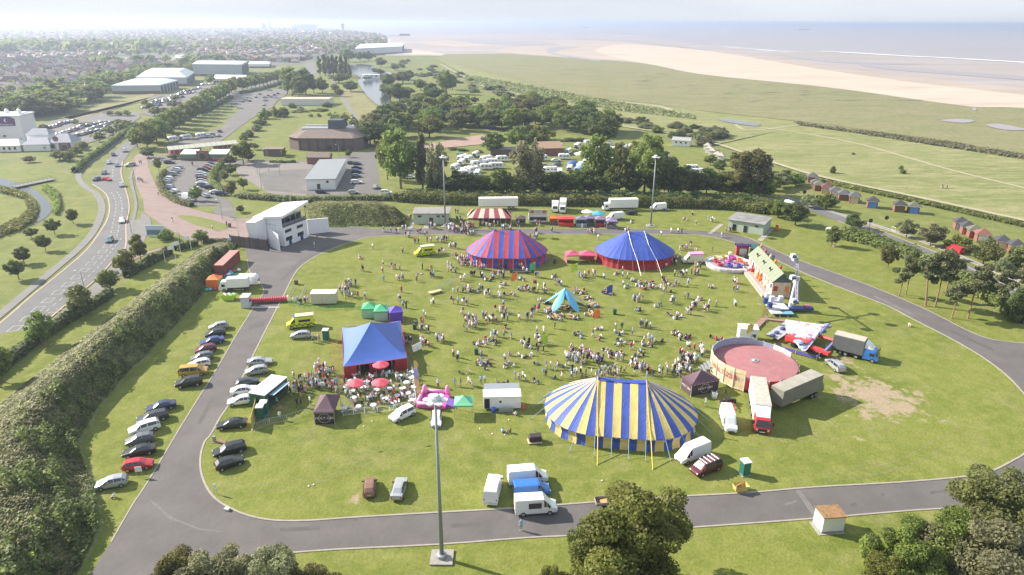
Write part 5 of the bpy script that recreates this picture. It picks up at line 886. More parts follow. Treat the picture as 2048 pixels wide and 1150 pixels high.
def hotel():
 C0 = G(38,284); t = thing('white_hotel','big white slab-like hotel with purple sign behind the pub','building',(*C0,.1),R_(8)); t.location.x = G(38,290)[0]; t.location.y -= 8; H = 13.5; L = 60; m_ = MB(); LB = M('hotel_render',(.72,.70,.72),.7,var=.04,vs=.2); m_.box((-L / 2 - 1,14,H / 2),(L,15,H),LB); m_.build('wall',t); m_ = MB(); m_.box((-L / 2 - 1,14,H + .2),(L + 1,16,.5),WHITE); m_.box((-L / 2 - 1,14,H + .6),(L - 2,9,.8),WHITE); rf = m_.build('roof',t)
 for x in (-9,-16,-3): m_ = MB(); m_.lathe([(1.0,0),(1.0,2.2),(.3,2.8)],WHITE,8,(x,12,H + .4)); m_.build('roof_vent',rf)
 s = MB(); PU = M('sign_purple',(.12,.035,.17),.5); s.prism([(-4,0),(4,0),(4.3,3.6),(2,4.6),(0,4.9),(-2,4.6),(-4.3,3.6)],-.1,.1,PU); sg = s.build('sign',t,loc=(-7.5,6.35,8.6),rot=(R_(90),0,0)); link('lettering',text_mesh('Premier Inn',1.3,WHITE),sg,(0,.75,.13)); m_ = MB(); m_.add([(math.cos(a) * .9,2.8 + math.sin(a) * .9,.13) for a in [1.2 + k * .35 for k in range(11)]] + [(.5 + math.cos(a) * .75,2.9 + math.sin(a) * .75,.13) for a in [4.4 - k * .3 for k in range(9)]],[tuple(range(20))],WHITE); m_.build('moon_emblem',sg)
 for x,z in ((-12.2,8.6),(-10,3.5)): win(t,x,6.4,z,1.2,.9)
 m_ = MB(); m_.box((-8,6.35,1.6),(12,.3,.5),DARK); m_.build('canopy',t)
 X,Y = G(80,299); p = thing('white_pub','low white pub with slate roofs and brick entrance beside the hotel','building',(X,Y,.1),R_(10)); SL = M('slate_roof',(.30,.31,.35),.7,var=.08,vs=.5); RPY = M('cream_slate',(.62,.60,.55),.7)
 def hip(x,y,L,W,h,rh,rm,wm=WHITE,k=.28):
  m_ = MB(); m_.box((x,y,h / 2),(L,W,h),wm); m_.build('wall',p); m_ = MB(); a,b = L / 2 + .5,W / 2 + .5; m_.add([(x - a,y - b,h - .05),(x + a,y - b,h - .05),(x + a,y + b,h - .05),(x - a,y + b,h - .05),(x - a + W * k,y,h + rh),(x + a - W * k,y,h + rh)],[(0,1,5,4),(1,2,5),(2,3,4,5),(3,0,4),(3,2,1,0)],rm); m_.build('roof',p)
 hip(-13,-1,14,9,3.0,2.6,RPY); hip(1,0,12,10,3.2,2.6,SL); hip(11,3,10,12,3.6,3.6,SL); hip(-2,9,10,8,6.5,2.6,SL)
 m_ = MB(); m_.box((13,-3.2,1.7),(5.2,.5,3.2),BRICKM); m_.build('entrance',p); win(p,13,-3.55,1.4,2.2,2.2,name='entrance_door'); win(p,7.4,-3.1,1.6,2.2,1.6)
 for k in range(5): win(p,-18 + k * 2.4,-5.55,1.7,1.1,1.3)
 m_ = MB(); m_.lathe([(1.3,-.08),(1.3,.08)],M('round_sign',(.25,.1,.12),.5),16); m_.build('sign',p,loc=(9.5,-3.2,5.4),rot=(R_(90),0,0))
hotel()
def big_store(label,pts,h,roofh,wallc,roofc,group='retail sheds'):
 P = [G(*p) for p in pts]; cx = sum(p[0] for p in P) / len(P); cy = sum(p[1] for p in P) / len(P); t = thing('retail_store',label,'building',(cx,cy,.2),0,group); Q = [(x - cx,y - cy) for x,y in P]; m_ = MB(); m_.prism(Q,0,h,wallc,roofc); m_.build('wall',t); m_ = MB(); n = len(Q); I = [(x * .7,y * .7) for x,y in Q]; m_.add([(x * 1.02,y * 1.02,h) for x,y in Q] + [(x,y,h + roofh) for x,y in I],[(i,(i + 1) % n,n + (i + 1) % n,n + i) for i in range(n)] + [tuple(range(n,2 * n))],roofc); m_.build('roof',t,smooth=False)
 p,q = Q[0],Q[1]; a = math.atan2(q[1] - p[1],q[0] - p[0]); l = math.dist(p,q); m_ = MB(); m_.box(((p[0] + q[0]) / 2,(p[1] + q[1]) / 2 - .15,1.0),(l,.4,2.0),BRICKM,a); m_.build('plinth',t)
 p,q = Q[1],Q[2]; a = math.atan2(q[1] - p[1],q[0] - p[0]); l = math.dist(p,q); no_ = int(l / 9)
 for k in range(no_): u = (k + .5) / no_; m_ = MB(); m_.box((p[0] + (q[0] - p[0]) * u + .3 * math.sin(a),p[1] + (q[1] - p[1]) * u - .3 * math.cos(a),h * .45),(4.5,.6,h * .8),M('store_dark',(.08,.085,.10),.5),a); m_.build('shopfront',t)
PGM = M('pale_grey_metal',(.56,.60,.63),.5,var=.05,vs=.1); WGM = M('wall_grey_metal',(.42,.45,.47),.6,var=.05,vs=.1)
big_store('pale grey low retail shed nearest the dry verge field',[(226,188),(322,187),(358,176),(270,175)],7,2.2,WGM,PGM); big_store('arched pale roofed retail shed behind the lower one',[(275,172),(375,172),(390,160),(300,160)],8,5,WGM,PGM); big_store('tall grey store block beyond the retail sheds',[(388,152),(485,153),(498,144),(398,143)],13,1,M('block_grey',(.36,.40,.43),.6,var=.05,vs=.1),M('grey_roof',(.40,.42,.43),.6)); big_store('white low drive-in building beside the avenue end',[(428,166),(490,166),(494,158),(432,157)],4,.5,WHITE,WHITE)
for i,(pts,h,l) in enumerate([([(352,128),(372,128),(374,123),(354,123)],9,'white hall by the sports field'),([(292,127),(320,127),(322,122),(294,122)],7,'brown school block by the sports field'),([(560,122),(600,122),(602,117),(562,117)],6,'white-fronted block beyond the roundabout'),([(498,136),(540,136),(542,131),(500,131)],5,'white low block past the tall grey store')]): big_store(l,pts,h,1,[WHITE,M('dark_brick',(.15,.11,.10),.9),WHITE,WHITE][i],[WHITE,ROOFS[0],ROOFS[2],PGM][i],'larger blocks in the town')
big_store('long white leisure centre on the edge of the sands',[(712,112),(805,106),(808,98),(722,101)],13,1.5,M('leisure_wall',(.55,.58,.62),.6),M('leisure_roof',(.74,.76,.78),.5),'seafront buildings')
shed('white round-fronted lakeside cafe on the promontory',(745,158),16,10,4.5,.05,WHITE,M('pale_roof',(.6,.6,.6),.7),'lake buildings',.4,0,[(-5,2,1.2),(0,2,1.2),(5,2,1.2)]);
X,Y = G(735,161); t = thing('cafe_rotunda','white round drum with flat roof at the lakeside cafe','building',(X,Y,.6)); m_ = MB(); m_.lathe([(5,0),(5,5.5)],WHITE,20); m_.build('wall',t); m_ = MB(); m_.lathe([(5.6,5.5),(5.6,5.9)],WHITE,20); m_.build('roof',t)
for k in range(7): a = math.tau * (k / 7) ; m_ = MB(); m_.box((5.0 * math.cos(-.4 - k * .38),5.0 * math.sin(-.4 - k * .38),2.6),(.2,1.3,2.4),GLASS,-.4 - k * .38); m_.build('window',t)
# skyline landmarks
def far_at(px,d): r = ray(px,60); k = d / math.hypot(r[0],r[1]); return r[0] * k,r[1] * k
X,Y = G(686,62); t = thing('water_tower','flared brick water tower standing over the far rooftops','tower',(X,Y,.2)); m_ = MB(); m_.lathe([(9,0),(8,24),(12,32),(13,46),(11,47)],M('tower_brick',(.30,.24,.2),.9),14); m_.build('tower_body',t)
X,Y = G(540,57.5); t = thing('dock_tower','slender tall dock tower on the skyline','tower',(X,Y,.2)); m_ = MB(); m_.lathe([(9,0),(7,50),(9,52),(6,62),(3,66),(2,84)],M('tower_brick',(.30,.24,.2),.9),10); m_.build('tower_body',t)
for px,py,w_,h_,l in [(612,56.5,40,7,'long pale grey factory hall on the skyline'),(528,57,7,10,'squat dark silo beside the dock tower'),(43,52,7,7,'hazy dark block at the left edge of the skyline'),(592,57,14,4,'low white shed beside the skyline factory'),(200,52,10,6,'faint gantry block on the skyline')]:
 X,Y = G(px,py); s = mpp(px,py); t = thing('skyline_block',l,'industrial building',(X,Y,.2),0,'industrial blocks on the skyline'); m_ = MB(); m_.box((0,0,h_ * s / 2),(w_ * s,w_ * s * .5,h_ * s),M('pale_industrial',(.42,.44,.48),.7) if w_ > 12 else M('grey_industrial',(.22,.22,.24),.7),top=(.96,.96)); m_.box((0,0,h_ * s * 1.04),(w_ * s * .3,w_ * s * .2,h_ * s * .1),GREYM); m_.build('block',t)
# pier and ships
X,Y = G(800,74); t = thing('pier','small dark pier pavilion standing over the wet sands','pier',(X,Y,.45)); m_ = MB(); m_.box((0,0,5),(90,14,1.2),GREYM); m_.build('deck',t); m_ = MB(); m_.box((20,0,9),(44,16,7),M('grey_industrial',(.22,.22,.24),.7),0,(.9,.6)); m_.build('pavilion',t)
for k in range(8): m_ = MB(); m_.bar((-42 + k * 12,0,0),(-42 + k * 12,0,5),.5,DARK,5); m_.build('pile',t)
def ship(px,py,wpx,label,hullc,pale):
 X,Y = G(px,py); s = mpp(px,py); L = wpx * s; t = thing('ship',label,'ship',(X,Y,.2),0,'ships in the estuary'); m_ = MB(); h = L * .07; m_.add([(-L / 2,-L * .06,0),(L * .42,-L * .06,0),(L / 2,0,0),(L * .42,L * .06,0),(-L / 2,L * .06,0),(-L / 2,-L * .07,h),(L * .44,-L * .07,h),(L * .53,0,h * 1.2),(L * .44,L * .07,h),(-L / 2,L * .07,h)],[(0,1,6,5),(1,2,7,6),(2,3,8,7),(3,4,9,8),(4,0,5,9),(5,6,7,8,9)],hullc); m_.build('hull',t); m_ = MB(); m_.box((-L * .4,0,h * 1.8),(L * .12,L * .1,h * 1.7),WHITE); m_.build('bridge',t)
 if pale:
  for x in (-.1,.1,.3): m_ = MB(); m_.box((x * L,0,h * 1.3),(L * .14,L * .09,h * .8),WHITE); m_.build('cargo',t)
ship(1170,55.5,22,'white cluster-decked ship out on the estuary',M('hull_pale',(.5,.5,.5),.6),True); ship(1608,60,22,'long dark cargo ship with pale stern house',M('hull_dark',(.12,.12,.16),.6),False)
X,Y = G(1449,63); t = thing('channel_marker','tiny white channel marker in the water','buoy',(X,Y,.2)); m_ = MB(); m_.lathe([(6,0),(7,3),(2,6),(1.5,22),(3,24),(0.5,27)],WHITE,8); m_.build('buoy_body',t)
# chalets
CH_ = [(1626,366,'brick','grey'),(1633,379,'white','grey'),(1640,383,'brown','mossy grey'),(1655,388,'cream','maroon'),(1672,396,'white','grey'),(1689,402,'brown','grey'),(1711,407,'cream','grey'),(1747,417,'blue','dark'),(1801,425,'brown','dark'),(1830,428,'blue','mossy grey'),(1924,461,'lilac','dark'),(1938,470,'pink','dark'),(1952,478,'red','mossy grey'),(1968,486,'white','red'),(2008,500,'cream','dark'),(2036,509,'blue','dark'),(1520,347,'white','dark'),(1538,345,'brown','dark')]
DC = dict(brick=(.30,.12,.08),white=(.74,.73,.70),brown=(.17,.09,.05),cream=(.62,.5,.36),blue=(.10,.24,.62),lilac=(.5,.52,.68),pink=(.52,.18,.19),red=(.38,.08,.06)); RC = {'grey': (.10,.10,.11),'mossy grey': (.12,.12,.085),'maroon': (.14,.055,.055),'dark': (.055,.055,.062),'red': (.20,.085,.07)}
for i,(px,py,dc,rc) in enumerate(CH_):
 X,Y = G(px,py); t = thing('brick_chalet',f'brick beach chalet with {dc} doors and {rc} pyramid roof, {ordn(i)} along the line','beach hut',(X,Y + 1.5,.12),R_(-20),'beach chalets'); m_ = MB(); m_.box((0,0,1.2),(3.1,3.4,2.4),BRICKM); m_.build('wall',t); m_ = MB(); m_.lathe([(2.95,2.35),(2.95,2.5),(.05,4.0)],M('chalet_roof_' + rc.replace(' ','_'),RC[rc],.9,var=.1,vs=2),4,sx=1,sy=1); r_ = m_.build('roof',t,rot=(0,0,R_(45))); DM = M('chalet_door_' + dc,DC[dc],.6,var=.05)
 for s in (-1,1): m_ = MB(); m_.box((s * .62,-1.73,1.08),(1.2,.08,2.1),DM); m_.build('door',t)
 m_ = MB(); m_.box((0,-1.9,2.36),(3.9,.5,.12),OFFW); m_.build('fascia',t)
for i,(px,py) in enumerate([(1414,300),(1418,306),(1424,311),(1434,318),(1441,321)]): X,Y = G(px,py); t = thing('white_chalet',f'pale beach chalet, {ordn(i)} of the five clustered under trees','beach hut',(X,Y,.12),R_(-30),'white clustered chalets'); m_ = MB(); m_.box((0,0,1.2),(3,3,2.4),OFFW); m_.build('wall',t); m_ = MB(); m_.lathe([(2.8,2.4),(.05,3.7)],M('chalet_roof_pale',(.42,.36,.30),.9),4); m_.build('roof',t,rot=(0,0,.8))
# ------------------------------------------------------------------ vehicles
PAINT = {}
def paint(n):
 D = dict(silver=(.42,.43,.45),grey=(.16,.17,.185),dark=(.035,.04,.05),black=(.014,.015,.018),white=(.76,.76,.76),blue=(.03,.055,.20),navy=(.02,.03,.09),maroon=(.11,.015,.025),red=(.50,.02,.035),yellow=(.46,.28,.035),brown=(.22,.11,.075),teal=(.18,.24,.27),green=(.04,.14,.08),lblue=(.03,.16,.50),amb=(.62,.66,.02),cream=(.6,.57,.46))
 if n not in PAINT:
  m = M('car_paint_' + n,D[n],.28,.35 if n in ('silver','grey','teal') else 0.0,spec=.6); m.node_tree.nodes['Principled BSDF'].inputs['Coat Weight'].default_value = .4; PAINT[n] = m
 return PAINT[n]
CARS = {  # length, width, stations (x, bottom, belt z, half width, roof z or None, roof half width)
 'hatch': (4.0,[(2.0,.38,.52,.66,None),(1.9,.25,.68,.80,None),(1.15,.22,.92,.86,None),(.35,.22,.96,.87,1.40,.60),(-.4,.22,.98,.87,1.48,.62),(-1.4,.22,1.0,.86,1.42,.60),(-1.85,.25,1.0,.82,1.08,.66),(-2.0,.36,.62,.74,None)]),
 'saloon': (4.6,[(2.3,.38,.50,.68,None),(2.18,.25,.64,.82,None),(1.1,.22,.86,.89,None),(.3,.22,.90,.90,1.34,.60),(-.4,.22,.92,.90,1.42,.62),(-1.05,.22,.94,.89,1.36,.60),(-1.65,.22,.95,.87,.99,.70),(-2.2,.26,.92,.80,None),(-2.3,.38,.60,.72,None)]),
 'estate': (4.7,[(2.35,.38,.54,.68,None),(2.2,.25,.72,.84,None),(1.25,.22,.94,.90,None),(.5,.22,.98,.91,1.46,.64),(-.4,.22,1.0,.91,1.56,.66),(-1.9,.22,1.02,.90,1.50,.64),(-2.25,.25,1.02,.86,1.12,.72),(-2.35,.36,.62,.78,None)]),
 'suv': (4.5,[(2.25,.42,.62,.70,None),(2.1,.30,.86,.86,None),(1.2,.28,1.06,.92,None),(.55,.28,1.10,.93,1.60,.66),(-.4,.28,1.12,.93,1.70,.68),(-1.8,.28,1.12,.92,1.64,.67),(-2.15,.3,1.12,.88,1.22,.76),(-2.25,.42,.70,.80,None)]),
 'mpv': (4.9,[(2.45,.38,.62,.72,None),(2.3,.28,.86,.88,None),(1.65,.26,1.02,.94,None),(.9,.26,1.10,.95,1.76,.72),(-.4,.26,1.12,.95,1.84,.74),(-2.1,.26,1.12,.94,1.80,.73),(-2.38,.28,1.12,.90,1.3,.8),(-2.45,.36,.70,.84,None)]),
 'van': (5.6,[(2.8,.40,.70,.76,None),(2.65,.30,.98,.92,None),(2.0,.28,1.18,.98,None),(1.35,.28,1.25,1.0,2.02,.80),(.95,.28,1.28,1.0,2.42,.82),(-2.65,.28,1.28,1.0,2.46,.84),(-2.78,.28,1.25,.99,2.38,.84),(-2.8,.45,.6,.95,None)]),
 'lowvan': (5.0,[(2.5,.40,.66,.74,None),(2.35,.30,.94,.90,None),(1.75,.28,1.10,.96,None),(1.05,.28,1.2,.97,1.86,.80),(.7,.28,1.22,.97,1.98,.82),(-2.35,.28,1.22,.97,2.02,.83),(-2.48,.28,1.2,.96,1.96,.83),(-2.5,.45,.6,.92,None)])}
def car_meshes(style):
 L,st = CARS[style]; van = style in ('van','lowvan'); R2 = []
 for s in st:
  x,zb0,zb,w_,zr = s[:5]; wr = s[5] if zr else w_ * .86; zr = zr or zb + .03
  R2.append([(x,-w_ * .9,zb0),(x,-w_,zb0 + .16),(x,-w_,zb * .8),(x,-w_ * .97,zb),(x,-wr,zr - .03),(x,-wr * .7,zr + .02),(x,wr * .7,zr + .02),(x,wr,zr - .03),(x,w_ * .97,zb),(x,w_,zb * .8),(x,w_,zb0 + .16),(x,w_ * .9,zb0)])
 P = M('_',(1,1,1)) if False else paint('white'); b = MB(); b.grid(R2,P,closed=True); b.add(R2[0],[tuple(range(12))],P); b.add(R2[-1],[tuple(range(11,-1,-1))],P); body = b.mesh('body',smooth=False)
 def gl(quads,name):
  m_ = MB()
  for q in quads:
   q = [Vector(v) for v in q]; c = sum(q,Vector()) / 4; nn = (q[1] - q[0]).cross(q[3] - q[0])
   if nn.length < 1e-6: nn = (q[2] - q[1]).cross(q[0] - q[1])
   nn.normalize();
   if nn.dot(c - Vector((c.x * .9,0,.9))) < 0: nn = -nn
   m_.add([v + (c - v) * .10 + nn * .012 for v in q],[(0,1,2,3)],GLASS)
  return m_.mesh(name) if m_.f else None
 k0 = next(i for i,s in enumerate(st) if s[4]) - 1; k1 = max(i for i,s in enumerate(st) if s[4]); r = R2; out = [('body',body,0)]
 out.append(('windscreen',gl([(r[k0][4],r[k0][7],r[k0 + 1][7],r[k0 + 1][4])],'windscreen'),1)); last = k0 + 2 if van else k1
 for a,bb,nm in ((3,4,'side_window'),(7,8,'side_window')): out.append((nm,gl([(r[i][a],r[i][bb],r[i + 1][bb],r[i + 1][a]) for i in range(k0,last)],nm),1))
 if not van: out.append(('rear_window',gl([(r[k1 - 1][4],r[k1 - 1][7],r[k1][7],r[k1][4])],'rear_window'),1))
 else: out.append(('rear_window',gl([(( -L / 2 - .0,-.75,1.3),(-L / 2 + .02,-.75,1.85),(-L / 2 + .02,.75,1.85),(-L / 2,.75,1.3))],'rear_window'),1)) if style == 'lowvan' else None
 wy = max(s[3] for s in st) - .08; wr_ = .31 if style in ('hatch','saloon','estate') else .35
 wm = MB(); wm.lathe([(wr_,-.11),(wr_,.11)],TYRE,14); wme = wm.mesh('tyre'); hm = MB(); hm.lathe([(wr_ * .62,-.125),(wr_ * .62,.125)],M('alloy',(.45,.46,.47),.35,.6),10); hme = hm.mesh('rim')
 for sx in (L * .31,-L * .31):
  for sy in (-wy,wy): out.append(('wheel',wme,2,(sx,sy,wr_),hme))
 z = st[1][2] - .1; xh = L / 2 - .09
 for sy in (-1,1):
  m_ = MB(); m_.box((xh,sy * st[0][3] * .92,z),(.12,.28,.13),LAMPW); out.append(('headlight',m_.mesh('headlight'),1)); m_ = MB(); m_.box((-L / 2 + .02,sy * st[-1][3] * .88,st[-2][2] - .18),(.06,.16,.22),REDL); out.append(('tail_light',m_.mesh('tail_light'),1))
  m_ = MB(); m_.box((st[k0][0] - .35,sy * (st[2][3] + .1),st[3][2] + .02),(.12,.2,.13),DARK); out.append(('wing_mirror',m_.mesh('wing_mirror'),1))
 m_ = MB(); m_.box((-L / 2 - .005,0,.62),(.02,.5,.11),M('number_plate',(.6,.5,.1),.5)); out.append(('number_plate',m_.mesh('number_plate'),1)); m_ = MB(); m_.box((L / 2 - .01,0,.5),(.04,.9,.16),DARK); out.append(('grille',m_.mesh('grille'),1)); return [o for o in out if o and o[1]]
CM = {}; SMALL = {}
def car(style,pos,rz,col,label,group=None,z=.18,full=True,cat='car',name='parked_car'):
 if style not in CM: CM[style] = car_meshes(style)
 if full:
  t = thing(name,label,cat,(pos[0],pos[1],z),rz,group)
  for p in CM[style]:
   if p[2] == 2: w_ = link('wheel',p[1],t,p[3],(R_(90),0,0)); link('rim',p[4],w_)
   else: link(p[0],p[1],t,mats=[paint(col)] if p[2] == 0 else None)
  return t
 if style not in SMALL:
  vs = []; fs = []; mi = []
  for p in CM[style]:
   m_ = p[1]; b = len(vs); off = Vector(p[3]) if p[2] == 2 else Vector(); rot = Matrix.Rotation(R_(90),3,'X') if p[2] == 2 else Matrix.Identity(3)
   if p[0] in ('wing_mirror','number_plate','grille'): continue
   vs += [tuple(rot @ v.co + off) for v in m_.vertices]; k = 0 if p[2] == 0 else (2 if p[2] == 2 else (1 if 'light' not in p[0] else (3 if 'head' in p[0] else 1)))
   for f in m_.polygons: fs.append([i + b for i in f.vertices]); mi.append(k)
  me = bpy.data.meshes.new('parked_car'); me.from_pydata(vs,[],fs)
  for q in (paint('white'),GLASS,TYRE,LAMPW): me.materials.append(q)
  me.polygons.foreach_set('material_index',mi); me.update(); SMALL[style] = me
 o = link(name,SMALL[style],None,(pos[0],pos[1],z),(0,0,rz),[paint(col)]); tag(o,label,cat,group); LABELS.add(label); return o
def carpx(style,f,r,col,label,group,**k): return car(style,mid(f,r),ang(f,r),col,label,group,**k)
gL = 'cars parked on the grass along the western road'
for a in [('hatch',(418,662),(458,656),'silver','silver-grey hatchback at the far end of the row under the bank'),('hatch',(409,677),(454,670),'black','black hatchback second from the far end under the bank'),('saloon',(401,693),(449,684),'blue','bright blue saloon in the row under the bank'),('hatch',(391,709),(433,701),'maroon','dark maroon hatchback between blue saloon and grey hatchback'),('hatch',(381,725),(429,716),'grey','dark grey hatchback beside the maroon one under the bank'),
          ('hatch',(378,739),(420,731),'white','white hatchback hidden behind the yellow van'),('suv',(351,777),(407,768),'black','black estate car beside the yellow van'),('saloon',(296,826),(351,814),'navy','navy saloon with open-looking bonnet starting the nearer row'),('estate',(280,848),(334,836),'dark','dark blue-grey car second in the nearer row'),('suv',(266,871),(315,857),'white','white hatchback with sloping tail in the nearer row'),('hatch',(254,893),(309,881),'grey','dark grey hatchback beside the white one in the nearer row'),('saloon',(249,915),(312,904),'black','black saloon touching the red hatchback'),('hatch',(308,933),(248,942),'red','bright red hatchback parked nose towards the road'),('hatch',(197,979),(254,968),'silver','silver hatchback standing alone near the reclining person')]: carpx(a[0],a[1],a[2],a[3],a[4],gL)
t = carpx('mpv',(416,747),(360,753),'yellow','yellow van with boxy roof in the row under the bank',gL,cat='van',name='van')
gR = 'cars parked on the green beside the western road'
for a in [('saloon',(541,728),(500,732),'silver','silver saloon at the far end of the row on the green'),('hatch',(491,752),(536,745),'silver','silver hatchback next to the silver saloon on the green'),('hatch',(516,768),(475,777),'dark','dark hatchback behind the green-sided bar trailer'),('saloon',(511,784),(468,791),'white','white saloon partly behind the yellow banner'),('saloon',(456,812),(513,804),'white','larger white saloon beside the yellow banner'),('saloon',(436,859),(494,852),'black','black saloon alone below the yellow banner'),('estate',(428,916),(492,899),'black','black estate with bright windscreen near the road bend'),('hatch',(487,925),(433,943),'black','small black hatchback at the road bend'),
          ('hatch',(584,678),(619,676),'silver','silver hatchback below the ambulance'),('suv',(784,847),(826,827),'white','white small estate at the beer garden fence corner'),('hatch',(872,866),(874,828),'white','white car behind the nearest floodlight mast'),('hatch',(741,963),(739,1003),'brown','copper brown hatchback on the empty lower green'),('saloon',(804,966),(793,1005),'silver','silver saloon beside the copper brown hatchback'),('estate',(1656,726),(1683,749),'silver','silver estate by the blue cab lorry')]: carpx(a[0],a[1],a[2],a[3],a[4],gR,z=.2)
gv = 'vans on the green'
for a in [('van',(994,958),(979,1022),'white','long white van parked tail towards the lower road'),('van',(1086,962),(1024,968),'white','white van behind the bright blue one'),('lowvan',(1099,987),(1027,994),'lblue','bright blue panel van between two white vans'),('van',(1108,1022),(1034,1027),'white','high-roofed white van with side window on the lower road'),('van',(1353,930),(1413,906),'white','white van beside the maroon people carrier'),('van',(1463,875),(1448,829),'white','white van facing the camera near the red trailer'),('van',(1209,442),(1250,438),'white','white van parked below the white lorry')]:
 t = carpx(a[0],a[1],a[2],a[3],a[4],gv,z=.2,cat='van',name='van')
 if 'side window' in a[4]: win(t,-.2,-1.02,1.6,1.5,.6,frame=DARK)
t = carpx('mpv',(1381,956),(1440,932),'maroon','maroon people carrier with four white roof bars',gv,z=.2,cat='van',name='people_carrier')
for k in range(4): m_ = MB(); m_.box((.7 - k * .75,0,1.93),(.14,1.5,.08),WHITE); m_.build('roof_bar',t)
def ambulance(f,r,label):
 t = carpx('van',f,r,'amb',label,'yellow ambulances',z=.2,cat='ambulance',name='ambulance'); GR = M('battenburg_green',(.02,.16,.07),.5); YL = M('battenburg_yellow',(.62,.68,.03),.5)
 m_ = MB(); m_.box((-.95,0,2.62),(3.7,1.55,.22),M('ambulance_roof',(.70,.71,.38),.5)); m_.build('roof_cap',t); m_ = MB(); m_.box((1.1,0,2.5),(.3,1.3,.14),M('beacon_blue',(.02,.1,.6),.2)); m_.build('light_bar',t)
 for s in (-1,1):
  for k in range(9): m_ = MB(); m_.box((2.0 - k * .56 - .2,s * 1.012,.98 if k % 2 else .72),(.54,.02,.26),GR); m_.build('marking',t)
  win(t,-.9,s * 1.02,1.72,2.3,.5,0 if s < 0 else math.pi,frame=YL)
 return t
ambulance((573,658),(630,652),'yellow and green ambulance with checked side on the western green'); ambulance((827,514),(871,509),'bright yellow ambulance at the edge of the crowd by the red and blue big top')
def luton(f,r,label,group='box vans and lorries',h=3.3,L=6.6,cab='white',z=.2,boxm=None,W=2.2,cabL=1.9,wheels=((.32,),(-.30,))):
 p = mid(f,r); t = thing('box_van',label,'lorry',(p[0],p[1],z),ang(f,r),group); bm = boxm or WHITE; bl = L - cabL; m_ = MB(); m_.box((-cabL / 2,0,.95 + (h - .95) / 2),(bl,W,h - .95),bm); m_.build('box_body',t,bevel=.05); P = paint(cab)
 c = MB(); x0 = L / 2; ch = min(h - .5,2.5); c.grid([[(x,-W / 2 + .06,.45),(x,-W / 2 + .06,z1 * .6 + .3),(x,-W / 2 + e,z1),(x,W / 2 - e,z1),(x,W / 2 - .06,z1 * .6 + .3),(x,W / 2 - .06,.45)] for x,z1,e in [(x0,1.0,.2),(x0 - .1,1.25,.12),(x0 - .5,ch - .15,.25),(x0 - .8,ch,.2),(x0 - cabL,ch + .1,.15)]],P); c.add([(x0,-W / 2 + .06,.45),(x0,-W / 2 + .2,1.0),(x0,W / 2 - .2,1.0),(x0,W / 2 - .06,.45)],[(0,3,2,1)],P); c.build('cab',t)
 g_ = MB(); g_.add([(x0 - .10,-W / 2 + .2,1.3),(x0 - .10,W / 2 - .2,1.3),(x0 - .46,W / 2 - .32,ch - .25),(x0 - .46,-W / 2 + .32,ch - .25)],[(0,1,2,3)],GLASS); g_.build('windscreen',t,loc=(.02,0,.02))
 for s in (-1,1): g_ = MB(); g_.box((x0 - 1.1,s * (W / 2 - .05),1.6),(.8,.04,.6),GLASS); g_.build('side_window',t); g_ = MB(); g_.box((x0,s * W * .34,.85),(.06,.3,.2),LAMPW); g_.build('headlight',t)
 m_ = MB(); m_.box((-.2,0,.6),(L - .6,W * .7,.3),DARK); m_.build('chassis',t)
 for q in wheels:
  for s in (-1,1): m_ = MB(); m_.lathe([(.42,-.16),(.42,.16)],TYRE,14); w_ = m_.build('wheel',t,loc=(q[0] * L,s * (W / 2 - .16),.42),rot=(R_(90),0,0)); m_ = MB(); m_.lathe([(.24,-.17),(.24,.17)],GREYM,10); m_.build('rim',w_)
 return t
luton((441,583),(500,580),'white luton box van parked beside the orange gazebo',h=3.2,L=6.8)
X,Y = G(494,574); t = thing('caravan','plain white caravan behind the luton van','caravan',(X,Y + 1,.18),.05); m_ = MB(); m_.grid([[(x,-1.1,.5),(x,-1.1,z1 - .3),(x,-.8,z1),(x,.8,z1),(x,1.1,z1 - .3),(x,1.1,.5)] for x,z1 in [(-2.6,1.6),(-2.4,2.3),(-2.0,2.7),(2.0,2.7),(2.4,2.3),(2.6,1.6)]],WHITE); m_.build('body',t,smooth=False)
for s in (-1,1): m_ = MB(); m_.lathe([(.32,-.1),(.32,.1)],TYRE,12); m_.build('wheel',t,loc=(0,s * 1.0,.32),rot=(R_(90),0,0))
luton((1110,431),(1110,414),'boxy white camper van facing the stalls',h=2.9,L=6.0); luton((1124,434),(1127,412),'white box lorry facing the stalls beside the camper van',h=3.6,L=8); luton((1210,421),(1269,420),'long white box lorry before the light green hedgerow',h=3.9,L=12,cabL=2.2,W=2.5)
car('hatch',G(1262,430),3.1,'black','dark car half hidden beside the white van and lorry',gR); t = carpx('van',(1300,422),(1331,420),'white','white minibus ambulance with side windows beside the floodlight mast',gv,cat='van',name='minibus')
for k in range(3): win(t,.1 - k * 1.0,-1.02,1.62,.8,.5,frame=DARK)
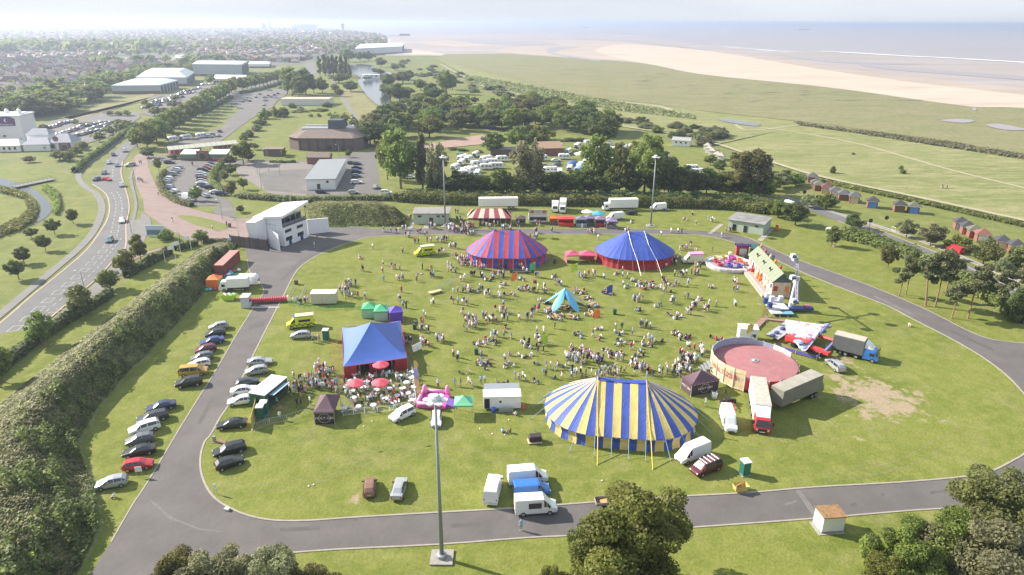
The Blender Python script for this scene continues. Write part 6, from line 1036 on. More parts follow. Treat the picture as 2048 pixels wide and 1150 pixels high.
def trailer(f,r,L,label,h=3.9,bm=None,W=2.5,group='box vans and lorries',z=.2,stripes=True,tarp=None,name='box_trailer'):
 p = mid(f,r); t = thing(name,label,'trailer',(p[0],p[1],z),ang(f,r),group); bm = bm or WHITE; m_ = MB(); m_.box((0,0,1.1 + (h - 1.1) / 2),(L,W,h - 1.1),bm); m_.build('box_body',t,bevel=.05); m_ = MB(); m_.box((0,0,h + .02),(L - .05,W - .05,.05),tarp or OFFW); m_.build('roof',t); m_ = MB(); m_.box((0,0,.95),(L - .3,1.2,.3),M('chassis_red',(.35,.04,.03),.6)); m_.build('chassis',t)
 for x in (-L * .28,-L * .38):
  for s in (-1,1): m_ = MB(); m_.lathe([(.5,-.18),(.5,.18)],TYRE,14); w_ = m_.build('wheel',t,loc=(x,s * (W / 2 - .2),.5),rot=(R_(90),0,0)); m_ = MB(); m_.lathe([(.28,-.19),(.28,.19)],M('alloy',(.45,.46,.47),.35,.6),10); m_.build('rim',w_)
 return t
trailer((958,419),(1035,418),13.4,'long white articulated trailer in front of the hedgerow')
def truck(f,r,L,label,cabc,bm,roofm,cab2='white',h=3.9,W=2.5):
 t = luton(f,r,label,'fairground lorries',h=h,L=L,cab=cabc,boxm=bm,W=W,cabL=2.6,wheels=((.40,),(-.18,),(-.30,),(.05,))); m_ = MB(); m_.box((-1.3,0,h + .03),(L - 2.8,W - .1,.06),roofm); m_.build('roof',t)
 m_ = MB(); x0 = L / 2 - 1.0; m_.add([(x0,-1.0,2.55),(x0,1.0,2.55),(x0 - 1.5,1.1,3.7),(x0 - 1.5,-1.1,3.7),(x0 - 1.55,-1.1,2.5),(x0 - 1.55,1.1,2.5)],[(0,1,2,3),(0,3,4),(1,5,2),(3,2,5,4)],paint(cab2)); m_.build('wind_deflector',t)
 for s in (-1,1): m_ = MB(); m_.box((L / 2 - .25,s * (W / 2 + .22),1.95),(.14,.28,.6),DARK); m_.build('wing_mirror',t)
 m_ = MB(); m_.box((L / 2 + .02,0,.8),(.08,1.3,.35),DARK); m_.build('grille',t); m_ = MB(); m_.box((L / 2 + .05,0,.5),(.04,.8,.14),M('white_plate',(.75,.75,.7),.5)); m_.build('number_plate',t); return t
truck((1524,876),(1510,792),12.0,'white lorry with red cab and mottled roof backed up to the round ride','red',WHITE,M('mottled_tilt',(.42,.39,.33),.9,var=.25,vs=1.5))
KH = M('khaki_tilt',(.20,.19,.15),.8,var=.12,vs=.6); trailer((1552,820),(1624,788),10.6,'khaki sided trailer parked against the round ride',bm=KH,tarp=M('khaki_roof',(.32,.30,.25),.85,var=.2,vs=.5),group='fairground lorries',h=4.0)
truck((1740,722),(1678,706),8.2,'lorry with grey box and blue and white cab beside the ride trailers','lblue',M('charcoal_box',(.12,.125,.13),.7,var=.1,vs=1),M('beige_box_roof',(.42,.38,.31),.8,var=.08,vs=1))
# road traffic
gr_ = 'traffic on the main road'
for a in [('saloon',(244,451),(245,438),'white','white saloon with pale roof driving on the boxed stretch'),('hatch',(217,490),(223,478),'teal','grey-blue hatchback coming down the road below the white saloon'),('hatch',(245,379),(243,368),'silver','silver hatchback opposite the side turning'),('saloon',(224,363),(205,360),'red','red car waiting at the side turning'),('hatch',(188,364),(200,359),'dark','dark car turning into the side road'),('hatch',(205,352),(212,345),'grey','dark grey car behind the red one at the turning'),('hatch',(217,333),(219,323),'silver','silver car next to the kerb above the turning'),('hatch',(236,338),(233,329),'teal','grey-blue car in the second lane above the turning'),('hatch',(229,315),(226,309),'navy','navy car further up the road'),('suv',(251,309),(248,299),'silver','silver tall car near the avenue trees'),('suv',(266,293),(262,284),'white','white tall car where the road meets the avenue'),('estate',(249,334),(272,331),'silver','silver estate pulling across the promenade end')]: carpx(a[0],a[1],a[2],a[3],a[4],gr_,z=.12,full=False,name='car')
def row(pxs,hd,cols,styles,lab,grp,z=.16,jit=.06):
 for i,p in enumerate(pxs):
  X,Y = G(*p); car(styles[i % len(styles)],(X,Y),hd(i) + rnd.uniform(-jit,jit),cols[i % len(cols)],f'{dict(lblue="bright blue", teal="grey-blue").get(cols[i % len(cols)], cols[i % len(cols)])} car, {ordn(i)} {lab}',grp,z=z,full=False)
CC = ['silver','white','grey','silver','black','white','silver','teal','maroon','silver','blue','white','dark','silver']; CS = ['hatch','hatch','saloon','suv','hatch','estate']
z_ = lambda l: [(250 + a / 3.966,250 + b / 3.966) for a,b in l]
row(z_([(425,348),(408,366),(390,384),(372,402),(356,420),(342,437),(333,454),(330,472),(336,490),(350,507),(370,522),(388,540),(410,556),(432,572),(520,606)]),lambda i: R_(175 - i * 2.2),CC,CS,'from the market along the outer kerb of the crescent','cars in the crescent car park')
row(z_([(692,322),(668,336),(645,352),(620,370),(606,394),(608,416),(612,436),(612,456),(612,474),(622,492),(672,506)]),lambda i: R_(5 + i),['blue','silver','red','dark','white','silver','maroon','silver','white','grey','navy'],CS,'from the market along the curved hedge of the crescent','cars in the crescent car park')
row(z_([(570,520),(642,574),(722,546),(770,560),(732,288),(356,308)]),lambda i: [2.6,2.4,.2,.1,0,.1][i],['white','silver','white','navy','red','black'],CS,'of the loose ones at the crescent car park edges','cars in the crescent car park'); X,Y = G(372,400); car('van',(X,Y),R_(150),'white','white van at the mouth of the crescent car park','cars in the crescent car park',z=.16,full=False,cat='van',name='van')
row(z_([(1800,312),(1845,318),(1840,350),(1840,382),(1838,416),(1838,466)]) + [(643,387),(707,388),(751,377),(773,389)],lambda i: [0,0,.05,0,.1,.1,0,.1,1.7,0][i],['dark','navy','black','blue','grey','white','black','silver','silver','white'],CS,'from the hall end beside the white shed','cars beside the white shed')
row([(462,214),(470,208),(485,205),(494,203),(500,204),(498,197),(512,196),(531,197),(537,193),(545,196),(549,192),(553,197),(556,189),(532,203),(528,212),(480,218),(520,190),(540,182),(560,178),(566,172),(436,274),(428,273),(440,265),(420,276)],lambda i: R_(15 if i % 2 else 95),CC,CS,'of those scattered over the far car park, counted from the camper end','cars in the far car park',z=.32)
hp = []
for j,(a,b,n) in enumerate([((72,265),(118,253),8),((118,251),(150,244),5),((118,272),(160,258),7),((160,256),(212,247),9),((135,278),(205,262),12),((208,262),(214,256),2),((180,262),(215,250),6),((224,247),(238,244),2)]):
 for k in range(n): t_ = k / max(1,n - 1); hp.append((a[0] + (b[0] - a[0]) * t_,a[1] + (b[1] - a[1]) * t_))
row(hp,lambda i: R_(70),CC,CS,'counting outward from the pub in the hotel car park','cars in the hotel car park',z=.32)
sp = []
for j,(a,b,n) in enumerate([((288,218),(320,212),5),((300,210),(345,203),7),((320,203),(365,196),7),((345,194),(390,186),7),((400,172),(450,168),8),((365,186),(400,178),6),((310,205),(330,200),4)]):
 for k in range(n): t_ = k / max(1,n - 1); sp.append((a[0] + (b[0] - a[0]) * t_,a[1] + (b[1] - a[1]) * t_))
row(sp,lambda i: R_(60),CC,CS,'counting from the road side of the retail car park','cars in the retail car park',z=.32)
# caravans and campers
def caravan_mesh(L=5.6):
 m_ = MB(); m_.grid([[(x,-1.1,.5),(x,-1.1,z1 - .25),(x,-.85,z1),(x,.85,z1),(x,1.1,z1 - .25),(x,1.1,.5),(x,-1.1,.5)] for x,z1 in [(-L / 2,1.3),(-L / 2 + .15,2.2),(-L / 2 + .6,2.65),(L / 2 - .8,2.65),(L / 2 - .2,2.1),(L / 2,1.1)]],WHITE)
 for s in (-1,1):
  for x in (-1.6,.2,1.6): m_.box((x,s * 1.11,1.65),(1.0,.03,.55),GLASS)
  m_.lathe([(.32,-.1),(.32,.1)],TYRE,10,(0,s * .95,.32))
 m_.box((L / 2 - .12,0,1.6),(.2,1.6,.6),GLASS); m_.box((-L / 2 + .1,0,1.7),(.2,1.6,.5),GLASS); m_.box((.3,0,2.7),(.7,.6,.1),GREYM); return m_.mesh('caravan')
CVM = [caravan_mesh(),caravan_mesh(6.6)]
zc = lambda l: [(750 + a / 3.413,220 + b / 3.413) for a,b in l]
for i,(p,a) in enumerate(zip(zc([(1258,268),(1383,262),(690,322),(592,378),(865,352),(700,386),(738,382),(625,432),(550,410),(670,430),(310,340),(350,340),(1290,338),(1262,448),(1140,348),(1690,362),(1600,252),(1700,276),(1745,272),(1560,318),(1600,328),(1655,362),(1720,366),(1580,392),(1790,396),(1830,412),(1920,356),(1965,352),(1520,312),(1465,240),(1440,372),(1890,400),(1860,380),(1660,300),(1640,288),(210,462),(1950,430),(600,345),(640,352),(760,352),(800,372),(830,400),(760,408),(700,455),(600,455),(1190,300),(1320,300),(1400,400),(1330,420),(1200,430),(1480,340),(1500,290)]) + [(346,283),(372,279),(403,276),(1393,350),(1384,342),(1405,358)],[1.3,1.2,1.3,1.4,.3,.5,.5,1.0,1.2,.8,.1,.1,0,1.5,.4] * 5)):
 X,Y = G(*p); o = link('caravan',CVM[i % 2],None,(X,Y,.15),(0,0,a)); tag(o,('white caravan or camper, ' + ordn(i) + ' on the tree-screened site counting from its open lawn') if i < 52 else ('white motorhome, ' + ordn(i - 52) + ' of those off the main site'),'caravan','caravans on the camp site')
def dome_tent(p,r,col,label): X,Y = G(*p); t = thing('dome_tent',label,'tent',(X,Y,.15),.4,'small tents on the camp site'); m_ = MB(); m_.lathe([(r,0),(r * .92,r * .4),(r * .6,r * .75),(.05,r * .9)],col,10,sx=1.3); m_.build('flysheet',t,smooth=True)
dome_tent((1112,332),1.8,M('tent_grey',(.12,.13,.13),.7),'dark grey dome tent by the silver car'); dome_tent((1146,332),2.6,M('tent_blue',(.06,.12,.32),.7),'larger blue dome tent on the camp lawn'); dome_tent((1163,340),2.6,M('tent_pale_blue',(.25,.35,.55),.7),'pale blue dome tent half behind trees')
X,Y = G(1163,318); gazebo('white awning pavilion pitched among the caravans',(X,Y),6,5,2.3,WHITE,'',.2,peak=1.4,zl=.15,name='awning'); X,Y = G(924,316); car('van',(X,Y),.9,'green','green and white camper van on the camp lawn','caravans on the camp site',full=False,cat='van',name='van')
row(zc([(235,445),(240,470),(1235,352),(1157,392),(1240,372)]),lambda i: .2,['silver','white','white','silver','dark'],CS,'beside the caravans, from the big left tree','cars on the camp site')
# ------------------------------------------------------------------ fairground rides
def drum_ride():
 A = G(1423,706,2.6); B = G(1591,745,2.6); K = G(1497,686,2.6); D = G(1503,768,2.6); cx,cy = (A[0] + B[0]) / 2,(K[1] + D[1]) / 2; cx = (cx + (K[0] + D[0]) / 2) / 2; r = 7.5; cx += .6; t = thing('round_ride','large round fairground ride with red canvas floor and painted boards','fairground ride',(cx,cy,.19)); n = 24
 FL = M('red_canvas_floor',(.33,.135,.14),.75,var=.1,vs=.5,dirt=((.36,.19,.19),.7)); m_ = MB()
 for i in range(n): a0,a1 = math.tau * i / n,math.tau * (i + 1) / n; m_.add([(r * math.cos(a0),r * math.sin(a0),2.5),(r * math.cos(a1),r * math.sin(a1),2.5),(.7 * math.cos(a1),.7 * math.sin(a1),2.8),(.7 * math.cos(a0),.7 * math.sin(a0),2.8)],[(0,1,2,3)],FL)
 m_.build('floor_canvas',t); m_ = MB(); m_.lathe([(.75,2.75),(.75,2.9),(.5,2.9),(.5,2.8),(.25,3.05)],GREYM,16); m_.build('hub',t); m_ = MB(); m_.lathe([(r - .15,.1),(r - .15,2.45)],M('ride_frame',(.07,.05,.05),.8),24,caps=False); m_.build('frame',t)
 ang_of = lambda i: math.tau * i / n; CR = M('cream_board',(.70,.62,.36),.6,var=.2,vs=1.2,dirt=((.72,.35,.25),1.1)); CB = M('painted_board',(.58,.46,.28),.6,var=.15,vs=1,dirt=((.14,.24,.48),.9)); RB = M('red_board',(.55,.035,.03),.6); BL = M('blue_back_board',(.34,.38,.50),.6,var=.1,vs=1)
 for i in range(n):
  a0,a1 = ang_of(i),ang_of(i + 1); am = math.degrees((a0 + a1) / 2) % 360
  if 15 < am < 75: top,bot,mats = 3.4,2.4,(OFFW if am < 45 else BL,)
  elif 75 <= am <= 165: top,bot,mats = 3.9,.2,(BL,)
  elif 165 < am < 234: top,bot,mats = 4.0,.2,(CB,)
  elif 234 <= am < 280: top,bot,mats = 2.6,.5,(RB,)
  else: top,bot,mats = 2.7,.3,(M('dark_skirt',(.08,.05,.05),.8),)
  m_ = MB(); q = [(r * math.cos(a0),r * math.sin(a0)),(r * math.cos(a1),r * math.sin(a1))]; o = [(x * 1.012,y * 1.012) for x,y in q]; bb = [(q[0][0],q[0][1],bot),(q[1][0],q[1][1],bot),(q[1][0],q[1][1],top),(q[0][0],q[0][1],top),(o[0][0],o[0][1],bot),(o[1][0],o[1][1],bot),(o[1][0],o[1][1],top),(o[0][0],o[0][1],top)]
  m_.add(bb,[(0,1,2,3),(7,6,5,4),(3,2,6,7),(0,4,5,1),(1,5,6,2),(0,3,7,4)],mats[0])
  if 165 < am < 234:
   for (z0,z1,mm) in [(3.35,4.0,CR),(.2,.55,CR)]: m_.add([(x * 1.018,y * 1.018,z) for x,y,z in [(*q[0],z0),(*q[1],z0),(*q[1],z1),(*q[0],z1)]],[(3,2,1,0)],mm)
  m_.build('board',t); f = MB(); f.bar((q[0][0] * 1.02,q[0][1] * 1.02,.1),(q[0][0] * 1.02,q[0][1] * 1.02,top + .1),.06,OFFW,5); f.build('post',t)
 for k,ch in enumerate('WALTZER'):
  a = R_(188 + k * 6.6); link('lettering',text_mesh(ch,1.25,M('ride_letter_red',(.42,.03,.03),.5)),t,(r * 1.025 * math.cos(a),r * 1.025 * math.sin(a),2.35),(R_(90),0,a + R_(90)))
 for k in range(4): m_ = MB(); a = R_(178 + k * 0); m_.box((-r - .35 - k * .45,1.0,1.5 - k * .42),(.5,2.6,.12),GREYM); m_.build('step',t)
drum_ride()
X,Y = G(1493,685); t = thing('pay_cabin','white box cabin just behind the round ride','cabin',(X + .4,Y + 1.2,.19),-.15); m_ = MB(); m_.box((0,0,1.35),(3.6,2.6,2.7),WHITE); m_.build('wall',t,bevel=.05); m_ = MB(); m_.box((0,0,2.75),(3.8,2.8,.1),OFFW); m_.build('roof',t); win(t,1.0,-1.32,1.4,.8,.7)
def teacups():
 X,Y = G(1457,533); t = thing('teacup_ride','round spinning cup ride with coloured tubs on a pale deck','fairground ride',(X,Y,.19)); m_ = MB(); m_.lathe([(5.9,0),(6.0,.6),(5.9,.75),(5.0,.8)],M('ride_deck',(.55,.53,.58),.6,var=.1,vs=1.5),28,caps=False); m_.lathe([(5.0,.75),(5.0,.8)],M('ride_deck_inner',(.30,.26,.30),.7,var=.25,vs=2),28); m_.build('deck',t)
 for i in range(24): a = math.tau * i / 24; m_ = MB(); m_.box((5.95 * math.cos(a),5.95 * math.sin(a),.75),(.12,1.45,.5),M('deck_rail',(.60,.58,.63),.5),a); m_.build('barrier_panel',t)
 cc = [RY['orange'],RY['hot'],RY['yellow'],RY['yellow'],RY['red'],RY['red'],RY['royal'],RY['royal'],RY['orange']]
 for i in range(9):
  a = math.tau * i / 9 + .3; rr_ = 3.3 + .5 * (i % 2); p = (rr_ * math.cos(a),rr_ * math.sin(a),.85); m_ = MB(); m_.lathe([(.35,0),(.75,.25),(.85,.8),(.72,.8),(.6,.35),(.1,.25)],cc[i],12,p,caps=False); c = m_.build('cup',t); q = MB(); q.lathe([(.86,.78),(.9,.84)],OFFW,12,p,caps=False); q.build('rim',c)
  ar = MB(); ar.bar((.4 * math.cos(a),.4 * math.sin(a),1.0),(p[0],p[1],.95),.09,M('arm_pink',(.55,.15,.4),.5),5); ar.build('arm',t)
 m_ = MB(); m_.lathe([(.6,.8),(.5,1.6),(.25,2.2),(.2,3.2)],M('centre_magenta',(.42,.06,.34),.5),10); m_.build('centre_column',t); m_ = MB(); m_.box((0,0,3.5),(.7,.7,.6),WHITE); m_.build('lamp_box',t)
 X,Y = G(1483,512); b = thing('pay_booth','red framed pay booth with blue lettered headboard behind the cup ride','booth',(X,Y,.19),-.12); m_ = MB(); m_.box((0,.5,1.3),(3.2,1.6,2.6),RY['red']); m_.build('wall',b); m_ = MB(); m_.box((.2,-.35,1.2),(1.9,.1,1.7),OFFW); m_.build('hatch',b); m_ = MB(); m_.box((0,.4,2.68),(3.4,1.9,.16),M('booth_roof',(.3,.04,.05),.6)); m_.build('roof',b)
 BLm = M('headboard_blue',(.06,.10,.42),.5)
 for k in range(8): m_ = MB(); m_.box((-2.0 + k * .56,-.3,3.2 - .02 * k + (.12 if k % 3 == 0 else 0)),(.42,.12,.75),BLm); m_.build('headboard_letter',b)
 m_ = MB(); m_.box((.2,-.2,2.85),(4.4,.06,.1),RY['red']); m_.build('headboard',b)
 X,Y = G(1507,512); g_ = thing('generator_truck','dark green covered truck behind the cup ride','truck',(X,Y,.19),1.2); m_ = MB(); m_.box((0,0,1.6),(4.6,2.2,2.2),M('dark_green_tilt',(.03,.09,.07),.7)); m_.build('box_body',g_,bevel=.1); m_ = MB(); m_.box((2.7,0,1.3),(1.2,2.0,1.6),DARK); m_.build('cab',g_,bevel=.1)
 for x in (2.5,-1.3):
  for s in (-1,1): m_ = MB(); m_.lathe([(.4,-.15),(.4,.15)],TYRE,12); m_.build('wheel',g_,loc=(x,s * .95,.4),rot=(R_(90),0,0))
 car('hatch',G(1497,520),.2,'black','black car tucked behind the cup ride',gR,z=.2)
teacups()
def funhouse():
 A = G(1495,538); B = G(1541,596); L = math.dist(A,B); a = math.atan2(B[1] - A[1],B[0] - A[0]); D = 4.2; c = ((A[0] + B[0]) / 2,(A[1] + B[1]) / 2); t = thing('fun_house','painted fun house ride with pale green pitched roof and orange figures','fairground ride',(c[0],c[1],.19),a); h = 3.7; WM = M('funhouse_wall',(.68,.52,.40),.7,var=.2,vs=.8,dirt=((.70,.22,.08),.7)); y0 = 0
 m_ = MB(); m_.box((0,D / 2,h / 2),(L,D,h),WM); m_.build('wall',t); GT = M('pale_green_roof',(.21,.235,.165),.8,var=.08,vs=1); n = 12
 for s,m2 in ((-1,GT),(1,GT)):
  for k in range(n):
   x0,x1 = -L / 2 + L * k / n - (.3 if k == 0 else 0),-L / 2 + L * (k + 1) / n + (.3 if k == n - 1 else 0); m_ = MB(); ye = D / 2 + s * (D / 2 + .3); m_.add([(x0,ye,h - .1),(x1 - .04,ye,h - .1),(x1 - .04,D / 2,h + 2.3),(x0,D / 2,h + 2.3),(x0,ye,h + .02),(x1 - .04,ye,h + .02),(x1 - .04,D / 2,h + 2.42),(x0,D / 2,h + 2.42)],[(4,5,6,7),(0,1,5,4),(1,2,6,5),(0,4,7,3),(3,2,1,0)],m2); m_.build('roof_panel',t)
 for s in (-1,1): m_ = MB(); m_.add([(s * L / 2,0,h),(s * L / 2,D,h),(s * L / 2,D / 2,h + 2.3)],[(0,1,2)],M('gable_dark',(.08,.10,.10),.7)); m_.build('gable',t)
 for k,x in enumerate((-5.6,-.2,5.0)): m_ = MB(); m_.box((x,.9,h + 1.1),(.7,.9,.8),M('dormer_green',(.25,.28,.18),.8),top=(.6,.6)); m_.lathe([(.22,0),(.28,.35),(.05,.6)],DARK,8,(x,.6,h + 1.5)); m_.build('roof_figure',t)
 cols = [RY['orange'],RY['red'],RY['cream'],RY['royal'],RY['yellow'],RY['pink']]; r = random.Random(4)
 for k in range(16): x = -L / 2 + .8 + k * (L - 1.6) / 15; z = .9 + (k % 2) * 1.7; m_ = MB(); m_.box((x,-.04,z),(.9,.1,1.1),cols[k % 6]); m_.build('painted_panel',t); m_ = MB(); m_.box((x,-.1,z),(.5,.06,.7),cols[(k + 3) % 6] if k % 3 else DARK); m_.build('window',t)
 for k,x in enumerate((-4.5,.5,2.2)): m_ = MB(); m_.lathe([(.35,0),(.42,.9),(.25,1.2),(.3,1.35),(.26,1.8),(.05,1.95)],RY['orange'] if k else RY['red'],10,(x,-.5,1.0)); m_.build('clown_figure',t)
 m_ = MB(); m_.box((0,-1.1,.25),(L + .6,2.0,.5),M('walkway',(.42,.33,.30),.8)); m_.build('walkway',t)
 for k in range(19): x = -L / 2 + k * L / 18; m_ = MB(); m_.bar((x,-2.05,.5),(x,-2.05,1.4),.05,OFFW,4); m_.bar((x,-2.05,1.4),(min(x + L / 18,L / 2),-2.05,1.4),.04,OFFW,4); m_.build('railing_post',t)
 for s in (-1,1):
  for j in range(3): m_ = MB(); m_.box((s * (L / 2 + .06),.8 + j * 1.3,2.2),(.08,.9,1.2),cols[(j + 1) % 3]); m_.build('end_panel',t)
 for k in range(5): m_ = MB(); m_.lathe([(.25,0),(.35,.5),(.1,1.0)],cols[k % 3],8,(-L / 2 + 1 + k * 4,D / 2 + .3,h + 2.3)); m_.build('ridge_figure',t)
funhouse()
def swing_ride():
 X,Y = G(1580,622); t = thing('arm_ride','tall white boom ride with star of passenger pods raised over its deck','fairground ride',(X,Y,.19),0); BB = M('ride_blue',(.03,.055,.22),.5); LW = M('ride_white',(.55,.55,.60),.5,var=.1,vs=1.5)
 m_ = MB(); m_.box((1.8,-.6,.8),(5.6,1.6,.5),BB); m_.build('trailer',t); m_ = MB()
 for x in (0,1.2,5):
  for s in (-1,1): m_.lathe([(.45,-.15),(.45,.15)],TYRE,10,(x,s * 1.0 - .6,.45))
 for (dx,dy,w_,d_,z,mm) in [(-3.2,.4,4.2,4.6,1.0,LW),(-4.3,-2.6,2.4,2.2,.7,LW),(-1.9,-2.8,2.6,1.8,.6,M('deck_blue',(.15,.33,.46),.5)),(-2.8,3.6,3.6,2.0,1.1,LW)]: m_ = MB(); m_.box((dx,dy,z),(w_,d_,.2),mm); m_.build('deck',t)
 for (x,y) in [(-5.2,1.5),(-3.4,2.5),(-5.2,-1.2),(-1.4,2.6),(-3.8,4.4)]: m_ = MB(); m_.box((x,y,1.7),(.9,.9,1.3),BB if x < -4 else LW); m_.build('cabinet',t)
 dx_ = (G(1584,570,7.6)[0] - X); H1 = Vector((.55,.4,7.4)); m_ = MB(); m_.bar((-.3,-.3,1),H1 + Vector((-.1,0,0)),.42,LW,10,.34); m_.bar((.6,-.4,1),H1 + Vector((.25,0,-.6)),.2,GREYM,8); m_.build('boom',t); m_ = MB(); m_.box(tuple(H1),(1.0,.9,1.0),LW); m_.build('hub',t)
 ax = Vector((math.cos(R_(-24)),math.sin(R_(-24)),.18)).normalized(); u = Vector((0,0,1)) - ax * ax.z; u.normalize(); v = ax.cross(u); pods = 6
 for k in range(pods):
  a = math.tau * k / pods + .12; d = u * math.cos(a) + v * math.sin(a); e = H1 + d * 5.6; m_ = MB()
  for off in (-.22,.22): m_.bar(H1 + v.cross(d).normalized() * 0 + ax * off,e + ax * off * .6,.09,M('ride_lilac',(.42,.38,.50),.5),5)
  for s in range(8): p0 = H1 + d * (5.6 * s / 8); p1 = H1 + d * (5.6 * (s + 1) / 8); m_.bar(p0 + ax * (.22 if s % 2 else -.22),p1 + ax * (-.2 if s % 2 else .2),.05,GREYM,4)
  m_.build('arm',t); m_ = MB(); m_.box((e.x - .7,e.y - .4,e.z),(1.1,1.0,.9),M('pod_white',(.50,.54,.64),.4),.2,(.85,.8)); p = m_.build('pod',t); m_ = MB(); m_.box((e.x - .7,e.y - .4 - .62,e.z - .05),(.8,.3,.3),GLASS,.2); m_.build('seat_opening',p)
 m_ = MB(); m_.box((3.4,-.6,1.3),(1.0,.9,.5),M('cover_rose',(.42,.14,.22),.6)); m_.build('generator_cover',t)
swing_ride()
def panel_ride():
 t = thing('panel_ride','red trailer ride with slanting painted backdrop and grey boarding deck','fairground ride',(0,0,.19)); pc = M('airbrushed_panel',(.62,.60,.66),.6,var=.3,vs=1.4,dirt=((.50,.10,.22),1.6)); pb = M('airbrushed_blue',(.26,.40,.60),.6,var=.3,vs=2); A = G(1571,648,2.2); B = G(1648,653,3.0); Cc = G(1605,703,1.2); D = G(1573,664,1.3); E_ = G(1640,668,2.2)
 P = [(*D,1.3),(*Cc,1.2),(*G(1612,703,1.3),1.3),(*E_,2.2),(*B,3.2),(*A,3.0)]; off = Vector((0,.25,-.15)); Q = [tuple(Vector(p) + off) for p in P]; m_ = MB(); m_.add(P + Q,[tuple(range(6)),tuple(range(11,5,-1))] + [(i,6 + i,6 + (i + 1) % 6,(i + 1) % 6) for i in range(6)],pc); m_.build('backdrop',t)
 r = random.Random(12); cs = [M('art_' + n_,c_,.6) for n_,c_ in (('pink',(.52,.16,.30)),('blue',(.12,.25,.50)),('white',(.66,.64,.66)),('orange',(.58,.26,.10)),('lilac',(.38,.28,.48)),('sky',(.30,.46,.60)))]; pl = [Vector(p) for p in P]; cen = sum(pl,Vector()) / 6
 for k in range(70):
  i = r.randrange(6); a,b = r.random(),r.random(); a,b = (a,b) if a + b < 1 else (1 - a,1 - b); c0 = cen + (pl[i] - cen) * a * .93 + (pl[(i + 1) % 6] - cen) * b * .93 + Vector((0,-.04 - .001 * k,.05 + .001 * k)); s = r.uniform(.12,.38); e1 = (pl[4] - pl[5]).normalized() * s; e2 = (pl[0] - pl[5]).normalized() * s * r.uniform(.5,1.2); m_ = MB(); m_.add([c0 - e1 - e2,c0 + e1 - e2 * .6,c0 + e1 * .7 + e2,c0 - e1 * .9 + e2 * .8],[(0,1,2,3)],cs[k % 6]); m_.build('painted_motif',t)
 for k,(px,py,rr_) in enumerate([(1596,682,1.0),(1604,694,.8),(1586,668,.6),(1620,676,.6),(1610,660,.5)]): x,y = G(px,py,2.2); m_ = MB(); m_.lathe([(rr_,0),(rr_ * .6,.2),(.05,.25)],pb if k < 2 else RY['pink'],10,(x,y - .3,2.0)); m_.build('painted_figure',t)
 d = [G(1530,679),G(1556,688),G(1590,664),G(1572,650)]; m_ = MB(); m_.prism(d,.75,.95,M('deck_grey',(.34,.35,.37),.6,var=.1,vs=1)); m_.build('boarding_deck',t)
 for px,py in [(1545,674),(1553,668),(1565,660)]: x,y = G(px,py,1); m_ = MB(); m_.box((x,y,1.15),(1.0,.6,.45),M('seat_navy',(.06,.07,.2),.5),.6); m_.build('seat',t)
 a_,b_ = G(1572,688),G(1657,718); a = math.atan2(b_[1] - a_[1],b_[0] - a_[0]); L = math.dist(a_,b_); m_ = MB(); m_.box(((a_[0] + b_[0]) / 2,(a_[1] + b_[1]) / 2,.95),(L,1.3,.55),M('ride_red',(.58,.045,.05),.5),a); m_.build('chassis',t); m_ = MB(); m_.box((a_[0] + 2.2 * math.cos(a),a_[1] + 2.2 * math.sin(a),1.5),(4.4,1.9,.9),M('ride_red',(.58,.045,.05),.5),a); m_.build('engine_cover',t)
 for u in (.2,.55,.85):
  for s in (-1,1): x,y = a_[0] + (b_[0] - a_[0]) * u - s * .7 * math.sin(a),a_[1] + (b_[1] - a_[1]) * u + s * .7 * math.cos(a); m_ = MB(); m_.lathe([(.45,-.15),(.45,.15)],TYRE,12); m_.build('wheel',t,loc=(x,y,.45),rot=(R_(90),0,a))
 x0 = [G(1640,668,2.4),G(1656,652,2.6)]; m_ = MB(); m_.bar((*x0[0],2.4),(*x0[1],2.8),.3,M('ride_lilac_blue',(.2,.22,.42),.5),6); m_.bar((*G(1632,672,1.5),1.5),(*G(1670,683,1.8),1.8),.3,M('ride_red',(.58,.045,.05),.5),6); m_.bar((*G(1670,683,1.8),1.8),(*G(1650,704,1.2),1.2),.28,M('ride_lilac_blue',(.2,.22,.42),.5),6); m_.build('sweep_arm',t)
 for px,py in [(1655,654),(1645,664),(1635,670),(1624,678)]: x,y = G(px,py,1.6); m_ = MB(); m_.lathe([(.3,0),(.75,.3),(.8,.7),(.2,.9)],M('car_grey',(.25,.26,.28),.4),10,(x,y,1.2)); m_.build('ride_car',t)
 f = thing('ride_fence','purple safety fence round the red trailer ride','fence',(0,0,.19)); P = [G(*p) for p in [(1549,698),(1590,710),(1632,722),(1638,716),(1650,706),(1652,696)]]; PM = M('fence_purple',(.13,.10,.45),.5)
 for p,q in zip(P,P[1:]):
  L = math.dist(p,q); a = math.atan2(q[1] - p[1],q[0] - p[0]); n = max(1,int(L / 2))
  for k in range(n): u = (k + .5) / n; m_ = MB(); m_.box((p[0] + (q[0] - p[0]) * u,p[1] + (q[1] - p[1]) * u,.55),(L / n - .1,.06,.55),PM,a); m_.box((p[0] + (q[0] - p[0]) * k / n,p[1] + (q[1] - p[1]) * k / n,.5),(.07,.07,1.0),OFFW,a); m_.build('fence_panel',f)
 g_ = thing('queue_ramp','brown queue ramp with rails leading to the boarding deck','ramp',(0,0,.19)); m_ = MB(); P = [G(*p) for p in [(1508,661),(1528,641),(1575,646)]]
 strip('q',P,1.3,.0,.35,M('ramp_brown',(.30,.17,.13),.8),mb=m_); m_.build('ramp',g_)
 for x,y,a in line_pts(P,1.6):
  m_ = MB(); m_.bar((x - .6 * math.sin(a),y + .6 * math.cos(a),.3),(x - .6 * math.sin(a),y + .6 * math.cos(a),1.3),.05,GREYM,4); m_.build('railing_post',g_)
panel_ride()
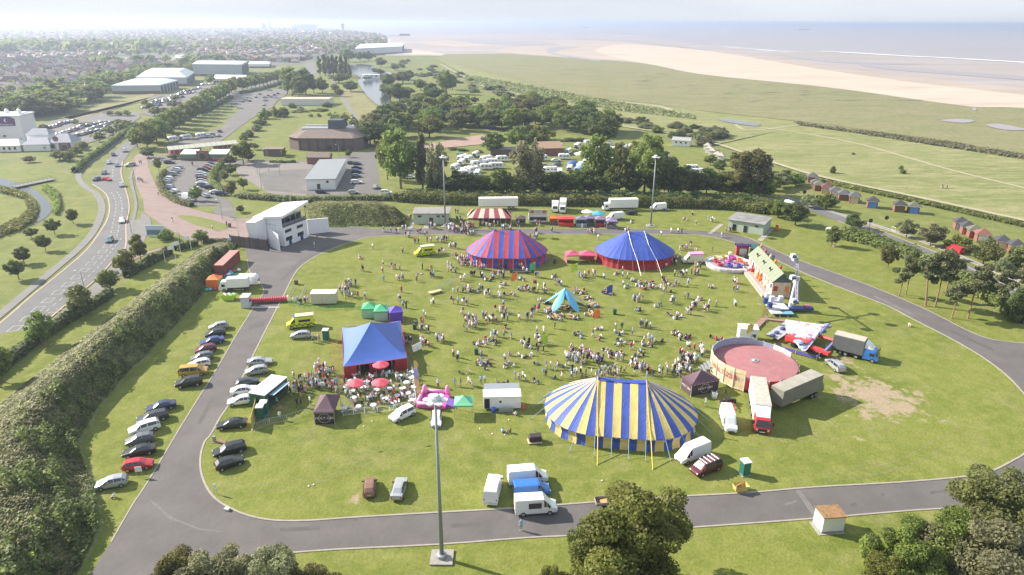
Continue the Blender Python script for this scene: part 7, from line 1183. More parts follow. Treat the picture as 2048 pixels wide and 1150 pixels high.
# ------------------------------------------------------------------ stalls, cabins, toilets, fences and other things of the fair
def portaloo(p,rz,label,col=None):
 X,Y = G(*p); t = thing('portable_toilet',label,'portable toilet',(X,Y,.2),rz,'green portable toilets'); GM = col or M('toilet_green',(.02,.11,.08),.5,var=.05,vs=2); m_ = MB(); m_.box((0,0,1.1),(1.1,1.15,2.1),GM); m_.build('cabin',t,bevel=.04); m_ = MB(); m_.box((0,0,2.22),(1.2,1.25,.16),WHITE); m_.box((0,0,2.32),(1.0,1.05,.1),WHITE,0,(.8,.8)); m_.build('roof',t); m_ = MB(); m_.box((0,-.59,1.08),(.75,.04,1.85),M('toilet_door',(.03,.15,.11),.5)); m_.build('door',t); m_ = MB(); m_.box((0,0,.06),(1.3,1.4,.12),GREYM); m_.build('skid',t)
portaloo((1488,950),.25,'green portable toilet with white roof alone near the maroon people carrier'); portaloo((653,681),0,'green portable toilet beside the silver hatchback and ambulance'); portaloo((523,838),.1,'nearer green portable toilet behind the yellow banner'); portaloo((530,829),.1,'farther green portable toilet behind the yellow banner')
def lamp_mast(px,py,H,label):
 X,Y = G(px,py); t = thing('floodlight_mast',label,'lamp post',(X,Y,.16),0,'tall floodlight masts'); m_ = MB(); m_.bar((0,0,.2),(0,0,H),.27,M('mast_grey',(.25,.28,.29),.5,.2,var=.1,vs=1),14,.13); m_.build('pole',t,smooth=True); m_ = MB(); m_.box((0,0,.1),(2.7,2.5,.16),CONC); m_.lathe([(.6,.2),(.6,.6),(.4,.7)],GREYM,12); m_.build('base',t)
 m_ = MB(); m_.lathe([(1.0,H),(1.0,H + .06),(.6,H + .12),(.62,H + .5),(.4,H + .72),(.05,H + .8)],M('mast_head_grey',(.52,.54,.56),.5),14); m_.build('head_frame',t)
 for k in range(6): a = math.tau * k / 6; m_ = MB(); m_.lathe([(.22,-.2),(.36,.02),(.36,.08)],LAMPW,10,(1.0 * math.cos(a),1.0 * math.sin(a),H + .1)); m_.build('lamp',t)
lamp_mast(884,1118,21.6,'tall steel floodlight mast on the near lawn in front of the white car'); lamp_mast(891,454,21.6,'floodlight mast at the back beside the pale green block'); lamp_mast(1301,453,21.6,'floodlight mast at the back beside the white minibus')
def street_lamp(px,pyb,pyt,label,arm=1.0):
 X,Y = G(px,pyb); h = htop(px,pyb,pyt); t = thing('street_lamp',label,'street lamp',(X,Y,.1),rnd.uniform(-.3,.3),'thin street lamps'); m_ = MB(); m_.bar((0,0,0),(0,0,h),.11,GREYM,6,.06); m_.build('pole',t); m_ = MB(); m_.bar((0,0,h),(-arm,0,h + .25),.05,GREYM,4); m_.box((-arm - .2,0,h + .25),(.7,.25,.14),OFFW); m_.build('lamp_head',t)
for i,a in enumerate([(172,590,544),(264,468,420),(278,418,358),(272,372,340),(445,438,402),(480,484,440),(524,380,310),(515,348,305),(538,345,300),(678,312,290),(212,300,284),(270,330,316),(360,480,466),(1650,420,404),(560,350,320)]): street_lamp(*a,ordn(i) + ' slim grey street lamp of the roads and courts past the bank')
for i,(a,c) in enumerate([((331,526,501),None),((353,526,491),(.1,.4,.3)),((363,515,482),(.6,.1,.15)),((383,500,472),(.55,.15,.12))]):
 X,Y = G(a[0],a[1]); h = htop(*a); t = thing('flagpole',['bare white flagpole on the earth bank','white flagpole with green-edged flag on the bank','white flagpole with red-marked white flag','white flagpole with striped flag closest to the small tree'][i],'flagpole',(X,Y,.1),0,'flagpoles on the bank'); m_ = MB(); m_.bar((0,0,0),(0,0,h),.09,WHITE,6,.05); m_.build('pole',t)
 if c: m_ = MB(); m_.grid([[(-.1 - x * 1.6,.2 * math.sin(x * 5 + y),h - .1 - y * 1.0 - x * .3) for x in (0,.25,.5,.75,1)] for y in (0,.5,1)],WHITE); m_.build('flag',t); m_ = MB(); m_.box((-1.0,.12,h - .7),(.5,.06,.35),M('flag_mark_%d' % i,c,.7)); m_.build('flag_mark',t)
for i,(p,h,c,l) in enumerate([((1034,598),6.5,'orange','orange flag flying over the crowd left of the star canopy'.replace('left of','beyond')),((1153,578),6.5,'lime','lime green feather flag behind the star canopy'),((1223,620),6.0,'royal','blue banner flag on a pole near the picnic tables'),((1198,672),6.0,'orange','orange flag closest to the picnic tables'),((1095,690),2.4,'lime','small lime flag drooping in the middle of the crowd'),((1503,688),4.5,'yellow','yellow flag by the queue ramp end'),((1532,655),4.5,'yellow','yellow flag beside the boarding deck'),((1070,555),4,'green','thin green flag by the banner board')]):
 X,Y = G(*p); t = thing('festival_flag',l,'flag',(X,Y,.19),0,'coloured flags over the crowd'); m_ = MB(); m_.bar((0,0,0),(0,0,h),.04,STEEL,5); m_.build('pole',t); m_ = MB(); m_.grid([[(-.05 - u * 1.3,.25 * math.sin(u * 4 + w_ * 2),h - .1 - w_ * 1.8 - u * .5) for u in (0,.33,.66,1)] for w_ in (0,.5,1)],RY[c]); m_.build('flag',t)
# pay box, red inflatable tube, toilets cabin and green netting
X,Y = G(494,614); t = thing('pay_box','narrow pale grey pay cabin at the entrance tube','cabin',(X,Y,.19),.05); m_ = MB(); m_.box((0,0,1.25),(1.7,2.2,2.5),M('cabin_grey',(.52,.54,.60),.6,var=.04)); m_.build('wall',t); m_ = MB(); m_.box((0,0,2.6),(1.9,2.6,.12),OFFW); m_.build('roof',t); win(t,.86,0,1.5,1.2,.8,R_(90))
A,B = G(503,608),G(577,604); L = math.dist(A,B); t = thing('entrance_tube','red ribbed inflatable tube lying across the ring road entrance','inflatable',(A[0],A[1],.19),math.atan2(B[1] - A[1],B[0] - A[0]))
for k in range(20): m_ = MB(); m_.lathe([(.38,-L / 42),(.62,-L / 84),(.66,0),(.62,L / 84),(.38,L / 42)],RY['coral'],12); m_.build('tube_segment',t,smooth=True,loc=((k + .5) * L / 20,0,.68),rot=(0,R_(90),0))
for x in (0,L): m_ = MB(); m_.lathe([(.3,-.2),(.75,-.1),(.75,.1),(.3,.2)],WHITE,12); m_.build('end_ring',t,loc=(x,0,.72),rot=(0,R_(90),0))
m_ = MB(); m_.box(tuple(G(530,616)) + (.2,),(6.6,.3,.06),OFFW); tag(m_.build('speed_ramp'),'pale strip lying across the ring road beside the red tube','speed ramp')
def cabin(p,L,W,h,rz,label,wallm,roofm=OFFW):
 X,Y = G(*p); t = thing('site_cabin',label,'cabin',(X,Y,.2),rz); m_ = MB(); m_.box((0,0,.25 + h / 2),(L,W,h),wallm); m_.build('wall',t,bevel=.04); m_ = MB(); m_.box((0,0,h + .3),(L + .1,W + .1,.12),roofm); m_.build('roof',t); return t
t = cabin((650,607),5.6,2.6,2.4,.06,'cream toilet cabin beside the queue railings',M('cream_cabin',(.52,.49,.37),.7,var=.05)); m_ = MB(); m_.box((-.3,-1.33,1.3),(.04,.04,2.0),GREYM); m_.build('door_seam',t)
t = cabin((1004,814),6.2,2.5,2.15,.05,'white catering unit with raised canopy and open end door',WHITE)
m_ = MB(); m_.add([(-3,1.3,2.45),(3,1.3,2.45),(3,2.4,3.0),(-3,2.4,3.0),(-3,2.4,2.92),(3,2.4,2.92),(3,1.3,2.37),(-3,1.3,2.37)],[(0,1,2,3),(4,5,6,7),(3,2,5,4),(0,3,4,7),(1,6,5,2)],M('grey_hatch',(.33,.35,.38),.6)); m_.build('canopy',t); m_ = MB(); m_.box((-2.5,-1.28,1.25),(.85,.05,1.8),DARK); m_.build('doorway',t); win(t,-.3,-1.27,1.6,.35,.4); m_ = MB(); m_.lathe([(.18,0),(.18,1.1),(.1,1.3)],RY['coral'],10,(3.5,-1.4,.05)); m_.build('gas_bottle',t); m_ = MB(); m_.lathe([(.35,0),(.38,.7)],M('barrel_blue',(.03,.09,.4),.5),10,(-1.4,-1.8,.0)); m_.build('barrel',t); m_ = MB(); m_.box((.6,-2.0,.4),(2.4,.08,.7),GREYM); m_.build('barrier',t)
t = cabin((541,803),3.0,6.4,2.7,R_(-16),'dark green sided bar trailer with bright white roof and serving hatch',M('trailer_green',(.03,.10,.06),.6),WHITE); m_ = MB(); m_.box((1.55,0,1.7),(.08,4.4,1.3),DARK); m_.build('serving_hatch',t); m_ = MB(); m_.add([(1.55,-2.2,2.5),(1.55,2.2,2.5),(2.6,2.2,2.7),(2.6,-2.2,2.7)],[(0,1,2,3)],M('hatch_blue',(.30,.40,.52),.5)); m_.build('canopy',t)
# rusty shipping container, skip, open trailer
A,B = G(440,556),G(478,519); c = ((A[0] + B[0]) / 2 - .4,(A[1] + B[1]) / 2); a = math.atan2(B[1] - A[1],B[0] - A[0]); t = thing('shipping_container','long rusty red shipping container at the foot of the earth bank','container',(c[0],c[1],.17),a); RC_ = M('rust_red',(.26,.075,.06),.8,var=.12,vs=1,dirt=((.36,.15,.12),.7)); L = 12.2
m_ = MB(); m_.box((0,0,1.4),(L,2.4,2.7),RC_); m_.build('body',t); m_ = MB(); m_.box((0,0,2.79),(L,2.4,.08),M('container_roof',(.38,.19,.17),.8,var=.1,vs=.8)); m_.build('roof',t); me = None
for s in (-1,1):
 for k in range(30):
  if me is None: q = MB(); q.box((0,0,0),(.2,.07,2.4),RC_); me = q.mesh('corrugation')
  link('corrugation',me,t,(-L / 2 + .3 + k * (L - .6) / 29,s * 1.22,1.4))
m_ = MB(); m_.box((-L / 2 - .03,0,1.4),(.06,2.2,2.4),RC_); m_.build('door',t)
A = G(459,600); t = thing('skip','lime green skip filled with white bags behind the pay cabin','skip',(A[0],A[1],.18),.05); m_ = MB(); m_.add([(-1.1,-.8,0),(1.1,-.8,0),(1.1,.8,0),(-1.1,.8,0),(-1.8,-.9,1.2),(1.8,-.9,1.2),(1.8,.9,1.2),(-1.8,.9,1.2)],[(0,1,5,4),(1,2,6,5),(2,3,7,6),(3,0,4,7),(0,3,2,1)],RY['lime']); m_.build('body',t)
for k in range(5): q = MB(); q.lathe([(.1,0),(.35,.12),(.28,.4),(.05,.5)],WHITE,8,(-1.1 + k * .55,.3 * (-1) ** k,1.0)); o = q.build('bin_bag',smooth=True); o.location = (A[0],A[1],.18); tag(o,ordn(k) + ' white bag heaped in the lime green skip, counting along it','bin bag','bags in the skip')
def litter(name,pts,label,grp,s=.35):
 cs = [RY['royal'],WHITE,RY['sky'],M('bag_red',(.5,.05,.05),.5),RY['green'],WHITE] if s > .2 else [WHITE] * 6
 for i,(px,py) in enumerate(pts): X,Y = G(px,py); q = MB(); q.lathe([(s * .3,0),(s,s * .35),(s * .85,s * .9),(s * .1,s * 1.3)],cs[i % 6],7,sx=1.3); o = q.build(name,smooth=True); o.location = (X,Y,.18); o.rotation_euler = (0,0,i); tag(o,ordn(i) + ' ' + label,'bag',grp)
litter('sack',[(452,556),(458,552),(464,550),(468,546),(472,553),(478,543),(466,558),(456,560),(461,547)],'coloured sack in the heap beside the rusty container','sacks by the container',.55); litter('sack',[(404,581),(410,577),(421,582),(430,581),(414,583)],'item in the pile at the foot of the bank by the orange gazebo','pile by the orange gazebo',.5)
def banner_fence(pts,h,mat,label,group=None,step=2.2,post=True,th=.05,name='banner_fence',z=.19,part='banner_panel',cat='fence',pm=None):
 t = thing(name,label,cat,(0,0,z),0,group); P = [G(*p) for p in pts]
 for p,q in zip(P,P[1:]):
  L = math.dist(p,q); a = math.atan2(q[1] - p[1],q[0] - p[0]); n = max(1,round(L / step))
  for k in range(n):
   u = (k + .5) / n; x,y = p[0] + (q[0] - p[0]) * u,p[1] + (q[1] - p[1]) * u; m_ = MB(); m_.box((x,y,h / 2 + .05),(L / n - .05,th,h),mat,a); m_.build(part,t)
   if post: m_ = MB(); x,y = p[0] + (q[0] - p[0]) * k / n,p[1] + (q[1] - p[1]) * k / n; m_.bar((x,y,0),(x,y,h + .15),.04,pm or GREYM,5); m_.build('post',t)
 return t
banner_fence([(517,812),(511,838),(505,862)],2.2,RY['yellow'],'bright yellow banner screening the portable toilets')
def barrier(pts,label,h=1.1,step=2.2,mat=None,name='crowd_barrier',group='crowd barriers'):
 t = thing(name,label,'barrier',(0,0,.2),0,group); P = [G(*p) for p in pts]; mt = mat or STEEL
 for p,q in zip(P,P[1:]):
  L = math.dist(p,q); n = max(1,round(L / step)); d = Vector(((q[0] - p[0]) / L,(q[1] - p[1]) / L,0))
  for k in range(n):
   a = Vector((*p,0)) + d * (L * k / n + .05); b = Vector((*p,0)) + d * (L * (k + 1) / n - .05); m_ = MB(); m_.bar(a + Vector((0,0,.05)),a + Vector((0,0,h)),.03,mt,4).bar(b + Vector((0,0,.05)),b + Vector((0,0,h)),.03,mt,4).bar(a + Vector((0,0,h)),b + Vector((0,0,h)),.03,mt,4).bar(a + Vector((0,0,.2)),b + Vector((0,0,.2)),.025,mt,4)
   for j in range(1,9): c_ = a.lerp(b,j / 9); m_.bar(c_ + Vector((0,0,.2)),c_ + Vector((0,0,h)),.016,mt,3)
   m_.build('barrier_panel',t)
barrier([(686,835),(730,829),(780,825),(828,815),(832,810)],'white picket fencing along the near side of the beer garden',1.1,1.8,WHITE,'picket_fence','fencing round the beer garden'); barrier([(833,812),(829,780),(824,742)],'white fencing down the crowd side of the beer garden',1.1,1.8,WHITE,'picket_fence','fencing round the beer garden')
barrier([(508,864),(540,852),(575,845),(628,828)],'low grey site fence from yellow banner towards the gin bar',1.2,3); barrier([(868,588),(884,578),(898,571),(912,562)],'run of steel crowd barriers standing on the open green',1.3,2.2); barrier([(603,603),(612,580)],'short barrier beside the cream cabin, nearer the road'); barrier([(580,596),(590,578)],'short barrier at the end of the red tube'); barrier([(690,605),(686,575)],'queue barrier at the far side of the cream cabin'); barrier([(1488,660),(1500,700)],'short barrier behind the white box cabin')
X,Y = G(866,589); t = thing('bench_ramp','pale wooden platform at the end of the steel barriers','platform',(X,Y,.19),.6); m_ = MB(); m_.box((.6,0,.5),(3.2,1.2,.1),M('pale_timber',(.50,.42,.27),.8)); m_.build('deck',t)
for x in (-.8,2.0): m_ = MB(); m_.box((x,0,.25),(.1,1.1,.5),WOOD); m_.build('leg',t)
NET = RY['mesh']
for P_,l in [([(578,612),(640,622),(700,618),(728,622)],'low green netting from the red tube past the cream cabin'),([(556,768),(600,762),(640,756),(688,750)],'low green netting behind the queue to the bar tent')]:
 t = thing('netting_fence',l,'fence',(0,0,.2),0,'green netting fences'); Q_ = [G(*p) for p in P_]
 for p,q in zip(Q_,Q_[1:]):
  L = math.dist(p,q); n = int(L / 1.5) + 1; m_ = MB()
  for k in range(n + 1): x,y = p[0] + (q[0] - p[0]) * k / n,p[1] + (q[1] - p[1]) * k / n; m_.bar((x,y,0),(x,y,.95),.03,NET,4)
  for zz in (.15,.35,.55,.75,.92): m_.bar((*p,zz),(*q,zz),.018,NET,4)
  m_.build('net_section',t)
for i,p in enumerate([(829,748),(831,768),(830,785),(834,800),(679,788)]):
 X,Y = G(*p); t = thing('feather_flag',ordn(i) + ' yellow feather flag along the beer garden fence','flag',(X,Y,.19),0,'yellow feather flags at the beer garden'); m_ = MB(); m_.bar((0,0,0),(0,0,2.6),.03,STEEL,4); m_.build('pole',t); m_ = MB(); m_.grid([[(0,0,1.0),(.7,.1,1.1)],[(0,0,1.9),(.8,-.05,1.9)],[(0,0,2.6),(.4,.1,2.5)]],RY['yellow']); m_.build('flag',t)
for p,c,l in [((834,770),'purple','leaning blue and white promotional flag beside the beer garden'),((836,705),None,'white board sign leaning beside the blue bar tent')]:
 X,Y = G(*p); t = thing('promo_sign',l,'sign',(X,Y,.19),.9 if c is None else 0); m_ = MB(); m_.add([(-.4,0,.1),(.5,0,.2),(.2,0,3.2),(-.5,0,3.0),(-.4,.06,.1),(.5,.06,.2),(.2,.06,3.2),(-.5,.06,3.0)] if c else [(-1.2,0,.3),(1.2,0,.3),(1.2,.3,1.6),(-1.2,.3,1.6),(-1.2,.06,.3),(1.2,.06,.3),(1.2,.36,1.6),(-1.2,.36,1.6)],[(0,1,2,3),(7,6,5,4),(0,3,7,4),(1,5,6,2),(3,2,6,7)],M('promo_lilac',(.34,.36,.62),.6) if c else WHITE); m_.build('sign_face',t); m_ = MB(); m_.bar((0,0,0),(0,.1,1.0),.05,GREYM,4); m_.build('pole',t)
X,Y = G(313,474); t = thing('billboard','wide pale billboard with blue picture band beside the round bush','billboard',(X,Y,.1),0); m_ = MB(); m_.box((0,0,1.9),(5.4,.25,3.2),M('billboard_pale',(.48,.56,.68),.6)); m_.build('board',t); m_ = MB(); m_.box((-.4,-.14,1.4),(4.2,.04,1.5),M('billboard_photo',(.12,.17,.22),.6,var=.5,vs=1.5)); m_.build('picture',t)
for x in (-2.2,2.2): m_ = MB(); m_.box((x,.05,.3),(.15,.15,.7),GREYM); m_.build('post',t)
X,Y = G(461,497); m_ = MB(); m_.box((0,0,2.6),(1.0,.08,.8),M('notice_pale_blue',(.5,.62,.75),.6)); m_.box((0,0,1.2),(.1,.1,2.4),GREYM); o = m_.build('notice_sign'); o.location = (X,Y,.17); tag(o,'small pale blue notice standing before the timber gate','sign')
# bouncy castle
def bouncy():
 X,Y = G(868,806); t = thing('bouncy_castle','collapsed looking pink inflatable with purple mat behind the white car','inflatable',(X,Y,.2),-.1); H_ = RY['hot']; m_ = MB(); m_.box((0,0,.3),(5.0,4.6,.6),H_); m_.build('base',t,bevel=.15)
 for a,b in (((-2.3,-2.1),(-2.3,2.1)),((-2.3,2.1),(2.3,2.1)),((-2.3,-2.1),(1.8,-2.3))): m_ = MB(); m_.bar((*a,.9),(*b,.9),.32,M('vinyl_light_pink',(.72,.28,.50),.4),10); m_.build('side_tube',t,smooth=True)
 for i,(x,y,r) in enumerate([(-1.9,1.7,.45),(2.0,1.9,.45)]): m_ = MB(); m_.lathe([(r * .7,.5),(r * .95,.9),(r,1.4),(r * .8,1.9),(r * .4,2.2),(.05,2.3)],WHITE if i > 3 else M('vinyl_light_pink',(.72,.28,.50),.4),14,(x,y,0)); m_.build('turret',t,smooth=True)
 m_ = MB(); m_.add([(2.4,-1.6,.7),(4.2,-1.6,.05),(4.2,.6,.05),(2.4,.6,.7),(2.4,-1.6,.0),(2.4,.6,.0)],[(0,1,2,3),(0,4,1),(3,2,5)],M('vinyl_purple',(.30,.14,.55),.4)); m_.build('slide',t)
bouncy()
# bins, flight case, bag, trailers near the lower road
def bin_(p,label,col,h=1.1): X,Y = G(*p); t = thing('litter_bin',label,'bin',(X,Y,.2),0,'bins on the green'); m_ = MB(); m_.box((0,0,h / 2),(.65,.7,h),col,0,(1.1,1.1)); m_.build('body',t); m_ = MB(); m_.box((0,.05,h + .04),(.75,.82,.1),col); m_.build('lid',t)
BG = M('bin_green',(.03,.09,.05),.6); bin_((953,710),'green wheeled bin standing alone in the crowd',BG); bin_((1109,528),'green wheeled bin near the red and blue big top',BG); bin_((593,570),'brown litter bin beside the ring road curve',M('bin_brown',(.13,.08,.06),.7),1.0); bin_((1229,630),'green wheeled bin by the blue banner flag',BG); bin_((830,660),'dark bin beside the back corner of the bar tent',BG); bin_((1553,462),'orange-red bin at the end of the patched-roof block',M('bin_orange',(.55,.14,.04),.6),1.6); bin_((460,455),'dark bin on the promenade lawn tip',M('bin_brown',(.13,.08,.06),.7))
X,Y = G(1070,885); t = thing('flight_case','black covered case on a pallet near the striped big top','case',(X,Y,.2),.15); m_ = MB(); m_.box((0,0,.7),(1.9,1.2,.9),RY['black']); m_.build('case',t,bevel=.08); m_ = MB(); m_.box((-.1,-.1,.15),(2.1,1.4,.16),M('pale_timber',(.50,.42,.27),.8)); m_.build('pallet',t)
X,Y = G(1428,797); t = thing('bulk_bag','white builder bag standing open near the gin tent','bag',(X,Y,.2),.3); m_ = MB(); m_.lathe([(.45,0),(.52,.4),(.48,.85)],WHITE,8,caps=False); m_.lathe([(.05,.02),(.45,.03)],WHITE,8,caps=False); m_.build('bag_body',t)
for k in range(4): a = math.tau * k / 4 + .4; m_ = MB(); m_.bar((.48 * math.cos(a),.48 * math.sin(a),.8),(.6 * math.cos(a),.6 * math.sin(a),1.1),.06,WHITE,4); m_.build('handle',t)
X,Y = G(1458,812); t = thing('axle_trailer','small red trailer frame with two dark drums by the white van','trailer',(X,Y,.2),R_(-80)); m_ = MB()
for s in (-.45,.45): m_.box((0,s,.5),(2.6,.12,.15),RY['red'])
m_.box((1.0,0,.5),(.12,.9,.12),RY['red']); m_.bar((1.3,.4,.5),(2.2,0,.45),.06,RY['red']).bar((1.3,-.4,.5),(2.2,0,.45),.06,RY['red']); m_.build('frame',t)
for s in (-1,1): m_ = MB(); m_.lathe([(.42,-.3),(.42,.3)],TYRE,14); m_.build('wheel',t,loc=(-.5,s * 1.0,.42),rot=(R_(90),0,0))
m_ = MB(); m_.box((-.5,0,.8),(1.0,.8,.5),DARK); m_.build('drum',t)
X,Y = G(1207,1014); t = thing('flatbed_trailer','small flatbed trailer loaded with boards on the lower road edge','trailer',(X,Y,.19),.1); m_ = MB(); m_.box((0,0,.6),(2.3,1.4,.08),WOOD); m_.build('deck',t)
for (x,y,l,w_) in [(0,.7,2.3,.05),(0,-.7,2.3,.05),(1.15,0,.05,1.4),(-1.15,0,.05,1.4)]: m_ = MB(); m_.box((x,y,.85),(l,w_,.4),M('trailer_side',(.30,.26,.2),.8)); m_.build('side_board',t)
for s in (-1,1): m_ = MB(); m_.lathe([(.3,-.1),(.3,.1)],TYRE,12); m_.build('wheel',t,loc=(0,s * .8,.3),rot=(R_(90),0,0))
m_ = MB(); m_.box((.2,0,.75),(1.2,.8,.2),M('cardboard',(.42,.28,.14),.8),.3); o = m_.build('board_stack'); o.location = (X,Y,.19); tag(o,'brown boards lying in the small flatbed trailer','boards')
X,Y = G(1480,983); t = thing('yellow_skip','tipped yellow cart holding cardboard beside the lower road','cart',(X,Y,.2),.2); m_ = MB(); m_.add([(-.8,-.5,.1),(.8,-.5,.1),(.8,.5,.1),(-.8,.5,.1),(-1.0,-.6,1.0),(1.0,-.6,.9),(1.0,.6,.9),(-1.0,.6,1.0)],[(0,1,5,4),(1,2,6,5),(2,3,7,6),(3,0,4,7),(0,3,2,1)],RY['yellow']); m_.build('body',t); m_ = MB(); m_.box((-.5,-.3,.8),(1.1,.1,1.0),M('cardboard',(.42,.28,.14),.8),.4); m_.build('cardboard',t)
for p,l,w_ in [((280,955),'white notice board on legs beside the red hatchback',.9),((432,990),'small white notice leaning by the inner kerb',.4)]: X,Y = G(*p); t = thing('notice_board',l,'sign',(X,Y,.2),.2); m_ = MB(); m_.box((0,0,1.2),(w_,.05,.8),WHITE); m_.build('board',t); m_ = MB(); m_.bar((-w_ * .4,0,0),(-w_ * .4,0,.9),.03,GREYM,4).bar((w_ * .4,0,0),(w_ * .4,0,.9),.03,GREYM,4); m_.build('leg',t)
X,Y = G(455,1022); m_ = MB(); m_.box((0,0,.15),(.7,.5,.3),OFFW); o = m_.build('kerb_block',bevel=.03); o.location = (X,Y,.2); o.rotation_euler = (0,0,-.3); tag(o,'white block lying on the inner kerb at the junction','block')
X,Y = G(430,886); t = thing('tree_stump_post','small grey stone post in a bare soil patch by the bend','post',(X,Y,.2)); m_ = MB(); m_.box((0,0,.5),(.4,.3,1.0),GREYM); m_.build('post',t); m_ = MB(); m_.box((.7,0,.02),(2.0,.8,.06),M('bare_soil',(.22,.14,.09),.95)); m_.build('soil',t)
# stalls behind the red big top
def stall(p,w_,d_,h,can,label,cnt=None,peak=.8): gazebo(label,G(*p),w_,d_,h,can,'bc',0,group='food and trade stalls',wcol={'c': cnt or WOOD,'b': can},peak=peak,name='stall',zl=.17)
stall((1041,450),3.2,3,2.3,M('stall_brown',(.10,.07,.07),.7),'dark brown canopy stall beside the striped marquee')
X,Y = G(1076,447); t = thing('food_trailer','cream food trailer with tall pictured signboard','food stall',(X,Y,.17)); m_ = MB(); m_.box((0,.8,1.5),(6.2,2.2,2.4),OFFW); m_.build('body',t); m_ = MB(); m_.box((0,-.35,1.5),(5.2,.1,1.1),DARK); m_.build('serving_hatch',t); sb = MB(); sb.box((0,-.2,3.5),(6.0,.15,1.9),M('menu_board',(.58,.52,.42),.7,var=.1,vs=1)); s_ = sb.build('signboard',t)
for k,c in enumerate([(.3,.16,.06),(.42,.42,.44),(.36,.14,.06)]): m_ = MB(); m_.lathe([(.5,-.03),(.5,.03)],M('menu_food_%d' % k,c,.6),12,sx=1.3); m_.build('menu_picture',s_,loc=(-1.9 + k * 1.9,-.3,3.8),rot=(R_(90),0,0))
for s in (-1,1): m_ = MB(); m_.box((s * 3.0,-.5,1.9),(.12,1.6,.1),OFFW); m_.build('side_flap',t)
stall((1107,449),2.6,2.4,2.2,RY['orange'],'small stall with orange arch topped canopy'); stall((1132,451),5.0,3,2.4,M('bright_red_canopy',(.66,.04,.05),.5),'bright red canopy stall in the food row',M('bright_red_canopy',(.66,.04,.05),.5),.4)
for i,(p,c,l) in enumerate([((1162,452),(.16,.16,.22),'slate blue canopy stall next to the red one'),((1178,450),(.20,.16,.26),'mauve canopy stall in the middle of the trade row'),((1200,452),(.22,.16,.24),'mauve canopy stall with dark red counter'),((1222,456),(.25,.20,.32),'lilac canopy stall at the end of the trade row')]): stall(p,3.4,3,2.4,M('stall_%d' % i,c,.7),l,M('counter_%d' % i,[(.3,.36,.42),(.1,.12,.14),(.36,.03,.06),(.2,.2,.2)][i],.7))
def parasol(p,r,h,col,label,grp,z=.19):
 X,Y = G(*p); t = thing('parasol',label,'parasol',(X,Y,z),0,grp)
 for k in range(8): a0,a1 = math.tau * k / 8,math.tau * (k + 1) / 8; m_ = MB(); m_.add([(r * math.cos(a0),r * math.sin(a0),h),(r * math.cos(a1),r * math.sin(a1),h),(0,0,h + r * .38),(r * math.cos(a0),r * math.sin(a0),h - .18),(r * math.cos(a1),r * math.sin(a1),h - .18)],[(0,1,2),(3,4,1,0)],col); m_.build('canopy_panel',t)
 m_ = MB(); m_.bar((0,0,0),(0,0,h + r * .35),.04,STEEL,6); m_.lathe([(.3,0),(.3,.1)],CONC,10); m_.build('pole',t)
for p,l in [((763,752),'red parasol closest to the blue bar tent'),((713,790),'red parasol on the gin bar side of the garden'),((762,789),'red parasol in the middle of the beer garden')]: parasol(p,1.55,2.2,RY['coral'],l,'red parasols in the beer garden')
parasol((1196,443),2.4,2.6,M('parasol_teal',(.06,.32,.45),.6),'teal parasol over the mauve stalls','parasols over the stalls',.17); parasol((1174,441),2.0,2.8,OFFW,'pale parasol over the slate blue stall','parasols over the stalls',.17)
# beer garden tables and chairs
def table_set():
 TW = M('table_white',(.68,.68,.70),.5); a = MB(); a.lathe([(.55,.70),(.55,.74)],TW,12); a.lathe([(.22,0),(.06,.05),(.06,.7)],GREYM,8); tm = a.mesh('round_table'); c = MB(); CWm = M('chair_white',(.62,.63,.64),.5); c.box((0,0,.43),(.42,.42,.04),CWm); c.box((-.2,0,.68),(.04,.42,.5),CWm)
 for x in (-.18,.18):
  for y in (-.18,.18): c.box((x,y,.21),(.04,.04,.42),CWm)
 return tm,c.mesh('garden_chair')
TM_,CMh = table_set(); GP = [(693,757),(826,748),(832,808),(686,828)]; r = random.Random(8); tabs = []; k = 0; CHAIRS = []
while len(tabs) < 27 and k < 4000:
 k += 1; p = (r.uniform(690,830),r.uniform(752,826))
 if inside(p,GP) and all(math.dist(G(*p),G(*q)) > 1.9 for q in tabs): tabs.append(p)
tabs.sort(key=lambda q: q[0])
for i,p in enumerate(tabs):
 X,Y = G(*p); o = link('round_table',TM_,None,(X,Y,.2)); tag(o,'white round garden table, ' + ordn(i) + ' counting from the gin bar','table','white tables in the beer garden')
 for j in range(3): a = r.uniform(0,.8) + j * 2.1; o = link('garden_chair',CMh,None,(X + .85 * math.cos(a),Y + .85 * math.sin(a),.2),(0,0,a + math.pi)); tag(o,'white garden chair, ' + ORD[j] + ' at the ' + ordn(i) + ' table from the gin bar','chair','white chairs in the beer garden'); CHAIRS.append((X + .85 * math.cos(a),Y + .85 * math.sin(a),a + math.pi))
# picnic tables under and round the star canopy
m_ = MB(); PT = M('picnic_wood',(.40,.27,.15),.8,var=.1,vs=3)
for y in (-.2,0,.2): m_.box((0,y,.74),(1.8,.17,.04),PT)
for y in (-.7,.7): m_.box((0,y,.44),(1.8,.25,.04),PT)
for x in (-.6,.6): m_.box((x,0,.4),(.08,1.4,.08),PT); m_.bar((x,-.5,0),(x,-.2,.72),.04,PT,4).bar((x,.5,0),(x,.2,.72),.04,PT,4)
PM_ = m_.mesh('picnic_table'); ztr = lambda l: [(800 + a / 3.3817,440 + b / 3.3817) for a,b in l]; PIC = ztr([(980,565),(1000,622),(1050,668),(1155,668),(1100,605),(1085,525),(1220,498),(1250,538),(1300,588),(1300,648),(1390,500)])
for i,p in enumerate(PIC): X,Y = G(*p); o = link('picnic_table',PM_,None,(X,Y,.2),(0,0,i * .9)); tag(o,'wooden picnic table, ' + ordn(i) + ' of the ring around the star canopy','picnic table','picnic tables at the star canopy')
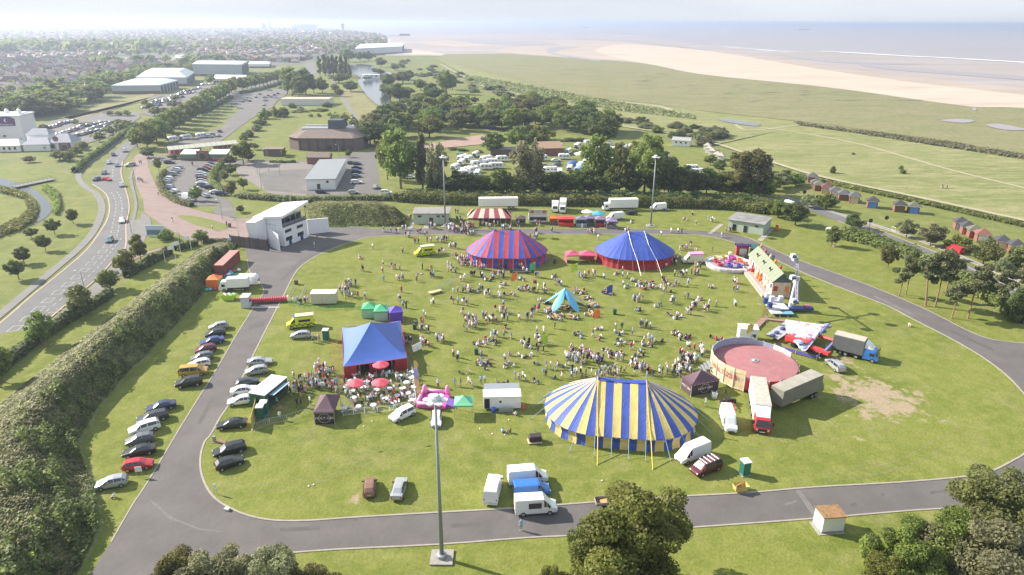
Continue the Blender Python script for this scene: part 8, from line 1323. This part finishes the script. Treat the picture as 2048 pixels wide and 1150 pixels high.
m_ = MB(); m_.box((0,0,.55),(6.2,.08,.9),M('banner_dark',(.08,.07,.09),.7)); m_.box((0,-.05,.55),(4.8,.03,.3),M('banner_text_grey',(.35,.33,.36),.7)); X,Y = G(1044,548); o = m_.build('banner_board'); o.location = (X,Y,.19); tag(o,'long low dark banner board standing before the red big top','banner')
# footbridge, rail crossing signals, white crossing sign
A,B = G(28,377),G(107,361); L = math.dist(A,B); t = thing('footbridge','flat grey footbridge over the stream','bridge',(A[0],A[1],.1),math.atan2(B[1] - A[1],B[0] - A[0])); m_ = MB(); m_.box((L / 2,0,.5),(L,3.0,.3),M('bridge_grey',(.22,.20,.19),.9)); m_.build('deck',t)
for s in (-1,1): m_ = MB(); m_.bar((0,s * 1.4,1.5),(L,s * 1.4,1.5),.06,GREYM,5); [m_.bar((L * k / 10,s * 1.4,.5),(L * k / 10,s * 1.4,1.5),.05,GREYM,4) for k in range(11)]; m_.build('railing',t)
for i,(p,l) in enumerate([((1737,462),'dark round crossing signal on the far kerb'),((1769,456),'dark round crossing signal beyond the railway'),((1606,402),'dark round signal near the hidden road bend'),((1632,412),'dark round signal under the small tree by the chalets')]):
 X,Y = G(*p); t = thing('crossing_signal',l,'signal',(X,Y,.15),0,'railway crossing signals'); m_ = MB(); m_.bar((0,0,0),(0,0,3.2),.08,GREYM,6); m_.build('post',t); m_ = MB(); m_.lathe([(.65,-.06),(.65,.06)],DARK,14); m_.build('signal_disc',t,loc=(0,-.12,3.2),rot=(R_(90),0,0)); m_ = MB(); m_.lathe([(.15,-.04),(.15,.04)],REDL,8); m_.build('lamp',t,loc=(0,-.22,3.2),rot=(R_(90),0,0))
barrier([(1782,462),(1790,466)],'pale crossing gate beside the miniature railway',1.4,2,WHITE,'crossing_gate','gates at the crossing')
barrier([(1602,448),(1628,456),(1656,463)],'green mesh fence between trees and seafront road',2.2,3,M('fence_teal',(.05,.20,.15),.6),'mesh_fence','mesh fences')
X,Y = G(1652,462); t = thing('white_rock','white boulder-like cover beside the green mesh fence','cover',(X + 1,Y,.15)); m_ = MB(); m_.lathe([(1.0,0),(1.1,.5),(.6,1.0),(.05,1.1)],WHITE,8,sx=1.2); m_.build('cover',t,smooth=True); car('van',G(1575,415),1.8,'white','white camper van half hidden behind the round green trees',gv,full=False,cat='van',name='van')
carpx('lowvan',(1890,498),(1928,512),'red','red and white vehicle under the seafront trees',gv,full=False,cat='van',name='van')
def carriage(p,label): pass
litter('paper_scrap',[(745,845),(728,855),(960,860),(985,870),(1018,842),(735,965),(618,975),(628,972),(505,862),(1204,964),(660,735),(1010,872),(1480,985),(712,818)],'scrap of white litter on the green','litter on the green',.12)
# ------------------------------------------------------------------ people
def skin_mesh(J,E,rad,sub=1):
 me = bpy.data.meshes.new('person'); me.from_pydata([J[k] for k in J],[],[(list(J).index(a),list(J).index(b)) for a,b in E]); o = bpy.data.objects.new('person',me); C.objects.link(o); o.modifiers.new('s','SKIN')
 for i,k in enumerate(J): me.skin_vertices[0].data[i].radius = rad[k] if isinstance(rad[k],tuple) else (rad[k],rad[k])
 me.skin_vertices[0].data[list(J).index('pel')].use_root = True
 if sub: mm = o.modifiers.new('u','SUBSURF'); mm.levels = sub
 bpy.context.view_layer.update(); dg = bpy.context.evaluated_depsgraph_get(); dg.update(); out = bpy.data.meshes.new_from_object(o.evaluated_get(dg)); bpy.data.objects.remove(o); return out
EDG = [('pel','sp'),('sp','ch'),('ch','nk'),('nk','hd'),('hd','tp')] + [e for s in 'lr' for e in [('ch','sh' + s),('sh' + s,'el' + s),('el' + s,'wr' + s),('wr' + s,'ha' + s),('pel','hi' + s),('hi' + s,'kn' + s),('kn' + s,'an' + s),('an' + s,'to' + s)]]
RAD = dict(pel=(.15,.11),sp=(.14,.10),ch=(.17,.11),nk=.055,hd=(.085,.10),tp=.075,**{k + s: v for s in 'lr' for k,v in dict(sh=.068,el=.048,wr=.034,ha=.04,hi=.10,kn=.065,an=.045,to=.045).items()})
def pose(**kw):
 J = dict(pel=(0,0,.96),sp=(0,0,1.14),ch=(0,0,1.38),nk=(0,0,1.50),hd=(0,.01,1.62),tp=(0,.0,1.72));
 for s,q in (('l',-1),('r',1)): J.update({'sh' + s: (q * .19,0,1.41),'el' + s: (q * .26,.02,1.14),'wr' + s: (q * .27,-.06,.90),'ha' + s: (q * .27,-.09,.82),'hi' + s: (q * .10,0,.88),'kn' + s: (q * .12,-.02,.48),'an' + s: (q * .12,.02,.08),'to' + s: (q * .14,-.14,.05)})
 J.update(kw); return J
POSES = {
 'standing': pose(),'drinking': pose(elr=(.28,-.08,1.16),wrr=(.16,-.26,1.38),har=(.12,-.24,1.47)),'walking': pose(knl=(-.11,-.22,.50),anl=(-.11,-.32,.10),tol=(-.11,-.48,.08),knr=(.11,.08,.48),anr=(.11,.34,.14),tor=(.12,.24,.05),wrl=(-.26,.16,.92),hal=(-.26,.2,.85),wrr=(.26,-.22,.95),har=(.26,-.28,.9)),
 'with folded arms': pose(ell=(-.27,-.06,1.16),wrl=(-.02,-.2,1.18),hal=(.08,-.2,1.2),elr=(.27,-.06,1.16),wrr=(.04,-.23,1.12),har=(-.06,-.23,1.13)),'with raised arm': pose(elr=(.34,0,1.58),wrr=(.30,-.04,1.82),har=(.29,-.05,1.9)),
 'sitting': dict(pel=(0,.1,.16),sp=(0,.13,.34),ch=(0,.06,.58),nk=(0,.04,.70),hd=(0,.02,.82),tp=(0,.02,.92),**{k + s: (q * v[0],v[1],v[2]) for s,q in (('l',-1),('r',1)) for k,v in dict(sh=(.19,.05,.61),el=(.27,-.1,.38),wr=(.2,-.3,.32),ha=(.14,-.36,.32),hi=(.11,.05,.14),kn=(.36,-.32,.16),an=(.06,-.42,.08),to=(-.04,-.5,.06)).items()}),
 'sitting with knees up': dict(pel=(0,.15,.15),sp=(0,.22,.33),ch=(0,.2,.58),nk=(0,.17,.70),hd=(0,.13,.82),tp=(0,.13,.92),**{k + s: (q * v[0],v[1],v[2]) for s,q in (('l',-1),('r',1)) for k,v in dict(sh=(.19,.2,.61),el=(.26,.02,.42),wr=(.12,-.2,.44),ha=(.05,-.26,.44),hi=(.1,.1,.13),kn=(.15,-.24,.50),an=(.13,-.46,.08),to=(.13,-.6,.05)).items()}),
 'lying': dict(pel=(0,0,.13),sp=(0,.2,.13),ch=(0,.44,.15),nk=(0,.57,.15),hd=(0,.70,.17),tp=(0,.80,.17),**{k + s: (q * v[0],v[1],v[2]) for s,q in (('l',-1),('r',1)) for k,v in dict(sh=(.19,.46,.13),el=(.32,.3,.08),wr=(.36,.06,.07),ha=(.36,-.02,.07),hi=(.1,-.06,.12),kn=(.14,-.45,.16),an=(.14,-.86,.08),to=(.16,-.9,.18)).items()}),
 'seated on a chair': dict(pel=(0,.05,.52),sp=(0,.08,.70),ch=(0,.04,.94),nk=(0,.02,1.06),hd=(0,.0,1.18),tp=(0,.0,1.28),**{k + s: (q * v[0],v[1],v[2]) for s,q in (('l',-1),('r',1)) for k,v in dict(sh=(.19,.03,.97),el=(.26,-.08,.74),wr=(.18,-.32,.76),ha=(.12,-.4,.78),hi=(.1,0,.5),kn=(.13,-.42,.50),an=(.13,-.44,.08),to=(.13,-.58,.05)).items()})}
SEG = dict(hd='hair',top='top'); WHICH = [(('nk','hd'),0),(('hd','tp'),1),(('ch','nk'),2),(('sp','ch'),2),(('pel','sp'),2)] + [q for s in 'lr' for q in [(('ch','sh' + s),2),(('sh' + s,'el' + s),2),(('el' + s,'wr' + s),0),(('wr' + s,'ha' + s),0),(('pel','hi' + s),3),(('hi' + s,'kn' + s),3),(('kn' + s,'an' + s),4),(('an' + s,'to' + s),5)]]
def classify(me,J):
 P = np.array([p.center[:] for p in me.polygons]); best = np.full(len(P),9e9); mi = np.zeros(len(P),dtype=np.int32)
 for (a,b),k in WHICH:
  A,B = np.array(J[a],float),np.array(J[b],float); AB = B - A; t = np.clip(((P - A) @ AB) / (AB @ AB),0,1); d = np.linalg.norm(P - (A + t[:,None] * AB),axis=1) - (.06 if k == 2 else .0); m_ = d < best; best[m_] = d[m_]; mi[m_] = k
 hd = np.array(J['hd'],float); tp = np.array(J['tp'],float); up = (tp - hd) / np.linalg.norm(tp - hd); near_h = np.linalg.norm(P - hd,axis=1) < .17; back = (P - hd) @ up > .0; bk = (P[:,1] - hd[1] > .02) | ((P - hd) @ up > .055); mi[near_h & (mi <= 1)] = 0; mi[near_h & back & bk] = 1; mi[near_h & ((P[:,1] - hd[1]) > .05) & ((P - hd) @ up > -.08)] = 1; return mi
SKIN = [M('skin_fair',(.55,.32,.23),.6),M('skin_tan',(.40,.22,.14),.6),M('skin_dark',(.13,.07,.045),.6)]
HAIR = [('dark',(.03,.02,.015)),('brown',(.10,.055,.03)),('blond',(.42,.30,.15)),('grey',(.35,.35,.35)),('black',(.01,.01,.01))]
TOPC = [('white',(.74,.74,.74)),('black',(.02,.02,.022)),('navy',(.02,.03,.09)),('pale pink',(.62,.36,.38)),('light blue',(.28,.44,.66)),('red',(.50,.04,.05)),('grey',(.30,.30,.31)),('cream',(.62,.57,.44)),('dark green',(.04,.11,.06)),('orange',(.68,.22,.05)),('yellow',(.66,.50,.08)),('lilac',(.38,.28,.52)),('burgundy',(.16,.02,.04)),('denim blue',(.10,.17,.33))]
BOTC = [('black trousers',(.02,.02,.022),1),('blue jeans',(.07,.12,.24),1),('denim shorts',(.18,.28,.44),0),('navy shorts',(.02,.03,.09),0),('beige shorts',(.45,.37,.26),0),('white shorts',(.70,.70,.70),0),('grey trousers',(.2,.2,.21),1),('black skirt',(.02,.02,.022),0),('pale trousers',(.55,.50,.42),1)]
HM_ = [M('hair_' + n,c,.7) for n,c in HAIR]; TMt = [M('top_' + n.replace(' ','_'),c,.8) for n,c in TOPC]; BMt = [M('cloth_' + n.replace(' ','_'),c,.8) for n,c,_ in BOTC]; SHOE = [M('shoe_white',(.6,.6,.6),.6),M('shoe_dark',(.03,.03,.03),.6)]
PMESH = {}; LOWP = {}
for k_,J in POSES.items():
 me = skin_mesh(J,EDG,RAD,1); mi = classify(me,J)
 for m_ in (SKIN[0],HM_[0],TMt[0],BMt[0],BMt[0],SHOE[0]): me.materials.append(m_)
 me.polygons.foreach_set('material_index',mi); me.polygons.foreach_set('use_smooth',[True] * len(mi)); me.name = 'person'; me.update(); PMESH[k_] = me
 lo = skin_mesh(J,EDG,RAD,0); mi = classify(lo,J); V = np.array([v.co[:] for v in lo.vertices]); Q = np.array([list(p.vertices) + ([p.vertices[-1]] if len(p.vertices) == 3 else []) for p in lo.polygons if len(p.vertices) in (3,4)]); km = np.array([m__ for p,m__ in zip(lo.polygons,mi) if len(p.vertices) in (3,4)]); LOWP[k_] = (V,Q,km)
LAND = [('the star canopy',(1129,613)),('the striped big top',(1244,850)),('the red big top',(1013,505)),('the blue big top',(1270,505)),('the bar tent',(748,700)),('the beer garden',(765,790)),('the gin bar',(657,840)),('the bar trailer',(560,795)),('the round ride',(1500,740)),('the gin tent',(1390,770)),('the cup ride',(1457,535)),('the fun house',(1520,580)),('the arm ride',(1560,640)),('the cream cabin',(650,600)),('the steel barriers',(888,575)),('the yellow ambulance',(848,512)),('the pale green block',(865,445)),('the striped marquee',(979,448)),('the trade stalls',(1170,452)),('the ice cream van',(1383,520)),('the orange flag',(1198,672)),('the lime flag',(1095,690)),('the catering unit',(1004,812)),('the lower road',(1043,1050)),('the earth bank',(150,1100)),('the silver hatchback',(230,1000)),('the promenade',(400,460)),('the white building',(600,480)),('the patched block',(1498,460)),('the black case',(1020,870)),('the wheeled bin',(953,720)),('the green gazebos',(770,640)),('the pines',(1720,500)),('the seafront road',(1850,450)),('the market',(400,330))]
LANDW = [(n,G(*p)) for n,p in LAND]
PEOPLE = []; pr = random.Random(21)
STAND = ['standing','standing','drinking','walking','with folded arms','standing','walking','with raised arm']; SIT = ['sitting','sitting with knees up','sitting','sitting with knees up','sitting','lying']
def cluster(px,py,n,kind='s',spread=None):
 X,Y = G(px,py); s = spread or (.22 + .30 * math.sqrt(n)); P = []
 for i in range(n):
  for _ in range(30):
   a = pr.uniform(0,6.28); q = s * math.sqrt(pr.random()) * (1.25 if kind == 'g' else 1)
   x,y = X + q * math.cos(a) * 1.35,Y + q * math.sin(a) * 1.5
   if all(math.hypot(x - u,y - v) > (.42 if kind == 's' else .5) for u,v in P): break
  P.append((x,y)); face = math.atan2(Y - y,X - x) + math.pi / 2 + pr.uniform(-.5,.5) if n > 1 else pr.uniform(0,6.28)
  PEOPLE.append([x,y,face,pr.choice(STAND) if (kind == 's' or (kind == 'm' and pr.random() < .5)) else (pr.choice(SIT[:5]) if n > 1 else pr.choice(SIT))])
def T_(ox,oy,s,l,kind='s'):
 for q in l: cluster(ox + q[0] / s,oy + q[1] / s,q[2],q[3] if len(q) > 3 else kind)
T_(800,440,3.3817,[(50,118,4),(110,160,3),(200,155,3),(270,155,5),(310,148,4),(360,196,6),(290,228,6),(420,282,14),(440,310,10),(370,262,3),(350,70,8),(450,70,8),(440,98,6),(480,50,6),(200,58,4),(130,98,1),(20,70,3),(700,62,3),(920,92,2),(1025,82,1),(900,128,5),(1295,95,4),(1525,84,3),(1355,138,1),(1770,110,1),(1840,88,2),(1890,90,3),
 (600,310,12),(700,322,10),(800,325,6),(500,312,5),(550,340,6),(335,322,3),(150,335,1),(205,348,1),(345,355,2),(380,362,1),(210,386,3),(120,412,1),(10,412,1),(430,412,3),(490,382,4),(555,400,3),(600,405,6,'g'),(640,395,5),(690,392,5),(825,405,4,'g'),(850,365,2),(930,400,4),(905,430,2,'g'),(700,455,4,'g'),(450,492,6),(500,485,4,'g'),(550,480,3),(600,520,4),(670,532,5),(740,515,3,'g'),(840,480,9,'m'),(905,492,4),(960,470,3),(990,500,4),(1040,386,3,'g'),(1050,442,3),(1085,458,2),(980,565,6,'g'),(1000,622,8,'g'),(1050,668,8,'g'),(1155,668,8,'g'),(1100,605,6,'g'),(1085,525,6,'g'),(1220,498,5,'g'),(1250,538,5,'g'),(1300,588,6,'g'),(1300,648,7,'g'),(1170,502,2),(1390,500,6,'g'),(1240,390,5),(1300,386,4),(1250,412,2),(1380,402,2),(1450,370,3,'g'),(1500,362,1),(1520,402,2),(1600,428,5,'g'),(1660,455,14,'g'),(1720,448,6,'g'),(1780,430,4),(1830,443,5,'g'),(1870,452,2),(1505,455,1),(1540,460,2,'g'),(1600,550,7),(1770,492,4),(1850,498,1,'g'),(1950,198,3),(1910,210,3),(1950,448,1),(1990,592,4),(1940,635,3),(1850,660,7,'g'),(1850,572,4),(1730,590,2,'g'),(1755,602,1),(1590,618,3,'g'),(2020,540,2,'g'),(1890,390,5),(1920,382,3),(1990,372,4),(1760,298,8),(1800,320,6),(1850,300,6),(1870,272,5),(375,492,3),(380,570,2),(350,534,1,'g'),(450,575,4),(215,578,1),(410,642,2),(570,665,3),(600,695,3),(640,690,4),(660,632,3),(700,632,2),(690,592,1),(720,685,3),(810,675,2),(880,685,3),(890,645,2),(930,622,3),(470,695,9),(510,725,6),(460,755,3),(710,750,2,'g'),(720,803,1),(745,803,1),(630,803,3),(600,812,1),(550,855,5,'g'),(610,835,5,'g'),(660,826,3,'g'),(270,825,3),(295,825,2),(60,842,2),(150,842,2),(185,864,1),(140,765,1),(115,735,1),(185,758,1),(140,702,1),(170,665,1),(30,602,1),(370,925,1),(380,975,1),(405,950,1),(570,932,1),(690,958,1),(540,990,5,'g'),(590,992,5,'g'),(720,996,5,'g'),(430,1046,2,'g'),(765,926,2,'g'),(860,932,3,'g'),(930,980,2,'g'),(860,858,5,'g'),(865,842,2),(920,805,3,'g'),(935,842,4),(950,772,2),(945,895,3),(1065,738,1),(1215,796,4,'g'),(1345,755,3,'g'),(1310,792,1),(1330,806,2,'g'),(1455,752,1),(1490,748,1),(1475,770,4,'g'),(1560,785,1),(1490,846,5,'g'),(1560,872,2),(1370,886,2,'g'),(1665,735,7),(1680,832,5),(1680,858,4,'g'),(1755,840,2,'g'),(1890,792,9,'g'),(1950,872,1),(2020,892,2),(1600,912,4,'g'),(1525,912,1,'g'),(1460,926,6,'g'),(1480,955,4),(1150,892,7,'g'),(1190,876,4,'g'),(1155,945,3),(1120,962,3),(1215,975,8),(1260,942,6),(1300,944,5),(1340,972,5),(1350,992,3),(1085,986,5,'g'),(1045,1015,3),(1005,1022,2),(1000,1064,2),(1050,1084,1,'g'),(1110,1085,2),(1135,1074,2),(1185,1052,5),(1200,1072,3),(1260,1074,1),(1340,1074,8),(1390,1052,6),(1430,1062,5),(1480,1044,4),(1600,995,8),(1600,1034,4),(1660,1042,5),(1710,1068,3),(1760,1052,3),(1830,1042,7),(1870,1054,6),(1920,1015,5),(1970,972,5),(1940,952,3),(1915,935,3),(560,1098,2),(700,1106,3,'g'),(805,1095,3),(870,1092,1),(905,1116,2,'g'),(270,1124,1),(390,1134,1),(410,1134,1),(445,1130,2),(470,1128,1)])
T_(350,480,3.595,[(830,1010,1),(990,945,1),(1045,905,1),(1045,945,5),(1000,1005,8),(1060,1005,8),(1120,985,4),(930,1045,8),(860,1095,8),(800,1095,8),(900,1105,6),(980,1075,8),(1040,1065,6),(1100,1065,10),(1180,1075,10),(980,748,1),(1060,728,1),(870,452,1),(900,462,3),(940,455,3),(1215,385,8),(1240,332,5),(1270,342,3),(1310,325,1),(1300,418,3),(1380,432,2),(1250,412,2),(1435,72,1),(1340,138,2,'g'),(1360,228,2),(1475,242,1),(1495,185,1),(1570,218,3),(1615,218,1),(1500,305,1),(1610,290,4),(1740,252,1,'g'),(1745,300,1),(1845,268,1),(1865,268,1),(1775,214,1),(1830,222,1),(1625,385,1),(1625,98,1),(1655,98,1),(1620,446,2),(1655,495,1),(1845,480,1),(1800,568,1),(1770,608,1),(1740,640,1),(1770,675,1),(1815,668,1),(1690,745,2),(1780,748,2),(1815,775,1),(1910,740,3),(1905,1055,1)])
T_(1350,460,2.738,[(40,112,1),(75,90,2),(195,125,1),(70,312,1),(110,250,4),(125,215,3),(320,292,4),(330,345,3),(325,415,2),(60,382,2),(95,435,3),(160,442,5),(205,422,2),(130,386,1,'g'),(210,326,3,'g'),(50,588,4,'g'),(75,655,1),(135,672,4),(150,695,3),(60,722,6),(100,720,3),(40,715,4),(20,752,4),(45,775,4),(70,805,3),(220,596,3,'g'),(485,482,2),(160,968,1)])
T_(750,220,3.413,[(240,752,4),(280,772,5),(300,842,4),(350,862,2),(390,812,6),(340,782,3),(150,812,1),(160,842,2),(50,832,3),(120,842,2),(515,782,3),(520,812,12),(540,832,12),(610,802,12),(620,842,10),(580,758,6),(560,712,3),(650,852,6),(650,802,5),(745,788,4),(770,812,3),(830,792,5),(960,792,5),(1000,782,5),(1110,792,6),(910,822,8),(1210,836,1),(1100,842,2),(1410,812,1),(1480,850,6),(1710,838,3),(1100,882,4),(1590,806,4),(1630,802,2),(1755,774,2,'g')])
for a in [(1043,1062,1),(140,1132,1,'g'),(157,1112,1,'g'),(228,1002,1,'g'),(1008,866,2,'g'),(1024,828,1,'g'),(597,818,1),(606,818,1),(624,815,1),(565,840,1),(553,815,1),(1100,466,1),(348,445,1),(426,460,1),(456,454,1),(316,392,1),(275,362,4),(283,365,3),(280,328,2),(384,332,2),(1882,378,2),(1888,378,2),(1752,496,1,'g'),(1664,494,1,'g'),(1442,476,2),(1454,464,3),(1462,465,2),(1420,444,3),(1370,442,3,'g'),(1384,430,2,'g'),(1395,452,1),(1426,445,2),(1520,468,2),(630,497,1),(633,476,1),(545,776,3),(1336,424,2,'g'),(1816,655,1,'g'),(1395,508,2),(240,1003,0),(440,338,3),(310,325,6),(318,322,5),(1450,790,1)]:
 if a[2]: cluster(*a)
for (x,y,a) in CHAIRS:
 if pr.random() < .8: PEOPLE.append([x,y,a + math.pi / 2 * 1 + 0.0,'seated on a chair'])
for _ in range(34):
 p = (pr.uniform(692,828),pr.uniform(752,826))
 if inside(p,GP): X,Y = G(*p); PEOPLE.append([X,Y,pr.uniform(0,6.28),pr.choice(STAND)])
PEOPLE = [p for p in PEOPLE if p[1] > 40]
PEOPLE.sort(key=lambda p: math.hypot(p[0],p[1])); used_l = set()
def place_person(p,i):
 x,y,a,ps = p; lm = min(LANDW,key=lambda l: math.dist(l[1],(x,y)))[0]
 for k in range(400):
  h = pr.choice([0,0,1,1,2,2,3,4]); t = pr.choice([0] * 8 + [1] * 5 + [2] * 3 + [3,3,4,4,5,6,6,7,7,8,11,12,13] if k < 60 else list(range(14))); b = pr.choice([0,0,1,1,2,2,3,4,5,6,7,8]); verb = {'with folded arms': 'arms folded','with raised arm': 'arm raised','sitting with knees up': 'knees up','seated on a chair': 'seated','drinking': 'drinking'}.get(ps,ps)
  l = f'{HAIR[h][0]}-haired person in {TOPC[t][0]} top and {BOTC[b][0]}, {verb}, by {lm}'
  if l not in used_l and len(l.split()) <= 16: break
 used_l.add(l); sk = SKIN[0 if pr.random() < .7 else (1 if pr.random() < .8 else 2)]; s = pr.uniform(.93,1.06) * (1 if pr.random() < .93 else .72)
 o = link('person',PMESH[ps],None,(x,y,.2 if y < 178 else .19),(0,0,a),[sk,HM_[h],TMt[t],BMt[b],BMt[b] if BOTC[b][2] else sk,SHOE[pr.random() < .5]]); o.scale = (s,s,s); tag(o,l,'person','people at the fair')
for i,p in enumerate(PEOPLE[:300]): place_person(p,i)
rest = PEOPLE[300:]; MM = SKIN + HM_ + TMt + BMt + SHOE; VV = []; QQ = []; II = []; b0 = 0
for x,y,a,ps in rest:
 V,Q,km = LOWP[ps]; c,s = math.cos(a),math.sin(a); k = pr.uniform(.93,1.06); VV.append(np.stack([x + k * (V[:,0] * c - V[:,1] * s),y + k * (V[:,0] * s + V[:,1] * c),.2 + k * V[:,2]],1)); QQ.append(Q + b0); b0 += len(V); sk = 0 if pr.random() < .75 else 1; bt = pr.choice(range(9)); tp_ = pr.choice([0] * 8 + [1] * 5 + [2] * 3 + [3,3,4,4,5,6,6,7,7,8,11,12,13]); mp = np.array([sk,3 + pr.randrange(5),8 + tp_,22 + bt,22 + bt if BOTC[bt][2] else sk,31 + (pr.random() < .5)]); II.append(mp[km])
o = link('crowd',np_mesh('crowd',np.concatenate(VV),np.concatenate(QQ),MM,np.concatenate(II))); tag(o,kind='stuff'); print('PEOPLE',len(PEOPLE),'crowd',len(rest))
# ice cream van with its pink roof
t = carpx('van',(1367,527),(1400,526),'cream','white and pink ice cream van beside the plain blue big top','vans on the green',z=.2,cat='van',name='ice_cream_van'); m_ = MB(); m_.box((-.9,0,2.6),(3.9,1.9,.3),M('icecream_pink',(.72,.30,.52),.5)); m_.build('roof_cap',t); win(t,-.8,-1.02,1.75,2.0,.8,frame=M('icecream_pink',(.72,.30,.52),.5)); m_ = MB(); m_.box((-.9,-1.03,.8),(3.4,.04,.4),M('icecream_pink',(.72,.30,.52),.5)); m_.build('side_stripe',t)
